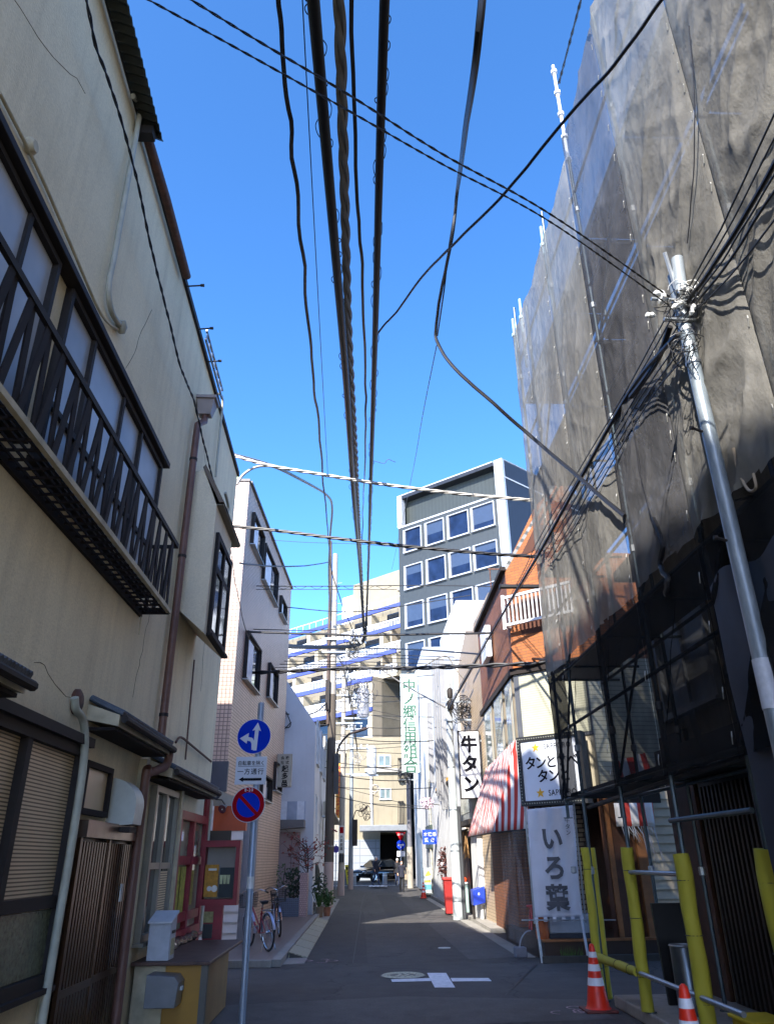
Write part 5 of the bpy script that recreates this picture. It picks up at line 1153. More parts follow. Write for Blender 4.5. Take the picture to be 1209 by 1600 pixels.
POSTS = [12.02, 11.1, 9.45, 7.85, 6.2, 4.55, 2.9, 1.25, -0.4, -2.05]
SCF = paint('scaffold_pipe', S('#46545c'), 0.45, 0.55, 0.25, 7); SCFD = paint('scaffold_board', S('#3a3d40'), 0.6, 0.3, 0.2, 5); SCFB = paint('scaffold_blue', S('#2a4f86'), 0.5, 0.3, 0.2, 6)
PALEB = paint('pipe_pale_blue', S('#a9c3cc'), 0.45, 0.4, 0.15, 6)
sc = thing('scaffold', 'steel tube scaffold with planked decks behind the grey debris netting', 'scaffold', (3.5, 5, 0))
SX0, SX1 = 3.12, 3.95
tops_z = {12.02: 12.05, 11.1: 11.3, 9.45: 12.0, 7.85: 11.4, 6.2: 12.2, 4.55: 12.6, 2.9: 13, 1.25: 13, -0.4: 13, -2.05: 13}
for y in POSTS:
    for x in (SX0, SX1):
        bz = 2.2 if y > 12.0 else (0.13 if y < 10.6 else 0.0)
        p_ = MB().lathe((x + 0.035, y, bz), [(0.07, 0), (0.07, 0.012), (0.0245, 0.014), (0.0245, tops_z[y] - bz if x == SX0 else 11.2)], 8).build('standard', SCFB if (x == SX1 and y in (6.2, 7.85)) else SCF, sc, True)
        m = MB()
        for z in (1.5, 3.1, 4.9, 6.7, 8.5, 10.3): m.lathe((x + 0.035, y, z), [(0.026, -0.05), (0.042, -0.04), (0.042, 0.04), (0.026, 0.05)], 8)
        m.build('coupler', STEEL, p_)
lev = [2.55, 4.35, 6.15, 7.95, 9.75]
for z in lev:
    for x in (SX0, SX1): MB().tube([(x + 0.035, 12.12, z - 0.09), (x + 0.035, -2.5, z - 0.09)], 0.0245, 8).build('ledger', SCF, sc, True)
    MB().tube([(SX0 + 0.035, 12.1, z + 0.9), (SX0 + 0.035, -2.5, z + 0.9)], 0.0215, 8).build('guard_rail', SCF, sc, True)
    for k in range(9):
        ya, yb = POSTS[k] - 0.04, POSTS[k + 1] + 0.04
        MB().box(SX0 + 0.1, SX1 - 0.02, yb, ya, z - 0.05, z).build('deck_board', SCFD, sc)
    for y in POSTS: MB().tube([(SX0, y, z - 0.05), (SX1 + 0.3, y, z - 0.05)], 0.0215, 6).build('transom', SCF, sc, True)
for k in range(9):
    for j in range(4):
        if (k + j) % 2 == 0: MB().tube([(SX0 + 0.06, POSTS[k], lev[j] + 0.02), (SX0 + 0.06, POSTS[k + 1], lev[j + 1] - 0.1)], 0.0175, 6).build('brace', SCF, sc, True)
MB().tube([(SX0 + 0.0, 9.5, 1.5), (SX0 + 0.0, 7.8, 1.5)], 0.0245, 8).build('rail', STEEL, sc, True)
MB().tube([(SX0 - 0.02, 7.9, 1.98), (SX0 - 0.02, 6.2, 1.98)], 0.0245, 8).build('rail', SCF, sc, True)
MB().tube([(SX0 - 0.03, 9.5, 0.5), (SX0 - 0.03, 7.0, 0.5)], 0.0245, 8).build('rail', STEEL, sc, True)
MB().tube([(SX0 + 0.1, 11.1, 2.3), (SX0 + 0.1, 6.0, 2.42)], 0.03, 8).build('rail', SCFD, sc, True)
MB().tube([(SX1, 7.85, 0.55), (SX0 + 0.4, 6.2, 0.55)], 0.02, 8).tube([(SX1, 6.3, 1.0), (SX0 + 0.2, 7.4, 0.2)], 0.017, 8).build('brace', SCFB, sc, True)
# pipes standing above the netting
for (ua, va, ub, vb, mt) in ((890, 265, 868, 84, WRAIL), (851, 404, 844, 356, PALEB), (817, 521, 811, 468, PALEB), (805, 543, 800, 500, PALEB)):
    a_ = gx(ua, va, 3.16); b_ = gx(ub, vb, 3.16); a_.z -= 0.8; b_.y = a_.y
    r_ = MB().tube([a_, b_], 0.026, 8).build('pipe', mt, sc, True); m = MB()
    n_ = 5 if mt is WRAIL else 1
    for k in range(n_): q = a_.lerp(b_, 0.95 - 0.16 * k if n_ > 1 else 0.72); m.lathe(q, [(0.03, -0.045), (0.052, -0.03), (0.052, 0.03), (0.03, 0.045)], 8)
    m.build('collar', mt, r_)
# yellow foam pads tied to the lower tubes
YPAD = paint('yellow_foam', S('#9c962a'), 0.75, 0, 0.1, 3, 0.15, bsc=25)
def pad(name, P, r, label, rd_seed):
    o = thing('foam_pad', label, 'foam pad', tuple(P[0]), 'yellow foam pads on the scaffold feet'); rd = random.Random(rd_seed)
    Q = [Vec(P[0]).lerp(Vec(P[-1]), i / 10) + Vec((rd.uniform(-.005, .005), rd.uniform(-.009, .009), 0)) for i in range(11)]
    MB().tube(smooth_pts(Q, 3), [r * (1 + 0.05 * math.sin(i * 0.4 + rd_seed)) for i in range(31)], 12).build('foam', YPAD, o, True)
    m = MB()
    for f in (0.2, 0.55, 0.85): q = Vec(P[0]).lerp(Vec(P[-1]), f); m.torus(q, r * 1.0, 0.004, Vec(P[-1]) - Vec(P[0]), 16, 4)
    m.build('tie', BLACKP, o)
pad('foam_pad', [(3.07, 11.0, 0.02), (3.07, 11.0, 1.78)], 0.056, 'yellow foam pad on the farthest scaffold foot, nearer the banner', 1)
pad('foam_pad', [(3.2, 11.14, 0.02), (3.2, 11.14, 1.78)], 0.05, 'yellow foam pad right beside the farthest one, behind the first cone', 2)
pad('foam_pad', [(3.13, 9.45, 0.14), (3.13, 9.45, 1.76)], 0.068, 'yellow foam pad on the upright between the two traffic cones', 3)
pad('foam_pad', [(3.13, 7.85, 0.14), (3.13, 7.85, 1.68)], 0.076, 'large yellow foam pad on the upright just behind the near traffic cone', 4)
pad('foam_pad', [(3.13, 6.2, 0.14), (3.13, 6.2, 1.7)], 0.085, 'yellow foam pad cut off by the picture edge under the navy sheet', 5)
pad('foam_pad', [(3.06, 10.95, 0.5), (3.08, 9.5, 0.5)], 0.05, 'yellow foam pad lying level between two scaffold uprights', 6)

# debris netting, one sheet per bay
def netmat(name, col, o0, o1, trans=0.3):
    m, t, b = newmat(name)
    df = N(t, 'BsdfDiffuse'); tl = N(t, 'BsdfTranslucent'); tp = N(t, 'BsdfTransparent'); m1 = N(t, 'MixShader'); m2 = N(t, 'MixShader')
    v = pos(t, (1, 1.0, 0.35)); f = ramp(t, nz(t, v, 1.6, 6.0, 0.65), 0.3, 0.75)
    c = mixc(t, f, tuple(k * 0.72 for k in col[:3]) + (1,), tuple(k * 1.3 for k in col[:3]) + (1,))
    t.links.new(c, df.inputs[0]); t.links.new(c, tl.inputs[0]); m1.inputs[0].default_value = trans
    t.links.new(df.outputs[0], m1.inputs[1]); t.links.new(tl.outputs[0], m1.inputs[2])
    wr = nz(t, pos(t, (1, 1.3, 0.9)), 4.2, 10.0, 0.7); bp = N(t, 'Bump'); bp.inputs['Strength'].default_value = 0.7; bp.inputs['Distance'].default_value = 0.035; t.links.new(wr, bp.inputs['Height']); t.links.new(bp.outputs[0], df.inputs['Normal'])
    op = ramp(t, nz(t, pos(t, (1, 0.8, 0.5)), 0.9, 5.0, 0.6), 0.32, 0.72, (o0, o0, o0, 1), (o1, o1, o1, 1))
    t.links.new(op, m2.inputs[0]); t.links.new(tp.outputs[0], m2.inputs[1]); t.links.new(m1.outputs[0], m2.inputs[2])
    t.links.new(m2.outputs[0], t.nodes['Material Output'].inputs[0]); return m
NETA = netmat('debris_net', S('#85837d'), 0.76, 0.96); NETL = netmat('debris_net_black_shade', S('#2e2e2f'), 0.78, 0.96); NETL0 = netmat('debris_net_dense', S('#2a2a2c'), 0.9, 0.985); NETL1 = netmat('debris_net_sheer', S('#333334'), 0.3, 0.68); NETB = netmat('debris_net_thin_shaded', S('#6a6a6c'), 0.64, 0.88, 0.4)  # lower-tier nets: black mesh, with the zone's shade put into the colour
CORD = paint('white_cord', S('#8f8f8a'), 0.7)
netlab = {0: 'grey debris net sheet at the far end of the scaffold beside the brick corner', 1: 'grey debris net sheet second from the far scaffold end',
          2: 'grey debris net sheet left of the dark sheer one', 3: 'darker sheer debris net sheet with sky showing through its top', 4: 'wrinkled grey debris net sheet behind the steel utility pole',
          5: 'grey debris net sheet right of the steel pole head', 6: 'grey debris net sheet at the right picture edge', 7: 'grey debris net sheet beside the photographer', 8: 'grey debris net sheet farthest back along the scaffold'}
for k in range(9):
    ya, yb = POSTS[k] + (0.06 if k == 0 else 0.0), POSTS[k + 1] + 0.006
    zb0 = 2.45 - 0.02 * k; zt0 = (11.42, 11.35, 11.3, 11.75, 12.0, 12.5, 13, 13, 13)[k]; zt1 = (11.3, 11.3, 11.35, 11.95, 12.5, 13, 13, 13, 13)[k]
    nu, nv = 64, 230; vs = []; fs = []; x0 = 3.09
    for j in range(nv + 1):
        tz = j / nv
        for i in range(nu + 1):
            tu = i / nu; y = ya + (yb - ya) * tu; ztop_ = zt0 + (zt1 - zt0) * tu - 0.22 * math.sin(math.pi * tu)
            z = zb0 + (ztop_ - zb0) * tz + 0.03 * noise.noise(Vec((y * 2, tz * 9, 4)))
            pin = math.sin(math.pi * min(max(tu, 0.0), 1.0)) ** 0.6
            q1 = noise.noise(Vec((y * 0.9, z * 0.5, k * 3.1))); a_ = (y * 0.75 + z * 0.55); bq = (z * 0.75 - y * 0.55)
            rdg = 1 - abs(noise.noise(Vec((a_ * 2.1, bq * 0.6, k * 1.7)))) * 2; rd2 = 1 - abs(noise.noise(Vec((bq * 2.2 + 9, a_ * 0.6, k * 2.3)))) * 2
            rd3 = noise.noise(Vec((y * 9, z * 1.1, k)))
            amp = 1.0 + (0.9 if k in (4, 5) else 0.0) + (0.5 if z < 5 else 0)
            rd4 = 1 - abs(noise.noise(Vec((a_ * 4.2 + 3, bq * 1.0, k * 1.3)))) * 2; rd5 = 1 - abs(noise.noise(Vec((y * 5.0, z * 0.45 + q1 * 2, k * 2.9)))) * 2
            x = x0 - pin * (0.05 * q1 + 0.03 * amp * max(0, rdg) ** 3 + 0.008 * amp * max(0, rd2) ** 3 + 0.014 * amp * max(0, rd4) ** 3 + 0.006 * max(0, rd5) ** 2 + 0.002 * rd3 + 0.03) 
            vs.append((x, y, z))
    for j in range(nv):
        for i in range(nu): fs.append((j * (nu + 1) + i, j * (nu + 1) + i + 1, (j + 1) * (nu + 1) + i + 1, (j + 1) * (nu + 1) + i))
    mb_ = MB()
    mb_.add(vs, fs)
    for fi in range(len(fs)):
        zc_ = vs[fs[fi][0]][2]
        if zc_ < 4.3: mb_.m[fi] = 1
    o = mb_.build('debris_net', [NETB if k == 3 else NETA, NETL0 if k == 0 else (NETL1 if k == 1 else NETL)], None, True, recalc=False)  # the thin sheet is sheer, and coloured darker for catching less light
    o.data.shade_smooth()
    o['label'] = netlab[k]; o['category'] = 'netting'; o['group'] = 'debris net sheets on the scaffold'
    m = MB(); rd = random.Random(k); z = zb0 + 0.1
    while z < zt1 - 0.1:
        m.tube([(3.07, yb + 0.03, z), (3.055, yb - 0.01, z + 0.05), (3.075, yb + 0.02, z + 0.1)], 0.006, 4); z += rd.uniform(0.2, 0.9)
    m.build('cord', CORD, o)
o = thing('navy_sheet', 'dark navy tarpaulin hanging low on the scaffold at the right picture edge', 'tarpaulin', (3.0, 5.0, 1.7))
vs = []; fs = []; nu, nv = 20, 20
for j in range(nv + 1):
    for i in range(nu + 1):
        y = 5.95 - 1.9 * i / nu; z = 1.45 + 2.3 * j / nv; vs.append((2.99 + 0.05 * noise.noise(Vec((y * 2.4, z, 2))), y - 0.12 * (1 - j / nv), z + 0.06 * math.sin(i * 0.5)))
for j in range(nv):
    for i in range(nu): fs.append((j * (nu + 1) + i, j * (nu + 1) + i + 1, (j + 1) * (nu + 1) + i + 1, (j + 1) * (nu + 1) + i))
MB().add(vs, fs).build('cloth', paint('navy_cloth', S('#1a2533'), 0.7, 0, 0.25, 4), o, True, recalc=False)

# ================================================================ TRAFFIC CONES AND SMALL SITE THINGS
CONR = paint('cone_red', S('#cf2a12'), 0.45, 0, 0.15, 6); CONW = paint('cone_white', S('#c9ccd2'), 0.4, 0, 0.08, 6); CONB = paint('cone_base', S('#5a1f16'), 0.6, 0, 0.3, 9)
def cone(loc, label, s=1.0):
    o = thing('traffic_cone', label, 'traffic cone', (0, 0, 0), 'red and white traffic cones'); B = MB()
    r0, r1, H_ = 0.135, 0.028, 0.70
    def rr(z): return r0 + (r1 - r0) * (z - 0.03) / (H_ - 0.03)
    MB().box(-0.19, 0.19, -0.19, 0.19, 0.0, 0.03).build('base', CONB, o, bevel=0.012)
    m = MB().lathe((0, 0, 0), [(r0 + 0.02, 0.03), (r0, 0.05)] + [(rr(z), z) for z in (0.1, 0.3, 0.5, 0.66)] + [(r1, H_ - 0.015), (0.012, H_)], 24); c = m.build('body', CONR, o, True)
    for za, zb3 in ((0.265, 0.345), (0.415, 0.485), (0.555, 0.615)): MB().lathe((0, 0, 0), [(rr(za) + 0.002, za), (rr(zb3) + 0.002, zb3)], 24).build('band', CONW, o, True)
    o.scale = (s, s, s); o.location = loc; return o
c1 = cone((gz(935, 1580).x, gz(935, 1580).y, 0.0), 'red and white traffic cone on the road before the level yellow pad')
q = gz(1066, 1537, 0.83); cone((q.x, q.y, 0.13), 'red and white traffic cone at the bottom picture edge by the large yellow pad')
c = gz(658, 1402); cone((c.x, c.y - 1.5, 0.0), 'small worn traffic cone far down the street by the white wall')
o = thing('hazard_box', 'yellow plastic box behind the large yellow pad at the slatted door', 'box', (3.5, 7.6, 0.13))
MB().box(3.3, 3.62, 7.3, 7.75, 0.13, 0.36).build('body', paint('box_yellow', S('#c2a516'), 0.5, 0, 0.15, 7), o, bevel=0.02); MB().box(3.28, 3.64, 7.28, 7.77, 0.361, 0.39).build('lid', paint('box_lid', S('#d0b52a'), 0.5), o, bevel=0.008)
o = thing('ash_bin', 'brushed metal cylinder bin by the dark shopfront under the scaffold', 'bin', (3.6, 9.4, 0.13))
MB().lathe((3.55, 9.3, 0.13), [(0.13, 0), (0.13, 0.62), (0.12, 0.64)], 22).build('body', paint('brushed_steel', S('#6d7680'), 0.3, 0.85, 0.15, 5), o, True); MB().torus((3.55, 9.3, 0.77), 0.128, 0.012, (0, 0, 1), 24, 6).build('rim', STEEL, o)
o = thing('black_board', 'tall black board leaning behind the metal bin', 'board', (3.7, 9.9, 0.13))
MB().hexa([(3.52, 9.85, 0.13), (3.98, 9.85, 0.13), (3.98, 9.9, 0.13), (3.52, 9.9, 0.13), (3.52, 9.98, 1.15), (3.98, 9.98, 1.15), (3.98, 10.03, 1.15), (3.52, 10.03, 1.15)]).build('panel', paint('board_black', S('#15171a'), 0.4), o); MB().bar((3.75, 10.03, 1.0), (3.75, 10.3, 0.13), 0.03, 0.03).build('stay', DKFR, o)

# ================================================================ UTILITY POLES
CPOLE = stucco('pole_concrete', S('#a39c90'), 0.4, None, 0.2, 0.85, (3, 3, 0.3)); CPOLE2 = stucco('pole_pinkish', S('#b09d95'), 0.3, None, 0.15); DKPOLE = stucco('pole_dark', S('#5a534b'), 0.5, None, 0.2)
CER = paint('porcelain', S('#d5d6d2'), 0.25, 0, 0.06, 8); CABLE = paint('cable_black', S('#141417'), 0.5, 0, 0.2, 5); CABLEG = paint('cable_grey', S('#6f6a62'), 0.6, 0, 0.3, 8); CABLEW = paint('cable_pale', S('#a8a49c'), 0.6, 0, 0.3, 9)
rdp = random.Random(21)
def loops(m, c, n, R, seed, flat=0.5, r=0.011):
    rd = random.Random(seed); c = Vec(c)
    for k in range(n):
        ax = Vec((rd.uniform(-1, 1), rd.uniform(-1, 1), rd.uniform(-flat, flat))); rad = R * rd.uniform(0.45, 1); P = []
        ax = ax.normalized(); x = ax.orthogonal().normalized(); y = ax.cross(x); a0 = rd.uniform(0, 6.28); L_ = rd.uniform(2.5, 6); o = c + Vec((rd.uniform(-R, R), rd.uniform(-R, R), rd.uniform(-R, R))) * 0.7
        for i in range(12):
            an = a0 + L_ * i / 11; P.append(o + x * rad * math.cos(an) + y * rad * math.sin(an) * rd.uniform(0.8, 1.1))
        m.tube(P, r, 5)
    return m
# concrete pole on the left
PX, PY = -1.24, 33.0
p1 = thing('utility_pole', 'tall concrete utility pole wrapped in dark sheeting with a pinkish foot at the left kerb', 'utility pole', (PX, PY, 0))
MB().lathe((PX, PY, 0), [(0.205, 0), (0.20, 1.62)], 20).build('foot', CPOLE2, p1, True); MB().lathe((PX, PY, 0), [(0.20, 1.62), (0.175, 8.3)], 20).build('wrapped_shaft', DKPOLE, p1, True)
ZT = gy(525, 866, PY).z
MB().lathe((PX, PY, 0), [(0.165, 8.3), (0.115, ZT), (0.08, ZT + 0.02)], 20).build('shaft', CPOLE, p1, True)
m = MB()
for z in (2.2, 3.4, 5.0, 6.6, 9.6, 11.2, 12.6): m.lathe((PX, PY, z), [(0.21 - 0.006 * z, -0.03), (0.21 - 0.006 * z, 0.03)], 18)
m.build('band', STEEL, p1)
P = [(PX - 0.24, PY - 0.1, 15.6), (PX - 0.2, PY - 0.12, 13.5), (PX - 0.21, PY - 0.14, 11), (PX - 0.2, PY - 0.14, 9), (PX - 0.17, PY - 0.16, 7)]
MB().tube(smooth_pts(P, 6), 0.075, 8).build('cable_riser', paint('riser_brown', S('#4b3c33'), 0.7, 0, 0.3, 6), p1, True)
MB().box(PX - 0.3, PX - 0.12, PY - 0.3, PY - 0.1, 7.6, 8.9).build('junction_box', DKFR, p1)
qa = gy(530, 1166, PY - 0.3); qb = gy(576, 1137, PY - 0.3); qc = gy(548, 1146, PY - 0.3)
la = MB().tube(smooth_pts([(PX + 0.1, PY - 0.25, qa.z - 1.0), (qa.x, PY - 0.3, qa.z), (qc.x - 0.1, PY - 0.3, qc.z - 0.05), qc, qc.lerp(qb, 0.5)], 5), 0.045, 8).build('lamp_arm', DKFR, p1, True)
MB().tube([qc, qc.lerp(qb, 0.35), qc.lerp(qb, 0.8), qb], [0.05, 0.11, 0.11, 0.04], 10, True, 0.6).build('lamp_head', paint('lamp_brown', S('#3e302a'), 0.5), la, True)
MB().box(PX + 0.14, PX + 0.34, PY - 0.35, PY - 0.2, qa.z - 1.9, qa.z - 0.3).build('control_box', BLACKP, p1)
m = MB()
for k in range(10): z = 9.0 + 0.5 * k; m.tube([(PX + (0.12 if k % 2 else -0.12), PY, z), (PX + (0.34 if k % 2 else -0.34), PY, z + 0.02)], 0.012, 5)
m.build('step_bolt', STEEL, p1)
zc = gy(560, 1000, PY).z
MB().bar((PX - 0.5, PY - 0.2, zc), (PX + 1.5, PY - 0.2, zc), 0.09, 0.09).bar((PX - 0.5, PY - 0.2, zc - 0.6), (PX + 1.5, PY - 0.2, zc - 0.6), 0.07, 0.07).build('crossarm', STEEL, p1)
m = MB()
for k in range(4):
    b = Vec((PX + 0.72 + 0.2 * k, PY - 0.22, zc)); m.lathe(b, [(0.04, 0), (0.07, 0.08), (0.045, 0.14), (0.075, 0.22), (0.045, 0.3), (0.07, 0.38), (0.03, 0.46)], 10, (0.35, -0.3, 0.9)); m.lathe(b, [(0.04, 0), (0.06, -0.1), (0.03, -0.28)], 10, (-0.5, 0.2, 0.8))
m.build('insulator', CER, p1, True)
loops(MB(), (PX + 0.9, PY - 0.2, zc - 0.3), 26, 0.4, 3, 0.5, 0.014).build('wire_loops', CABLE, p1, True)
# second and third poles with transformers
def farpole(name, label, x, y, zt_, r, mat, sign=False):
    o = thing(name, label, 'utility pole', (x, y, groundz(y))); g = groundz(y)
    MB().lathe((x, y, g), [(r, 0), (r * 0.7, zt_ - g)], 16).build('shaft', mat, o, True)
    MB().lathe((x, y, g), [(r + 0.012, 0), (r + 0.01, 1.1)], 16).build('foot', CPOLE2, o, True)
    for z in (zt_ - 0.4, zt_ - 1.6, zt_ - 3.2): MB().bar((x - 0.7, y - r, z), (x + 1.1, y - r, z), 0.08, 0.08).build('crossarm', STEEL, o)
    m = MB()
    for z in (zt_ - 0.4, zt_ - 1.6):
        for k in range(5): m.lathe((x - 0.6 + 0.4 * k, y - r, z + 0.04), [(0.03, 0), (0.06, 0.06), (0.04, 0.1), (0.06, 0.16), (0.02, 0.22)], 8)
    m.build('insulator', CER, o, True)
    return o, g
p2, g2 = farpole('utility_pole', 'second concrete pole with a grey drum transformer behind the wrapped pole', -0.98, 44, gy(545, 1045, 44).z, 0.17, CPOLE)
zt2 = gy(578, 1060, 44).z
tr_ = MB().lathe((0.15, 43.9, zt2 - 2.3), [(0.32, 0), (0.36, 0.1), (0.36, 1.5), (0.3, 1.65)], 20).build('transformer', paint('transformer_grey', S('#8f8f92'), 0.5, 0.2, 0.12, 4), p2, True)
m = MB()
for k in range(3): m.lathe((0.0 + 0.15 * k, 43.8, zt2 - 0.65), [(0.03, 0), (0.05, 0.1), (0.03, 0.16), (0.05, 0.24), (0.02, 0.3)], 8)
m.build('bushing', CER, tr_, True); MB().bar((-0.98, 43.8, zt2 - 2.35), (0.6, 43.8, zt2 - 2.35), 0.12, 0.1).build('platform', STEEL, p2)
loops(MB(), (0.0, 43.6, zt2 - 1.0), 24, 0.7, 8, 0.5, 0.016).build('wire_loops', CABLE, p2, True)
loops(MB(), (-0.2, 43.7, zt2 - 4.5), 10, 0.35, 9, 0.5, 0.014).build('wire_loops', CABLEW, p2, True)
VA = FR((0, 43.78, 0), (1, 0, 0), (0, 0, 1), (0, -1, 0)); q0 = gy(529, 1333, 43.78); q1 = gy(538, 1290, 43.78)
s_ = MB().fb(VA, q0.x, q1.x, q0.z, q1.z, -0.02, 0.01).build('advert_plate', CARD, p2); w_ = q1.x - q0.x; h_ = q1.z - q0.z
MB().fb(VA, q0.x + 0.04, q1.x - 0.04, q1.z - h_ * 0.28, q1.z - h_ * 0.05, 0.011, 0.014).build('crest', RED, s_)
text('大島産業', VA, (q0.x + q1.x) / 2, q1.z - h_ * 0.34, w_ * 0.62, INK, s_, 0.014, 0.01, True, 1.1)
MB().fb(VA, q0.x, q1.x, q0.z - 0.45, q0.z - 0.05, -0.02, 0.012).build('number_plate', BLACKP, p2)
p3, g3 = farpole('utility_pole', 'third slim grey pole with meter boxes and a small curved lamp', -0.55, 50, gy(556, 1130, 50).z, 0.15, paint('pole_bluegrey', S('#7d858b'), 0.6, 0, 0.15, 3))
z3 = gy(585, 1180, 50).z
MB().lathe((0.75, 49.9, z3 - 1.2), [(0.28, 0), (0.3, 0.1), (0.3, 1.6), (0.2, 1.75)], 18).build('transformer', paint('transformer_white', S('#a9acae'), 0.45, 0.2, 0.1, 4), p3, True)
MB().bar((-0.6, 49.85, z3 - 1.25), (1.15, 49.85, z3 - 1.25), 0.12, 0.1).build('platform', STEEL, p3)
MB().torus((0.85, 49.8, z3 - 2.1), 0.26, 0.03, (0, 1, 0), 22, 6).torus((0.95, 49.75, z3 - 2.05), 0.22, 0.03, (0.2, 1, 0), 22, 6).build('cable_coil', CABLEW, p3, True)
loops(MB(), (0.3, 49.6, z3 - 3.5), 14, 0.4, 18, 0.6, 0.014).build('wire_loops', CABLE, p3, True)
qa = gy(556, 1275, 49.8); qb = gy(574, 1260, 49.8)
MB().tube(smooth_pts([(-0.42, 49.8, qa.z - 0.2), (qa.x, 49.8, qa.z + 0.3), qa.lerp(qb, 0.5), qb], 5), [0.03] * 10 + [0.07] * 4 + [0.08, 0.04], 8).build('lamp', DKFR, p3, True)
MB().box(-0.45, -0.15, 49.75, 49.95, qa.z - 1.7, qa.z - 0.2).build('box', DKFR, p3)
# dull dark pole by the white building
o = thing('utility_pole', 'plain grey pole standing just left of the white building under the green lettered sign', 'utility pole', (3.25, 50.5, 0.1)); g = groundz(50.5)
zt_ = gy(632, 1215, 50.5).z; MB().lathe((3.1, 50.5, g), [(0.17, 0), (0.12, zt_ - g)], 16).build('shaft', paint('pole_slate', S('#67676e'), 0.6, 0.1, 0.15, 3), o, True); MB().lathe((3.1, 50.5, g), [(0.185, 0), (0.18, 2.3)], 16).build('foot', CPOLE, o, True)
loops(MB(), (2.95, 50.3, zt_ + 0.1), 22, 0.4, 31, 0.3, 0.02).build('wire_loops', CABLE, o, True); MB().bar((2.5, 50.35, zt_ - 0.15), (3.6, 50.35, zt_ - 0.15), 0.08, 0.08).build('crossarm', STEEL, o)
# white painted pole by the bins
WPX, WPY = 3.0, 25.5
o = thing('utility_pole', 'white painted steel pole with a dark conduit beside the red bin', 'utility pole', (WPX, WPY, 0)); zt_ = gy(698, 1068, WPY).z
MB().lathe((WPX, WPY, 0), [(0.155, 0), (0.1, zt_)], 18).build('shaft', paint('pole_white', S('#b9c0c0'), 0.45, 0.1, 0.15, 4), o, True)
MB().tube([(WPX + 0.2, WPY - 0.05, 0.0), (WPX + 0.17, WPY - 0.05, 3.2)], 0.055, 10).build('conduit', paint('conduit_dark', S('#3b3d40'), 0.5, 0.2), o, True)
m = MB()
for z in (0.5, 1.9, 3.1, 4.4, 5.6): m.lathe((WPX, WPY, z), [(0.16 - 0.008 * z, -0.025), (0.16 - 0.008 * z, 0.025)], 16)
m.build('band', STEEL, o); MB().bar((WPX - 0.25, WPY - 0.15, 6.5), (WPX + 0.9, WPY - 0.15, 6.5), 0.06, 0.06).bar((WPX - 0.2, WPY - 0.15, 5.9), (WPX + 0.8, WPY - 0.15, 5.9), 0.06, 0.06).build('crossarm', STEEL, o)
loops(MB(), (WPX + 0.45, WPY - 0.2, 6.2), 26, 0.4, 41, 0.6, 0.012).build('wire_loops', CABLE, o, True)
for z, s in ((6.75, 0.1), (6.35, 0.11)): MB().lathe((WPX + 0.02, WPY - 0.3, z - 0.15), [(s * 0.8, 0), (s, 0.06), (s, 0.28), (s * 0.5, 0.34)], 12).build('closure', DKFR, o, True)
# near galvanised pole
NX, NY = 2.94, 5.28
pn = thing('utility_pole', 'galvanised steel utility pole with a crown of tangled wires in front of the netting', 'utility pole', (NX, NY, 0))
GALV, t, b = newmat('pole_galvanised'); f = ramp(t, nz(t, pos(t, (6, 6, 1.2)), 3.0, 6.0), 0.3, 0.75)
t.links.new(mixc(t, f, S('#5c666e'), S('#8d979c')), b.inputs['Base Color']); b.inputs['Metallic'].default_value = 0.35; b.inputs['Roughness'].default_value = 0.45
MB().lathe((NX, NY, 0.13), [(0.064, 0), (0.059, 6.1), (0.055, 6.5), (0.03, 6.55)], 22).build('shaft', GALV, pn, True)
MB().lathe((NX, NY, 2.6), [(0.0675, 0), (0.067, 0.36)], 22).build('sticker', paint('sticker_white', S('#a9adb3'), 0.5, 0, 0.12, 30), pn, True)
m = MB()
for z in (5.62, 5.8, 5.98, 6.15, 6.32): m.lathe((NX, NY, z), [(0.066, -0.02), (0.066, 0.02)], 20)
m.build('band', STEEL, pn)
m = MB()
for k, z in enumerate((3.9, 4.25, 4.9, 5.3)): s = 1 if k % 2 else -1; m.tube([(NX + 0.07 * s, NY - 0.02, z), (NX + 0.17 * s, NY - 0.06, z + 0.01)], 0.012, 6); m.lathe((NX + 0.17 * s, NY - 0.06, z + 0.01), [(0.018, -0.01), (0.018, 0.02)], 8, (s, 0, 0))
m.build('step_bolt', DKFR, pn)
m = MB().tube([(NX - 0.3, NY - 0.08, 6.28), (NX + 0.28, NY - 0.05, 6.28)], 0.018, 6).tube([(NX - 0.22, NY - 0.08, 6.05), (NX + 0.24, NY - 0.05, 6.05)], 0.018, 6).tube([(NX - 0.05, NY - 0.08, 6.4), (NX - 0.1, NY - 0.12, 6.8)], 0.02, 6); m.build('bracket', STEEL, pn)
m = MB(); rd = random.Random(77)
for k in range(11): b_ = Vec((NX - 0.3 + 0.06 * k, NY - 0.1 + rd.uniform(-.05, .05), 6.2 + rd.uniform(-.25, .2))); m.lathe(b_, [(0.018, 0), (0.03, 0.03), (0.02, 0.05), (0.028, 0.08), (0.012, 0.1)], 8, (rd.uniform(-1, 1), rd.uniform(-1, 0), rd.uniform(-.3, 1)))
m.build('insulator', CER, pn, True)
m = MB(); m.tube([(NX - 0.02, NY - 0.11, 6.34), (NX + 0.0, NY - 0.13, 6.72)], 0.055, 12); m.build('closure', paint('closure_grey', S('#7f878c'), 0.5), pn, True)
loops(MB(), (NX - 0.05, NY - 0.1, 6.15), 26, 0.15, 51, 0.7, 0.004).build('wire_loops', CABLE, pn, True)
loops(MB(), (NX - 0.1, NY - 0.1, 5.7), 14, 0.15, 52, 0.9, 0.004).build('wire_loops', CABLE, pn, True)
loops(MB(), (NX + 0.02, NY - 0.12, 6.3), 12, 0.12, 53, 0.7, 0.004).build('wire_loops', CER, pn, True)

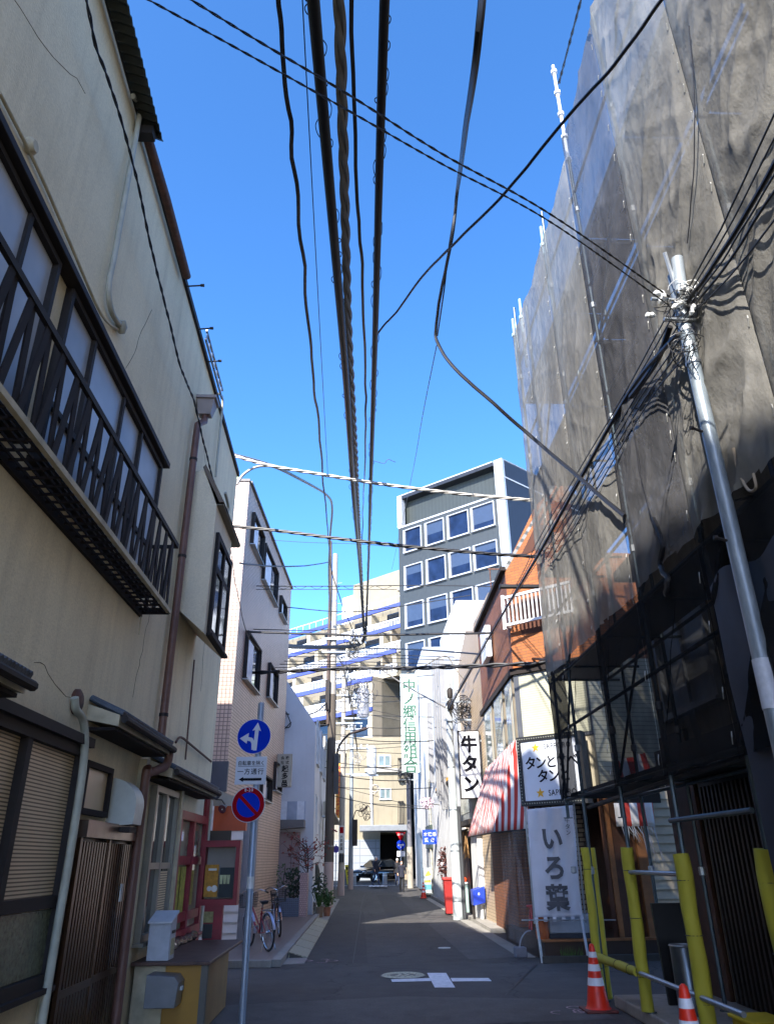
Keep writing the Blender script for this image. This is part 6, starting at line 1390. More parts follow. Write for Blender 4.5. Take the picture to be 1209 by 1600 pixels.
# ================================================================ OVERHEAD CABLES
ncab = [0]
def cable(label, P, r=0.012, mat=None, per=7, wobble=0.0, twist=0, n=6, loopsz=0.0, group='overhead cables'):
    ncab[0] += 1; P = smooth_pts(P, per)
    if wobble: P = wob(P, wobble, ncab[0] * 1.37)
    m = MB()
    if twist:
        for s in range(twist):
            Q = []; acc = 0
            for i, p in enumerate(P):
                if i: acc += (p - P[i - 1]).length
                d = (P[min(i + 1, len(P) - 1)] - P[max(i - 1, 0)]).normalized(); x = d.cross(Vec((0, 0, 1))).normalized(); y = x.cross(d); an = acc / (r * 26) * 2 * math.pi / 1.6 + 2 * math.pi * s / twist
                Q.append(p + x * (r * 1.02 * math.cos(an)) + y * (r * 1.02 * math.sin(an)))
            m.tube(Q, r, n)
    else: m.tube(P, r, n)
    if loopsz:
        rd = random.Random(ncab[0])
        for i in range(1, len(P) - 1):
            d = (P[i + 1] - P[i - 1]).normalized(); x = d.cross(Vec((0, 0, 1))).normalized(); s = rd.choice((-1, 1)) ; a_ = P[i] + x * s * r; w_ = loopsz * rd.uniform(0.15, 0.8); l = (P[i + 1] - P[i]).length * rd.uniform(0.3, 0.95)
            if rd.random() < 0.75: m.tube(smooth_pts([a_, a_ + d * l * 0.3 + x * s * w_, a_ + d * l * 0.7 + x * s * w_ * 0.8, a_ + d * l], 3), 0.005, 4)
    o = m.build('overhead_cable', mat or CABLE, None, True); o['label'] = label; o['category'] = 'cable'; o['group'] = group; return o
def ZP(*pts): return [gz(u, v, z) for u, v, z in pts]
def YP(*pts): return [gy(u, v, y) for u, v, y in pts]
zJ = gy(566, 1000, 33).z
# along the street
cable('thick black cable bundle with small loops, leftmost of the heavy overhead runs', ZP((486, -40, 7.6), (520, 350, 7.7), (541, 600, 8.2), (553, 780, 9.2)) + YP((563, 900, 27), (569, 1000, 33)), 0.052, CABLE, 14, 0, 0, 10, 0.04)
cable('grey brown twisted cable running between the two heavy black bundles', ZP((529, -40, 8.2), (537, 250, 8.3), (545, 520, 8.6), (556, 720, 9.3)) + YP((564, 880, 26), (569, 998, 33)), 0.03, CABLEG, 30, 0, 3, 6)
cable('thick smooth black cable bundle nearest the middle of the sky', ZP((602, -40, 7.6), (593, 250, 7.7), (585, 560, 8.2), (579, 760, 9.2)) + YP((575, 900, 27), (571, 1000, 33)), 0.042, CABLE, 14, 0, 0, 10, 0.022)
cable('slack black cable between the twisted grey one and the smooth bundle', ZP((546, -30, 7.0), (556, 260, 7.0), (566, 430, 7.2), (571, 600, 7.8), (571, 690, 8.4)) + YP((567, 790, 22), (566, 850, 25)), 0.018, CABLE, 10, 0.02)
cable('wavy black cable left of the heavy bundles ending at the wrapped pole', ZP((434, -30, 7.2), (449, 150, 7.2), (468, 350, 7.3), (487, 560, 7.8), (503, 720, 8.8)) + YP((514, 850, 24), (523, 910, 29), (560, 1010, 33)), 0.02, CABLE, 10, 0.035)
cable('hair thin wire beside the wavy black cable', ZP((471, -30, 8.2), (485, 240, 8.2), (500, 520, 8.8), (512, 740, 10)), 0.006, CABLE, 6)
cable('heavy black cable bent sharply in the sky and tied to the scaffold', ZP((756, -30, 6.6), (738, 130, 6.5)) + YP((716, 280, 7.4), (706, 370, 8.2), (690, 450, 8.9), (681, 510, 9.4), (685, 540, 9.5), (715, 580, 9.4), (770, 630, 9.4), (850, 700, 9.4)) + [gx(975, 806, 3.02)], 0.027, CABLE, 8, 0.008)
cable('second strand beside the bend of the heavy black cable', ZP((744, 90, 6.6)) + YP((722, 260, 7.2), (702, 380, 8.3), (694, 450, 8.9), (683, 525, 9.4)), 0.012, CABLE, 6)
cable('thin straight wire dropping from the bent cable towards the office', YP((682, 540, 9.5), (660, 650, 14), (641, 755, 22), (612, 890, 45)), 0.009, CABLE, 6)
# along the left wall
cable('slack black cable looping down the beige wall of the corner house', [gx(u, v, -2.32) for u, v in ((132, -20), (150, 70), (183, 165), (216, 290), (240, 400), (262, 490), (283, 575), (303, 625), (318, 690), (332, 745), (350, 800))], 0.009, CABLE, 7, 0.008, 2, 5)
cable('thin black wire hanging from the bay window hood', YP((352, 805, 11.5), (362, 870, 11.7), (372, 930, 11.9), (386, 990, 12.6), (405, 1015, 14)), 0.006, CABLE, 6, 0.02)
# crossing the sky to the steel pole
cable('twisted pair of wires crossing the top of the sky to the steel pole, upper one', ZP((283, -10, 6.5), (400, 62, 6.45), (548, 150, 6.4), (690, 240, 6.35), (860, 335, 6.3)) + [Vec((NX - 0.08, NY - 0.05, 6.3))], 0.005, CABLE, 24, 0, 2, 5)
cable('twisted pair of wires crossing the top of the sky to the steel pole, lower one', ZP((222, -6, 6.4), (400, 92, 6.35), (548, 175, 6.3), (690, 256, 6.25), (860, 347, 6.2)) + [Vec((NX - 0.1, NY - 0.05, 6.2))], 0.0045, CABLE, 24, 0, 2, 5)
cable('black drop cable slanting up to the right from the smooth bundle', ZP((588, 524, 8.12), (600, 508, 8.1), (622, 484, 8.0), (660, 432, 7.7), (715, 375, 7.2), (790, 300, 6.9), (880, 190, 6.8), (960, 100, 6.7), (1040, -10, 6.7)), 0.013, CABLE, 8, 0.006)
cable('pair of wires from the tall white pipe to the top picture edge', [gx(873, 130, 3.12), gx(890, 65, 3.0), gx(910, -10, 2.9)], 0.012, CABLE, 6, 0, 2)
# high tension services across the street
def across(label, pix, y, r=0.014, **k): return cable(label, [gy(u, v, y if not isinstance(y, (list, tuple)) else y[0] + (y[1] - y[0]) * i / (len(pix) - 1)) for i, (u, v) in enumerate(pix)], r, **k)
across('pale twisted cable crossing from the left roof corner to the scaffold', ((366, 712), (420, 727), (500, 741), (600, 757), (720, 772), (832, 782)), (13.5, 12.5), 0.019, mat=CABLEW, per=16, twist=3, n=5)
across('pale hooped conduit rising from behind the corner house roof', ((370, 757), (380, 742), (397, 731), (415, 728), (440, 731)), 13.6, 0.03, mat=CABLEW)
cable('black service cable bending down beside the wrapped pole', YP((366, 711, 13.5), (430, 730, 16), (480, 755, 20), (512, 775, 25), (519, 795, 27), (515, 850, 29), (514, 910, 31), (517, 970, 32.6)), 0.045, CABLEG, 8, 0.01)
across('dark twisted cable crossing in front of the tiled building and the office', ((362, 822), (440, 830), (540, 843), (650, 855), (760, 865), (842, 870)), (15.5, 14.5), 0.021, per=16, twist=3, n=5)
across('thin wire just under the dark twisted cable', ((380, 840), (470, 847), (560, 850), (640, 857)), 22, 0.008)
across('short black cable tied to the wrapped pole from the left', ((375, 880), (430, 885), (480, 884), (514, 878)), (16, 31), 0.022, per=8, wobble=0.02)
across('upper wire of a laced pair across the street', ((352, 915), (480, 916), (620, 915), (700, 915), (790, 917)), 20, 0.014)
across('lower wire of a laced pair across the street', ((352, 921), (480, 921), (620, 921)), 20, 0.009)
across('looping lacing wire hung between the laced pair', [(352 + 13 * i, 915.5 + (5 if i % 2 else 0)) for i in range(21)], 20.02, 0.006, per=4)
across('thick black sleeve on the wire before the orange brick', ((780, 916.5), (841, 916.5)), 14.6, 0.05, per=3)
across('sagging thin wire across the apartments', ((354, 941), (440, 948), (540, 956), (620, 948), (735, 930)), 26, 0.018)
across('heavy black wire through the insulators of the wrapped pole', ((350, 985), (440, 989), (560, 993), (575, 993), (700, 990), (850, 988)), 19.0, 0.03, wobble=0.02)
across('thin sagging wire above the insulators', ((350, 982), (430, 984), (480, 985), (545, 982)), 20, 0.014)
cable('thick black cable curving round to the street bundles at the wrapped pole', YP((345, 999, 20), (400, 1006, 24), (480, 1011, 30), (545, 1010, 32.5), (566, 1003, 32.8), (571, 985, 32)), 0.085, CABLE, 8)
across('wire leaving the pole towards the orange brick, upper', ((565, 1013), (650, 1015), (760, 1023), (856, 1031)), (33, 15), 0.026)
across('heavy dark cable low across the street to the brick corner', ((342, 1052), (430, 1050), (530, 1045), (640, 1044), (735, 1041), (855, 1036)), (21, 16), 0.03, per=10, twist=2)
across('thin wire just above the heavy low cable', ((345, 1045), (440, 1043), (560, 1040)), 24, 0.012)
for i, (va, vb) in enumerate(((1018, 1022), (1024, 1027), (1031, 1034), (1036, 1039))):
    across(('topmost', 'second', 'third', 'lowest')[i] + ' of four fine parallel wires in front of the apartments', ((348, va), (450, va + 2), (560, vb), (750, vb + 6)), 28 - i, 0.015)
across('grey bowed cable in front of the white fins', ((635, 1052), (660, 1042), (685, 1028), (700, 1027), (715, 1050), (760, 1100)), 26, 0.022, mat=CABLEG)
cable('straight guy wire slanting from the pole to the white pole', YP((586, 1040, 33), (640, 1075, 30), (695, 1105, 25.6)), 0.03, CABLEG, 4)
across('sagging black cable from the white slanted building to the wrapped pole', ((445, 1115), (470, 1118), (495, 1112), (513, 1095)), (28, 33), 0.025)
cable('looped cable end fixed on the white slanted building', YP((447, 1112, 28.3), (454, 1130, 28.2), (450, 1137, 28.2), (440, 1133, 28.2), (444, 1139, 28.2), (455, 1128, 28.2)), 0.02, CABLE, 5)
for i, (pa) in enumerate((((405, 1148), (520, 1148), (640, 1150)), ((425, 1160), (520, 1172), (640, 1166)), ((425, 1164), (520, 1172), (640, 1178)), ((570, 1255), (700, 1262)), ((430, 1230), (515, 1228), (640, 1258)), ((560, 1105), (630, 1120)))):
    across(('faint level wire over the round blue sign building', 'upper of two wires before the pale building', 'lower of two wires before the pale building', 'wire between the small curved lamp and the white building', 'low slack wire behind the company sign', 'short wire at the transformer drum')[i], pa, 34 + 2 * i, 0.013)
cable('cable running down the street from the steel pole, thickest of its fan', [Vec((NX - 0.08, NY, 5.95))] + [gx(u, v, 3.0) for u, v in ((985, 610), (905, 750), (840, 868))] + YP((770, 985, 17), (700, 1110, 25.4)), 0.024, CABLE, 10, 0.005)
for i, (du, zz) in enumerate(((-10, 6.3), (-5, 6.2), (6, 6.05), (12, 5.9), (18, 5.8), (25, 5.7))):
    cable(('thin wire of the steel pole fan, outermost on the left', 'thin wire of the steel pole fan, second from the left', 'thin wire of the steel pole fan, third from the left', 'thin wire of the steel pole fan, fourth from the left', 'thin wire of the steel pole fan, fifth from the left', 'thin wire of the steel pole fan, lowest on the netting')[i],
          [Vec((NX - 0.06, NY, zz))] + [gx(u + du, v + du * 0.5, 3.0) for u, v in ((985, 620), (905, 755), (850, 850))] + ([gx(845 + du * 0.6, 868 + du * 0.5, 3.02)] if i > 2 else YP((800 + du * .5, 935, 15.5), (700 + du * .3, 1108, 25.4))), 0.007, CABLE, 10, 0.004)
for i, (u, v) in enumerate(((1215, 165), (1215, 205), (1215, 245), (1215, 262), (1215, 290), (1215, 335))):
    q = gx(u, v, 2.95); cable(('uppermost', 'second', 'third', 'fourth', 'fifth', 'lowest')[i] + ' wire rising from the steel pole head to the right edge', [Vec((NX + 0.03, NY - 0.05, 6.35 - 0.05 * i)), Vec((NX + 0.03, NY - 0.05, 6.35 - 0.05 * i)).lerp(q, 0.5) + Vec((0, 0, -0.05)), q], (0.008, 0.007, 0.02, 0.008, 0.012, 0.008)[i], CABLE, 8, 0.01)
cable('thick tape wrapped splice hanging under the steel pole fan', [gx(u, v, 2.98) for u, v in ((1046, 510), (1030, 555), (1008, 590), (985, 620))], 0.03, CABLE, 6)
cable('pale looped cable hanging on the netting right of the steel pole', [gx(u, v, 3.02) for u, v in ((1145, 700), (1152, 735), (1168, 765), (1180, 762), (1176, 740))], 0.012, paint('cable_beige', S('#8a7c68'), 0.6), 7)
cable('loose black wires twisted against the netting below the splice', [gx(u, v, 3.0) for u, v in ((1020, 810), (1035, 850), (1030, 880), (1042, 905), (1040, 930))], 0.028, CABLE, 7, 0.02)
cable('vertical black wire hanging down the netting above the loose wires', [gx(u, v, 3.0) for u, v in ((985, 650), (1000, 740), (1015, 800), (1032, 845))], 0.009, CABLE, 7, 0.01)
cable('thin black wire running down the sheet left of the steel pole head', [gx(u, v, 3.0) for u, v in ((1076, 40), (1084, 150), (1083, 260), (1073, 380))], 0.006, CABLE, 7, 0.008)
cable('frayed wire scrap sticking out of the smooth bundle', YP((585, 720, 16.5), (600, 724, 16.5), (606, 718, 16.5), (618, 722, 16.5)), 0.008, CABLE, 5, 0.01)

# ================================================================ LEFT FORECOURT: BICYCLES, PLANTER, PLANTS, SCOOTER
RUB = paint('tyre_rubber', S('#19191a'), 0.8); CHR = paint('chrome', S('#b8bcc2'), 0.22, 0.9, 0.1, 6); FEND = paint('fender_silver', S('#b9b6c6'), 0.3, 0.7, 0.1, 5); BASK = paint('basket_black', S('#1d1d20'), 0.5)
def bicycle(label, paint_, loc, rotz, lean, basket=True, saddlec=BLACKP, steer=0.0):
    """+X is forward, wheels on z = 0"""
    o = thing('bicycle', label, 'bicycle', (0, 0, 0), 'bicycles on the forecourt'); R = 0.33; wb = 1.08
    for nm, x in (('wheel', 0.0), ('wheel', wb)):
        w = MB().torus((x, 0, R), R - 0.018, 0.019, (0, 1, 0), 36, 7).build(nm, RUB, o, True)
        MB().torus((x, 0, R), R - 0.042, 0.011, (0, 1, 0), 36, 5).build('rim', CHR, w, True); m = MB()
        for k in range(18):
            a_ = 2 * math.pi * k / 18; m.tube([(x + 0.03 * math.cos(a_ + 0.7), 0.02 * (-1) ** k, R + 0.03 * math.sin(a_ + 0.7)), (x + (R - 0.05) * math.cos(a_), 0, R + (R - 0.05) * math.sin(a_))], 0.0016, 4)
        m.build('spoke', CHR, w); MB().lathe((x, -0.05, R), [(0.012, 0), (0.028, 0.02), (0.028, 0.08), (0.012, 0.1)], 10, (0, 1, 0)).build('hub', CHR, w, True)
        P = [(x + (R + 0.012) * math.cos(q), 0, R + (R + 0.012) * math.sin(q)) for q in [R_(d) for d in (range(-10, 181, 12) if x == 0 else range(35, 200, 12))]]
        m = MB(); m.tube(P, 0.028, 6, True, 0.35); m.build('mudguard', FEND, o, True)
    BBk = Vec((0.46, 0, 0.29)); ST = Vec((0.30, 0, 0.74)); HT = Vec((0.93, 0, 0.83)); HB = Vec((0.97, 0, 0.62))
    m = MB(); m.tube([BBk, ST], 0.018, 8); m.tube([HB, (0.72, 0, 0.42), (0.55, 0, 0.33), BBk], 0.02, 8); m.tube([HT + Vec((0.01, 0, -0.05)), (0.7, 0, 0.6), (0.52, 0, 0.45), (0.42, 0, 0.42)], 0.016, 8); m.tube([HT, HB], 0.022, 8)
    for s in (-1, 1): m.tube([(0, 0.055 * s, R), BBk + Vec((0, 0.03 * s, 0))], 0.01, 6); m.tube([(0, 0.055 * s, R), (0.33, 0.03 * s, 0.64)], 0.009, 6)
    m.build('frame', paint_, o, True)
    m = MB()
    for s in (-1, 1): m.tube([HB + Vec((0.01, 0.03 * s, 0)), (1.03, 0.055 * s, 0.5), (wb, 0.055 * s, R)], 0.011, 6)
    m.build('fork', CHR, o, True)
    MB().tube([ST, (0.27, 0, 0.83)], 0.013, 8).build('seat_post', CHR, o, True)
    MB().add([(0.13, 0.09, 0.86), (0.13, -0.09, 0.86), (0.25, -0.07, 0.87), (0.42, -0.02, 0.86), (0.42, 0.02, 0.86), (0.25, 0.07, 0.87), (0.15, 0.06, 0.80), (0.15, -0.06, 0.80), (0.4, -0.015, 0.82), (0.4, 0.015, 0.82)],
             [(0, 1, 2, 5), (2, 3, 4, 5), (6, 7, 1, 0), (7, 8, 3, 2, 1), (8, 9, 4, 3), (9, 6, 0, 5, 4), (6, 9, 8, 7)]).build('saddle', saddlec, o, bevel=0.015)
    m = MB(); m.tube([HT, (0.91, 0, 0.96)], 0.012, 8); m.tube(smooth_pts([(0.70, 0.27, 0.97), (0.80, 0.26, 0.99), (0.88, 0.15, 1.03), (0.93, 0, 0.97), (0.88, -0.15, 1.03), (0.80, -0.26, 0.99), (0.70, -0.27, 0.97)], 4), 0.011, 8); hb_ = m.build('handlebar', CHR, o, True)
    for s in (-1, 1): MB().tube([(0.69, 0.27 * s, 0.97), (0.80, 0.26 * s, 0.99)], 0.017, 8).build('grip', BLACKP, hb_, True)
    m = MB(); m.box(-0.18, 0.2, -0.07, -0.06, 0.70, 0.712); m.box(-0.18, 0.2, 0.06, 0.07, 0.70, 0.712)
    for k in range(5): m.box(-0.18 + 0.09 * k, -0.168 + 0.09 * k, -0.06, 0.06, 0.701, 0.711)
    for s in (-1, 1): m.tube([(-0.1, 0.065 * s, 0.7), (0, 0.06 * s, R)], 0.005, 5)
    m.build('carrier', CHR, o)
    m = MB(); m.torus((0.46, -0.045, 0.29), 0.085, 0.006, (0, 1, 0), 20, 4); m.tube([(0.46, -0.06, 0.29), (0.56, -0.07, 0.16)], 0.009, 6); m.tube([(0.46, 0.06, 0.29), (0.36, 0.07, 0.42)], 0.009, 6); m.box(0.52, 0.6, -0.15, -0.07, 0.15, 0.17); m.box(0.32, 0.4, 0.07, 0.15, 0.41, 0.43); m.build('crank', CHR, o)
    m = MB(); m.tube([(0, 0.06, R), (-0.02, 0.14, 0.02)], 0.007, 5); m.tube([(0, -0.06, R), (-0.02, -0.14, 0.02)], 0.007, 5); m.build('stand', CHR, o)
    if basket:
        m = MB(); x0, x1, z0, z1 = 1.0, 1.24, 0.72, 0.97
        for k in range(7):
            z = z0 + (z1 - z0) * k / 6; g = 0.02 * k / 6
            m.tube([(x0 - g, -0.15 - g, z), (x1 + g, -0.15 - g, z), (x1 + g, 0.15 + g, z), (x0 - g, 0.15 + g, z), (x0 - g, -0.15 - g, z)], 0.004, 4)
        for k in range(8): f = k / 7; m.tube([(x0 + (x1 - x0) * f, -0.15, z0), (x0 + (x1 - x0) * f, -0.17, z1)], 0.003, 4); m.tube([(x0 + (x1 - x0) * f, 0.15, z0), (x0 + (x1 - x0) * f, 0.17, z1)], 0.003, 4); m.tube([(x1, -0.15 + 0.3 * f, z0), (x1 + 0.02, -0.17 + 0.34 * f, z1)], 0.003, 4); m.tube([(x0, -0.15 + 0.3 * f, z0), (x0 - 0.02, -0.17 + 0.34 * f, z1)], 0.003, 4)
        m.box(x0, x1, -0.15, 0.15, z0, z0 + 0.006); m.build('basket', BASK, o)
    o.location = loc; o.rotation_euler = (lean, 0, rotz); return o
REDB = paint('bike_red', S('#7a0f1e'), 0.3, 0.3, 0.1, 4); BLKB = paint('bike_black', S('#1c1c22'), 0.35, 0.2, 0.1, 4); BLUB = paint('bike_navy', S('#1d2440'), 0.35, 0.2)
q = gz(419, 1487, 0.09)
bicycle('red city bicycle with a silver rear mudguard nearest the road sign post', REDB, (q.x, q.y, 0.09), math.atan2(1.0, -0.52), R_(-4))
bicycle('black bicycle with a front basket parked behind the red one', BLKB, (-2.05, 20.5, 0.09), math.atan2(-1.0, 0.22), R_(5))
# low planter box and brick end pillar
PNT = tiles('planter_tile', (1, 0, 0), S('#3d4658'), S('#5b6474'), 0.06, 0.06, 0.006, 0.1, 0.0, 0.4, 0.1, 0.2); PILT = tiles('pillar_tile', (1, 0.2, 0), S('#a78d8a'), S('#7c6866'), 0.07, 0.06, 0.008, 0.1, 0.5, 0.5, 0.2, 0.3)
o = thing('planter_wall', 'slate blue mosaic planter wall with a pink tiled end pillar', 'planter', (-2.2, 26.6, 0.09))
MB().box(-2.9, -1.9, 26.4, 26.9, 0.09, 0.6).build('trough', PNT, o); MB().box(-1.9, -1.66, 26.38, 26.95, 0.09, 1.32).build('pillar', PILT, o)
LEAFG = paint('leaf_green', S('#3f5a2c'), 0.6, 0, 0.45, 12); LEAFD = paint('leaf_dark', S('#27391f'), 0.6, 0, 0.45, 12); LEAFR = paint('leaf_red', S('#7a2a20'), 0.6, 0, 0.5, 14); BARK = paint('bark', S('#4d4038'), 0.9, 0, 0.3, 12, 0.4)
def leafcloud(c, rx, ry, rz, n, size, seed, blade=False):
    rd = random.Random(seed); m = MB(); c = Vec(c)
    for k in range(n):
        while True:
            p = Vec((rd.uniform(-1, 1), rd.uniform(-1, 1), rd.uniform(-1, 1)))
            if p.length < 1 and noise.noise(p * 2.2 + Vec((seed, 0, 0))) > -0.25: break
        p = c + Vec((p.x * rx, p.y * ry, p.z * rz)); d = Vec((rd.uniform(-1, 1), rd.uniform(-1, 1), rd.uniform(-0.6, 0.8))).normalized(); s = size * rd.uniform(0.6, 1.3); x = d.orthogonal().normalized() * s * 0.32
        m.add([p, p + d * s * 0.5 + x, p + d * s, p + d * s * 0.5 - x], [(0, 1, 2, 3)])
    return m
def blades(c, n, l, seed, spread=0.7):
    rd = random.Random(seed); m = MB(); c = Vec(c)
    for k in range(n):
        a_ = rd.uniform(0, 6.28); s = l * rd.uniform(0.6, 1.1); d = Vec((math.cos(a_), math.sin(a_), 0)); sp = rd.uniform(0.2, spread); w = Vec((-d.y, d.x, 0)) * 0.014
        p = [c + d * 0.03, c + d * s * sp * 0.45 + Vec((0, 0, s * 0.55)), c + d * s * sp + Vec((0, 0, s * rd.uniform(0.5, 0.95)))]
        m.add([p[0] - w, p[0] + w, p[1] + w, p[1] - w, p[2]], [(0, 1, 2, 3), (3, 2, 4)])
    return m
o = thing('shrub', 'dark green shrub growing in the mosaic planter', 'shrub', (-2.15, 26.65, 0.6))
leafcloud((-2.12, 26.65, 1.0), 0.32, 0.22, 0.48, 420, 0.1, 3).build('foliage', LEAFD, o, recalc=False); MB().tube([(-2.12, 26.65, 0.55), (-2.1, 26.65, 0.95)], 0.02, 6).build('stem', BARK, o)
o = thing('shrub', 'thin bare stemmed plant with a few leaves at the left end of the planter', 'shrub', (-2.6, 26.65, 0.6))
m = MB(); rd = random.Random(4)
for k in range(7): m.tube([(-2.6 + rd.uniform(-.15, .15), 26.65, 0.55), (-2.6 + rd.uniform(-.3, .3), 26.65, rd.uniform(0.9, 1.7))], 0.007, 5)
m.build('stem', BARK, o); leafcloud((-2.6, 26.65, 1.2), 0.3, 0.15, 0.5, 90, 0.09, 6).build('foliage', LEAFG, o, recalc=False)
o = thing('small_tree', 'sparse small tree with reddish leaves rising over the tiled pillar', 'tree', (-1.75, 27.1, 0.1))
m = MB(); rd = random.Random(12); tips = []
tr0 = [Vec((-1.72, 27.15, 0.09)), Vec((-1.75, 27.15, 0.9)), Vec((-1.70, 27.1, 1.6)), Vec((-1.78, 27.1, 2.2))]; m.tube(smooth_pts(tr0, 4), [0.04 - 0.002 * i for i in range(13)], 7)
for k in range(30):
    b = tr0[1].lerp(tr0[3], rd.uniform(0.25, 1.0)); a_ = rd.uniform(0, 6.28); l = rd.uniform(0.35, 1.05); d = Vec((math.cos(a_), 0.5 * math.sin(a_), rd.uniform(0.1, 0.9)))
    mid = b + d * l * 0.5 + Vec((0, 0, rd.uniform(-.05, .12))); e_ = b + d * l; m.tube([b, mid, e_], [0.014, 0.009, 0.004], 5); tips += [mid.lerp(e_, 0.5), e_, mid]
    for j in range(2): f_ = e_.lerp(mid, rd.random()) ; g_ = f_ + Vec((rd.uniform(-.2, .2), rd.uniform(-.1, .1), rd.uniform(0, .25))); m.tube([f_, g_], 0.004, 4); tips.append(g_)
m.build('trunk', BARK, o, True)
m = MB()
for p in tips:
    for j in range(rd.choice((0, 1, 1, 2, 3))):
        d = Vec((rd.uniform(-1, 1), rd.uniform(-1, 1), rd.uniform(-1, .4))).normalized(); s = rd.uniform(0.06, 0.13); x = d.orthogonal().normalized() * s * 0.35; q = p + d * 0.02; m.add([q, q + d * s * .5 + x, q + d * s, q + d * s * .5 - x], [(0, 1, 2, 3)])
m.build('crown', LEAFR, o, recalc=False)
# scooter with cover, pots
TERR = paint('terracotta', S('#8a5a40'), 0.8, 0, 0.2, 9); POTB = paint('pot_brown', S('#6d5d4a'), 0.7, 0, 0.2, 9)
for i, (px_, py_, r, h, mat, lab, n, l) in enumerate(((-1.32, 27.4, 0.16, 0.28, POTB, 'potted leafy plant in a tan pot left of the wrapped pole foot', 70, 0.75), (-1.08, 27.9, 0.13, 0.24, TERR, 'potted plant with arching blades in a reddish pot nearest the road', 80, 0.55))):
    o = thing('potted_plant', lab, 'potted plant', (px_, py_, 0)); MB().lathe((px_, py_, 0.0), [(r * 0.75, 0), (r, h), (r * 1.05, h), (r * 1.05, h + 0.03), (r * 0.9, h + 0.03), (r * 0.85, h - 0.02)], 18).build('pot', mat, o, True)
    blades((px_, py_, h), n, l, 30 + i, 0.8).build('blades', LEAFG, o, recalc=False); leafcloud((px_, py_, h + 0.3 + 0.35 * (1 - i)), 0.25, 0.2, 0.42 - 0.15 * i, 170, 0.1, 60 + i).build('leaves', LEAFG if i else LEAFD, o, recalc=False)
o = thing('scooter', 'white motor scooter with a dark cover half hidden behind the potted plants', 'scooter', (-1.55, 29.2, 0)); sx_, sy_ = -1.62, 29.0
SCW = paint('scooter_white', S('#c3c6ca'), 0.35)
for y in (0.0, 1.15): 
    w = MB().torus((sx_, sy_ + y, 0.22), 0.17, 0.05, (1, 0, 0), 26, 8).build('wheel', RUB, o, True); MB().lathe((sx_ - 0.03, sy_ + y, 0.22), [(0.12, 0), (0.12, 0.06)], 16, (1, 0, 0)).build('rim', CHR, w, True)
MB().extr([(sx_ - 0.13, sy_ - 0.12, 0.35), (sx_ - 0.13, sy_ + 0.2, 0.25), (sx_ - 0.13, sy_ + 0.75, 0.25), (sx_ - 0.13, sy_ + 1.35, 0.4), (sx_ - 0.13, sy_ + 1.3, 0.7), (sx_ - 0.13, sy_ + 0.75, 0.72), (sx_ - 0.13, sy_ + 0.6, 0.35), (sx_ - 0.13, sy_ + 0.25, 0.35), (sx_ - 0.13, sy_ + 0.1, 0.95), (sx_ - 0.13, sy_ - 0.02, 0.95)], (0.26, 0, 0)).build('body', SCW, o, bevel=0.03)
MB().tube(smooth_pts([(sx_ - 0.3, sy_ + 0.12, 1.0), (sx_ - 0.15, sy_ + 0.02, 1.03), (sx_ + 0.15, sy_ + 0.02, 1.03), (sx_ + 0.3, sy_ + 0.12, 1.0)], 4), 0.016, 8).build('handlebar', BLACKP, o, True)
MB().lathe((sx_, sy_ + 0.95, 0.7), [(0.16, 0), (0.2, 0.25), (0.17, 0.65), (0.1, 0.85), (0.02, 0.9)], 14).build('cover', paint('cover_dark', S('#2f332c'), 0.7, 0, 0.25, 6), o, True); MB().lathe((sx_, sy_ - 0.08, 0.82), [(0.07, 0), (0.07, 0.03)], 14, (0, -1, 0)).build('headlight', CHR, o, True)
# dimpled ramp plate along the kerb
RMP, t, b = newmat('ramp_rubber'); b.inputs['Roughness'].default_value = 0.6
ck = N(t, 'TexChecker'); ck.inputs['Scale'].default_value = 22; t.links.new(pos(t), ck.inputs['Vector']); ck.inputs['Color1'].default_value = S('#98957f'); ck.inputs['Color2'].default_value = S('#77745f'); t.links.new(ck.outputs[0], b.inputs['Base Color']); bump(t, b, ck.outputs['Fac'], 0.6, 0.01)
for k in range(7):
    y0 = 16.25 + 1.35 * k; o = thing('kerb_ramp', ('first', 'second', 'third', 'fourth', 'fifth', 'sixth', 'seventh')[k] + ' dimpled kerb ramp counted from the crossing', 'kerb ramp', (-1.15, y0, 0), 'dimpled ramps along the left kerb')
    MB().extr([(-1.335 + 0.01 * k, y0, 0.002), (-0.98 + 0.005 * k, y0, 0.002), (-0.98 + 0.005 * k, y0, 0.014), (-1.335 + 0.01 * k, y0, 0.105)], (0, 1.33, 0)).build('slab', RMP, o); MB().extr([(-1.32 + 0.01 * k, y0 - 0.004, 0.003), (-1.02 + 0.005 * k, y0 - 0.004, 0.003), (-1.32 + 0.01 * k, y0 - 0.004, 0.09)], (0, 0.003, 0)).build('end_face', BLACKP, o)

# ================================================================ RIGHT PAVEMENT THINGS
BINR = paint('bin_red', S('#8e1f1c'), 0.5, 0, 0.15, 5)
o = thing('wheelie_bin', 'tall dark red wheeled bin standing left of the white pole', 'bin', (3.02, 28.0, 0)); bx0, by0 = 3.0, 27.7
MB().hexa([(bx0 - 0.14, by0 - 0.16, 0.04), (bx0 + 0.16, by0 - 0.16, 0.04), (bx0 + 0.16, by0 + 0.2, 0.04), (bx0 - 0.14, by0 + 0.2, 0.04), (bx0 - 0.19, by0 - 0.22, 1.02), (bx0 + 0.21, by0 - 0.22, 1.02), (bx0 + 0.21, by0 + 0.25, 1.02), (bx0 - 0.19, by0 + 0.25, 1.02)]).build('body', BINR, o, bevel=0.02)
MB().box(bx0 - 0.22, bx0 + 0.24, by0 - 0.26, by0 + 0.28, 1.022, 1.12).build('lid', paint('bin_lid_red', S('#a02a22'), 0.45, 0, 0.1, 5), o, bevel=0.03)
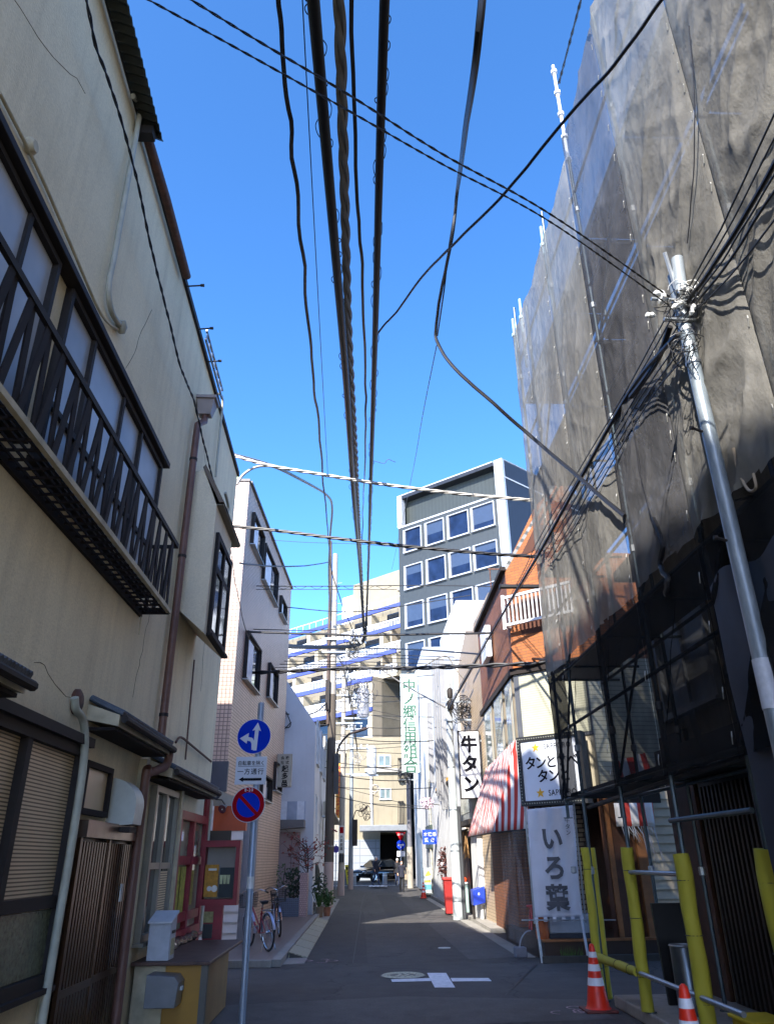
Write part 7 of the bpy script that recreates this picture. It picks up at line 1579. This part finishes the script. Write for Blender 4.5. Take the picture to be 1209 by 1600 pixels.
for s in (-0.12, 0.14): MB().lathe((bx0 + s - 0.02, by0 + 0.24, 0.09), [(0.085, 0), (0.085, 0.04)], 14, (1, 0, 0)).build('wheel', RUB, o, True)
o = thing('rubbish_bin', 'pale green bin with white lid and an orange ball on top behind the white pole', 'bin', (3.5, 27.2, 0.1))
MB().hexa([(3.34, 27.0, 0.1), (3.62, 27.0, 0.1), (3.62, 27.35, 0.1), (3.34, 27.35, 0.1), (3.3, 26.95, 0.92), (3.66, 26.95, 0.92), (3.66, 27.4, 0.92), (3.3, 27.4, 0.92)]).build('body', paint('bin_teal', S('#93aaa6'), 0.5, 0, 0.12, 4), o, bevel=0.015); MB().box(3.27, 3.69, 26.92, 27.43, 0.922, 0.98).build('lid', CARD, o, bevel=0.02)
o = thing('orange_bag', 'bright orange bundle lying on the white bin lid', 'bag', (3.42, 27.1, 0.98)); MB().ball((3.42, 27.12, 1.05), 0.12, 12, 0.75).build('bundle', paint('bag_orange', S('#e2481c'), 0.5, 0, 0.15, 12), o, True); MB().tube([(3.42, 27.12, 1.12), (3.44, 27.1, 1.19)], [0.03, 0.012], 6).build('knot', paint('bag_orange', S('#e2481c'), 0.5), o)
o = thing('black_sack', 'black rubbish sack leaning between the bins and the white wall', 'bag', (3.75, 26.6, 0.1)); MB().lathe((3.68, 26.5, 0.1), [(0.16, 0), (0.2, 0.3), (0.17, 0.65), (0.08, 0.85), (0.03, 0.92)], 12).build('sack', BLACKP, o, True); MB().ball((3.68, 26.5, 1.03), 0.05, 8).build('knot', BLACKP, o, True)
o = thing('blue_crate', 'bright blue box propped up by the sunlit white wall', 'crate', (3.6, 25.0, 0.3)); BLC = paint('crate_blue', S('#1836a8'), 0.4, 0, 0.1, 4)
MB().hexa([(3.28, 23.9, 0.45), (3.62, 23.9, 0.52), (3.62, 24.4, 0.52), (3.28, 24.4, 0.45), (3.26, 23.9, 0.85), (3.62, 23.9, 0.95), (3.62, 24.4, 0.95), (3.26, 24.4, 0.85)]).build('body', BLC, o, bevel=0.01); MB().box(3.42, 3.46, 23.892, 23.898, 0.72, 0.78).build('mark', CARD, o); 
m = MB()
for x in (3.3, 3.58): m.tube([(x, 23.95, 0.46), (x, 24.0, 0.1)], 0.02, 6).tube([(x, 24.3, 0.46), (x, 24.25, 0.1)], 0.02, 6)
m.build('trestle', DKFR, o)
# A-frame board and blue sign
o = thing('a_board', 'pale A-frame pavement board with orange and teal print on the right', 'sign board', (3.5, 42, 0.1)); AFr = FR((0, 41.5, 0), (1, 0, 0), (0, 0.12, 1), (0, -1, 0.12)); gg = 0.1
bd = MB().fb(AFr, 3.18, 3.78, 0.05 + gg, 1.3, -0.03, 0).build('board', paint('board_pale', S('#b9c6c4'), 0.5), o, bevel=0.01); MB().fb(FR((0, 42.05, 0), (1, 0, 0), (0, -0.2, 1), (0, 1, 0.2)), 3.2, 3.76, 0.1, 1.25, -0.02, 0.0).build('rear_leg', WHITEP, o)
MB().prism(AFr, [(3.3, 0.9), (3.62, 0.95), (3.5, 1.18), (3.36, 1.08)], 0.002, 0.006).fb(AFr, 3.27, 3.58, 0.62, 0.74, 0.002, 0.006).build('print', paint('print_orange', S('#b78a2c'), 0.6), bd); MB().fb(AFr, 3.25, 3.68, 0.3, 0.55, 0.002, 0.006).build('panel', paint('print_teal', S('#3f7a84'), 0.6), bd)
m = MB().extr([(3.1, 40.8, 0.003), (3.8, 40.9, 0.003), (4.0, 42.2, 0.003), (3.2, 42.2, 0.003)], (0, 0, 0.11)); w = m.build('step_plate', paint('plate_dark', S('#4a4844'), 0.6, 0.2), None); w['label'] = 'dark step plate under the pale A-frame board'; w['category'] = 'plate'
o = thing('clinic_sign', 'square bright blue sign with white characters projecting from the white wall', 'sign', (3.4, 38, 2.7)); CFr = FR((0, 38.0, 0), (1, 0, 0), (0, 0, 1), (0, -1, 0)); q0 = gy(660.5, 1319, 38); q1 = gy(682.5, 1296.5, 38)
MB().fb(CFr, q0.x, q1.x, q0.z, q1.z, -0.12, 0).build('board', paint('sign_vivid_blue', S('#1440c8'), 0.4, 0, 0.05, 2), o); h_ = q1.z - q0.z; w_ = q1.x - q0.x
text('本道場', CFr, q0.x + w_ * 0.07, q0.z + h_ * 0.58, w_ * 0.26, CARD, o, 0.005, 0.03, pitch=1.12); text('受  付', CFr, q0.x + w_ * 0.12, q0.z + h_ * 0.18, w_ * 0.26, CARD, o, 0.005, 0.03, pitch=1.0)
MB().bar((q1.x - 0.02, 38.06, q1.z - 0.15), (3.7, 38.06, q1.z - 0.15), 0.05, 0.05).build('bracket', STEEL, o)
o = thing('dried_shrub', 'reddish brown dried shrub with small ornaments against the grid tiled wall', 'shrub', (3.75, 34.6, 0.1)); MB().tube([(3.7, 34.4, 0.1), (3.68, 34.4, 1.3)], 0.03, 6).build('stem', BARK, o); leafcloud((3.62, 34.3, 1.45), 0.38, 0.4, 0.75, 520, 0.13, 17).build('foliage', paint('leaf_brown', S('#4a2620'), 0.7, 0, 0.5, 10), o, recalc=False)
for p in ((3.3, 34.0, 1.75), (3.42, 34.0, 1.5)): MB().ball(p, 0.07, 8).build('ornament', paint('ornament_white', S('#d6d2d4'), 0.5), o, True)
o = thing('flower_ball', 'clump of pale pink flowers fixed high on the white wall', 'flowers', (3.5, 36, 4.0)); q = gy(667, 1255, 36); leafcloud(q, 0.3, 0.25, 0.24, 260, 0.1, 29).build('blossom', paint('blossom_pink', S('#d9c3cc'), 0.6, 0, 0.2, 12), o, recalc=False); MB().bar(q, (3.75, 36, q.z - 0.1), 0.03, 0.03).build('bracket', DKFR, o)

# ================================================================ FAR END OF THE STREET
# black saloon car
CARB = paint('car_black', S('#0c0d10'), 0.15, 0.1, 0.05, 2, coat=1.0)
car = thing('parked_car', 'black saloon car parked across the far end of the street', 'car', (0, 0, 0))
secs = [(-2.25, 0.35, 0.72, 0.60), (-2.1, 0.28, 0.82, 0.78), (-1.4, 0.22, 0.90, 0.86), (-0.9, 0.2, 0.94, 0.88), (0.3, 0.2, 0.95, 0.89), (1.2, 0.2, 0.96, 0.88), (1.9, 0.26, 0.98, 0.82), (2.25, 0.36, 0.88, 0.66)]
vs = []; fs = []
for x, z0, z1, hw in secs: vs += [(x, -hw, z0), (x, -hw * 1.02, (z0 + z1) / 2), (x, -hw * 0.9, z1), (x, hw * 0.9, z1), (x, hw * 1.02, (z0 + z1) / 2), (x, hw, z0)]
for i in range(len(secs) - 1):
    for j in range(6): fs.append((i * 6 + j, i * 6 + (j + 1) % 6, (i + 1) * 6 + (j + 1) % 6, (i + 1) * 6 + j))
fs += [tuple(range(6))[::-1], tuple(range((len(secs) - 1) * 6, len(secs) * 6))]
o = MB().add(vs, fs).build('body', CARB, car, True); q = o.modifiers.new('s', 'SUBSURF'); q.levels = q.render_levels = 1
vs = []; fs = []
for x, z, hw in ((-1.0, 0.93, 0.78), (-0.25, 1.38, 0.60), (0.9, 1.42, 0.60), (1.75, 0.98, 0.74)): vs += [(x, -hw, z), (x, hw, z), ]
cab = [(-1.05, 0.9), (-0.3, 1.37), (0.85, 1.41), (1.8, 0.95)]
vs = [(x, -0.78 + (0.17 if z > 1.2 else 0), z) for x, z in cab] + [(x, 0.78 - (0.17 if z > 1.2 else 0), z) for x, z in cab]
MB().add(vs, [(0, 1, 2, 3), (7, 6, 5, 4), (0, 4, 5, 1), (1, 5, 6, 2), (2, 6, 7, 3), (3, 7, 4, 0)]).build('cabin_glass', glass('car_glass', (0.01, 0.012, 0.014, 1), 0.04), car, bevel=0.03)
MB().hexa([(-0.3, -0.6, 1.385), (0.85, -0.6, 1.425), (0.85, 0.6, 1.425), (-0.3, 0.6, 1.385), (-0.25, -0.56, 1.42), (0.8, -0.56, 1.455), (0.8, 0.56, 1.455), (-0.25, 0.56, 1.42)]).build('roof', CARB, car, bevel=0.02)
for x in (-1.38, 1.36):
    for y in (-0.8, 0.8):
        w = MB().lathe((x, y - 0.1, 0.32), [(0.27, 0), (0.32, 0.03), (0.32, 0.17), (0.27, 0.2)], 24, (0, 1, 0)).build('wheel', RUB, car, True); MB().lathe((x, y + (0.095 if y > 0 else -0.125), 0.32), [(0.2, 0), (0.17, 0.03)], 18, (0, 1, 0)).build('rim', CHR, w, True)
for y in (-0.58, 0.58): MB().ball((-2.14, y, 0.66), 0.11, 10, 0.6).build('headlight', CHR, car, True)
MB().box(-2.3, -2.27, -0.17, 0.17, 0.42, 0.55).build('number_plate', CARD, car); MB().box(-2.26, -2.2, -0.4, 0.4, 0.56, 0.68).build('grille', DKFR, car)
for y in (-0.93, 0.93): MB().ball((-0.75, y, 0.98), 0.09, 8, 0.7).build('mirror', CARB, car, True)
cq = gy(583, 1362, 58.5); car.location = (cq.x + 0.35, 58.9, groundz(58.9)); car.rotation_euler = (0, 0, math.atan2(0.74, 0.67))
# bollards
for i, (u, v) in enumerate(((553, 1374), (601, 1376))):
    q = gy(u, v, 55.0); o = thing('bollard', ('grey concrete bollard in front of the car bonnet', 'grey concrete bollard in front of the dark garage')[i], 'bollard', (q.x, 55, groundz(55)), 'bollards at the street end')
    MB().lathe((q.x, 55, groundz(55)), [(0.16, 0), (0.15, 0.62), (0.12, 0.68)], 14).build('post', paint('bollard_grey', S('#8f9294'), 0.7), o, True); MB().lathe((q.x, 55, groundz(55) + 0.5), [(0.155, 0), (0.154, 0.07)], 14).build('band', CARD, o, True)
# yellow leaning A-board and small dark one
o = thing('yellow_board', 'yellow upright sign board leaning beside the third pole', 'sign board', (-0.7, 54, 0.2)); q = gy(547, 1377, 54); YF = FR((q.x, 54, groundz(54)), (1, 0.1, 0.02), (-0.15, 0.1, 1)); 
bd = MB().fb(YF, -0.18, 0.2, 0.08, 1.25, -0.03, 0).build('board', paint('board_yellow', S('#d8c81e'), 0.5, 0, 0.06, 3), o); text('駐車場', FR(YF.p(0, 0, 0), YF.U, YF.V, -YF.W if YF.W.y > 0 else YF.W), 0.0, 1.15, 0.26, INK, bd, 0.034, 0.02, True, 1.15)
MB().bar((q.x - 0.1, 54.4, groundz(54)), (q.x - 0.25, 54.05, groundz(54) + 1.1), 0.05, 0.04).build('stay', DKFR, o)
o = thing('grey_board', 'small grey A-frame board standing left of the yellow one', 'sign board', (-1.1, 54, 0.2)); q = gy(540, 1376, 54.3); MB().hexa([(q.x - 0.22, 54.2, .2), (q.x + 0.2, 54.2, .2), (q.x + 0.2, 54.25, .2), (q.x - 0.22, 54.25, .2), (q.x - 0.2, 54.4, 1.15), (q.x + 0.18, 54.4, 1.15), (q.x + 0.18, 54.45, 1.15), (q.x - 0.2, 54.45, 1.15)]).build('board', paint('board_slate', S('#6e747c'), 0.5), o); MB().bar((q.x, 54.75, .2), (q.x, 54.45, 1.1), 0.04, 0.04).build('stay', DKFR, o)
# stop and direction sign post far right
o = thing('road_sign_post', 'red triangle and blue round sign on a post before the dark garage', 'road sign', (2.6, 52, 0.15)); q = gy(627, 1385, 52); gg = groundz(52); MB().lathe((q.x, 52, gg), [(0.04, 0), (0.04, 3.0)], 10).build('post', PSIGN, o, True)
TFr = FR((0, 51.95, 0), (1, 0, 0), (0, 0, 1), (0, -1, 0)); z_ = gy(627, 1306, 52).z
tg = MB().prism(TFr, [(q.x - 0.32, z_ + 0.22), (q.x + 0.32, z_ + 0.22), (q.x, z_ - 0.3)], -0.01, 0.004).build('stop_triangle', RED, o); text('止まれ', TFr, q.x, z_ + 0.04, 0.14, CARD, tg, 0.006, 0.01, align='C')
z_ = gy(627, 1320, 52).z; bl = disc(TFr, q.x, z_, 0.28, -0.01, 0.003, 24).build('round_sign', BLUE, o); m = MB().prism(TFr, [(q.x - 0.03, z_ - 0.2), (q.x + 0.03, z_ - 0.2), (q.x + 0.03, z_ - 0.03), (q.x + 0.12, z_ - 0.03), (q.x + 0.12, z_ - 0.09), (q.x + 0.22, z_), (q.x + 0.12, z_ + 0.09), (q.x + 0.12, z_ + 0.03), (q.x - 0.12, z_ + 0.03), (q.x - 0.12, z_ + 0.09), (q.x - 0.22, z_), (q.x - 0.12, z_ - 0.09), (q.x - 0.12, z_ - 0.03), (q.x - 0.03, z_ - 0.03)], 0.004, 0.007); m.build('arrows', SWH, bl)
z_ = gy(627, 1334, 52).z; MB().fb(TFr, q.x - 0.25, q.x + 0.25, z_ - 0.16, z_ + 0.16, -0.01, 0.003).build('plate', SWH, o)
q = gy(525, 1327, 50); o = thing('no_parking_sign', 'small purple blue round sign seen beside the advert plate', 'road sign', (q.x, 50, q.z)); disc(FR((0, 49.9, 0), (1, 0, 0), (0, 0, 1), (0, -1, 0)), q.x, q.z, 0.2, -0.02, 0.0, 20).build('disc', paint('sign_violet', S('#4a3fa0'), 0.5), o); MB().lathe((q.x, 50, groundz(50)), [(0.03, 0), (0.03, q.z + 0.2)], 8).build('post', PSIGN, o)

# people
SKIN = paint('skin', S('#c99a7c'), 0.6, 0, 0.08, 10); NAVY = paint('coat_navy', S('#191c2b'), 0.85, 0, 0.2, 9); TROU = paint('trousers_black', S('#15161b'), 0.85, 0, 0.2, 9); JEAN = paint('jeans_blue', S('#2c3a58'), 0.85, 0, 0.2, 9); HAIRB = paint('hair_black', S('#151313'), 0.6); HAIRW = paint('hair_white', S('#b7b4ae'), 0.7); MASK = paint('face_mask', S('#d5d6d8'), 0.8); SHOE = paint('shoe_black', S('#101012'), 0.5)
def person(label, loc, rotz, H_, hair, top, legs, mask=False, stride=0.16, armL=(0.12, 0.05), armR=(0.02, 0.1), bag=None):
    """faces -Y locally; one continuous skin body"""
    o = thing('person', label, 'person', (0, 0, 0)); k = H_ / 1.7
    J = {'pel': (0, 0, .93), 'wst': (0, 0, 1.08), 'che': (0, -.01, 1.28), 'nkb': (0, .01, 1.43), 'nk': (0, 0, 1.49), 'hd': (0, -.02, 1.57), 'ht': (0, -.015, 1.66),
         'hl': (.09, 0, .90), 'kl': (.10, -stride * .6, .50), 'al': (.10, -stride * .9, .09), 'tl': (.11, -stride * .9 - .15, .035), 'hr': (-.09, 0, .90), 'kr': (-.10, stride * .15, .49), 'ar': (-.10, stride, .12), 'tr': (-.11, stride - .13, .035),
         'sl': (.17, 0, 1.40), 'el': (.23, .05, 1.13), 'wl': (.23, .05 - armL[0], .90 + armL[1]), 'fl': (.22, .03 - armL[0], .80 + armL[1]), 'sr': (-.17, 0, 1.40), 'er': (-.23, .05, 1.13), 'wr': (-.23, .03 - armR[0], .90 + armR[1]), 'fr': (-.22, .0 - armR[0], .80 + armR[1])}
    Rr = {'pel': .15, 'wst': .14, 'che': .16, 'nkb': .08, 'nk': .055, 'hd': .088, 'ht': .07, 'hl': .095, 'kl': .068, 'al': .045, 'tl': .035, 'hr': .095, 'kr': .068, 'ar': .045, 'tr': .035, 'sl': .075, 'el': .055, 'wl': .036, 'fl': .03, 'sr': .075, 'er': .055, 'wr': .036, 'fr': .03}
    E = [('pel', 'wst'), ('wst', 'che'), ('che', 'nkb'), ('nkb', 'nk'), ('nk', 'hd'), ('hd', 'ht'), ('pel', 'hl'), ('hl', 'kl'), ('kl', 'al'), ('al', 'tl'), ('pel', 'hr'), ('hr', 'kr'), ('kr', 'ar'), ('ar', 'tr'), ('che', 'sl'), ('sl', 'el'), ('el', 'wl'), ('wl', 'fl'), ('che', 'sr'), ('sr', 'er'), ('er', 'wr'), ('wr', 'fr')]
    for s, w in ((1, 'fl'), (-1, 'fr')):
        base = Vec(J[w])
        for i in range(5):
            nm = w + str(i); off = (-.02 + .013 * i, .0, -.075 + .006 * abs(i - 2)) if i < 4 else (-.035 * s, -.03, -.03)
            J[nm] = tuple(base + Vec((off[0] * 0.9, off[0] * 0.6 - 0.01, off[2]) if i < 4 else off)); Rr[nm] = .009; E.append((w, nm))
    names = list(J); me = bpy.data.meshes.new('body'); me.from_pydata([Vec(J[n]) * k for n in names], [(names.index(a_), names.index(b_)) for a_, b_ in E], [])
    ob = bpy.data.objects.new('body', me); COL.objects.link(ob); sk = ob.modifiers.new('skin', 'SKIN'); sk.use_smooth_shade = True
    for i, n in enumerate(names): r = Rr[n] * k; me.skin_vertices[0].data[i].radius = (r * (1.15 if n in ('che', 'wst', 'pel') else 1), r * (0.78 if n in ('che', 'wst', 'pel') else 1.0)); me.skin_vertices[0].data[i].use_root = (n == 'pel')
    sb = ob.modifiers.new('sub', 'SUBSURF'); sb.levels = sb.render_levels = 1
    bpy.context.view_layer.update(); me2 = bpy.data.meshes.new_from_object(ob.evaluated_get(bpy.context.evaluated_depsgraph_get())); bpy.data.objects.remove(ob)
    for m_ in (top, legs, SKIN, SHOE): me2.materials.append(m_)
    for p in me2.polygons:
        c = p.center / k; hand = abs(c.x) > 0.15 and c.z < 0.93 + max(armL[1], armR[1]) * (1 if c.x > 0 else 1) - 0.03
        p.material_index = 2 if (c.z > 1.455 or (abs(c.x) > .165 and c.z < .88 + (armL[1] if c.x > 0 else armR[1]))) else (3 if c.z < .09 else (1 if c.z < .82 and abs(c.x) < .19 else 0))
        p.use_smooth = True
    bo = bpy.data.objects.new('body', me2); COL.objects.link(bo); bo.parent = o
    m = MB(); c = Vec((0, .005, 1.6)) * k
    m.ball(c + Vec((0, .012, .012)) * k, .1 * k, 14, 1.05); m = m.build('hair', hair, o, True)
    MB().ball(Vec((0, -.062, 1.575)) * k, .064 * k, 12, 1.25).build('face', SKIN, o, True)
    f_ = MB(); f_.ball(Vec((.026, -.122, 1.592)) * k, .009 * k, 6); f_.ball(Vec((-.026, -.122, 1.592)) * k, .009 * k, 6); f_.build('eyes', HAIRB, o)
    if mask: MB().ball(Vec((0, -.085, 1.545)) * k, .052 * k, 10, 0.9).build('face_mask', MASK, o, True)
    else: MB().ball(Vec((0, -.128, 1.57)) * k, .014 * k, 6, 1.4).build('nose', SKIN, o, True)
    MB().lathe(Vec((0, 0, .80)) * k, [(.20 * k, 0), (.19 * k, .12 * k), (.155 * k, .3 * k), (.175 * k, .48 * k), (.14 * k, .6 * k), (.075 * k, .66 * k)], 16).build('coat', top, o, True)
    if bag: b_ = Vec(J['fl' if bag == 'l' else 'fr']) * k; MB().lathe(b_ + Vec((0, 0, -.32 * k)), [(.06, 0), (.1, .06), (.09, .2), (.03, .27), (.012, .3)], 10).build('bag', MASK, o, True)
    o.location = loc; o.rotation_euler = (0, 0, rotz); return o
q = gy(628, 1394, 46.8)
person('person in navy coat and white face mask walking towards the camera', (q.x, 46.8, groundz(46.8)), R_(-8), 1.62, HAIRB, NAVY, TROU, True, .13, (0.06, 0.06), (0.16, 0.14))
q = gy(587, 1380, 53.2)
person('grey haired person in dark jacket and jeans crossing in front of the black car', (q.x, 53.2, groundz(53.2)), R_(62), 1.72, HAIRW, NAVY, JEAN, False, .2, (0.22, 0.18), (0.05, 0.08))
q = gy(621, 1381, 53.0)
person('white haired person in dark clothes half hidden behind the masked walker', (q.x, 53.0, groundz(53.0)), R_(170), 1.6, HAIRW, TROU, JEAN, False, .1, (0.05, 0.05), (0.05, 0.05), 'r')

# more fine service wires over the far street
rd = random.Random(99); words = ['first', 'second', 'third', 'fourth', 'fifth', 'sixth', 'seventh', 'eighth', 'ninth', 'tenth', 'eleventh', 'twelfth']
for i in range(12):
    v0 = 1060 + 17 * i + rd.uniform(-5, 5); v1 = v0 + rd.uniform(-12, 26); y0 = 34 + rd.uniform(-2, 8)
    across(words[i] + ' thin wire from the top in the web before the cream end building', ((520 + rd.uniform(-60, 20), v0), (590, (v0 + v1) / 2 + 4), (rd.uniform(640, 690), v1)), (y0, y0 - rd.uniform(0, 6)), 0.017)
for i in range(5):
    across(words[i] + ' slanting wire from the left behind the wrapped pole', ((522 + 6 * i, 1015 + 6 * i), (540 + 3 * i, 1060 + 12 * i), (553 + 2 * i, 1140 + 16 * i)), (33, 49.5), 0.018, wobble=0.05)
# air conditioners and pipes on the pale walls
def aircon(label, x, y, z, face):
    o = thing('air_conditioner', label, 'air conditioner', (x, y, z)); AC = paint('ac_cream', S('#a5a49c'), 0.5, 0, 0.12, 6)
    if face == 'X': fr = FR((x, y, z), (0, 1, 0), (0, 0, 1), (1, 0, 0))
    elif face == '-X': fr = FR((x, y, z), (0, -1, 0), (0, 0, 1), (-1, 0, 0))
    else: fr = FR((x, y, z), (1, 0, 0), (0, 0, 1), (0, -1, 0))
    MB().fb(fr, -0.4, 0.4, 0, 0.56, 0.05, 0.34).build('case', AC, o, bevel=0.015)
    m = MB()
    for k in range(4): m.torus(fr.p(-0.1, 0.28, 0.345), 0.06 + 0.05 * k, 0.006, fr.W, 22, 4)
    m.build('fan_grille', DKFR, o); MB().fb(fr, -0.38, -0.32, -0.06, -0.001, 0.0, 0.34).build('bracket', STEEL, o); MB().fb(fr, 0.32, 0.38, -0.06, -0.001, 0.0, 0.34).build('bracket', STEEL, o)
    MB().tube(smooth_pts([fr.p(0.38, 0.1, 0.2), fr.p(0.5, 0.1, 0.1), fr.p(0.52, 0.0, 0.04), fr.p(0.52, -1.2, 0.04)], 4), 0.025, 6).build('pipe', GRPIPE, o, True)
aircon('cream air conditioner on the side of the white slanted building, lower one', -1.62, 34.2, 3.4, 'X')
aircon('cream air conditioner on the pale building behind the poles', -1.75, 41.0, 4.2, 'X')
aircon('cream air conditioner high on the pale building near the orange sign', -1.75, 48.5, 5.6, 'X')
MB().tube([(-1.70, 39.0, 0.2), (-1.70, 39.0, 7.1)], 0.06, 8).build('downpipe', GRPIPE, lb, True)
MB().tube([(BKX - 0.06, 40.5, 0.2), (BKX - 0.06, 40.5, 9.5)], 0.05, 8).build('downpipe', GRPIPE, wb2, True)

CRK = paint('crack_dark', S('#5a4a36'), 0.9, 0, 0.3, 20); m = MB(); rd = random.Random(8)
for u0, v0, n, du, dv in ((5.7, 3.05, 9, 0.13, -0.02), (8.3, 3.3, 10, 0.02, 0.11), (3.2, 7.2, 9, 0.14, 0.09), (7.0, 7.6, 8, -0.05, -0.14), (10.2, 7.6, 7, 0.1, -0.12), (11.6, 5.6, 9, 0.02, -0.16)):
    P_ = [(u0, v0)]
    for k in range(n): P_.append((P_[-1][0] + du + rd.uniform(-.05, .05), P_[-1][1] + dv + rd.uniform(-.05, .05)))
    m.tube([L.p(u, v, 0.0008) for u, v in P_], [0.0022 + 0.0012 * rd.random() for _ in P_], 4)
m.build('crack', CRK, hb)
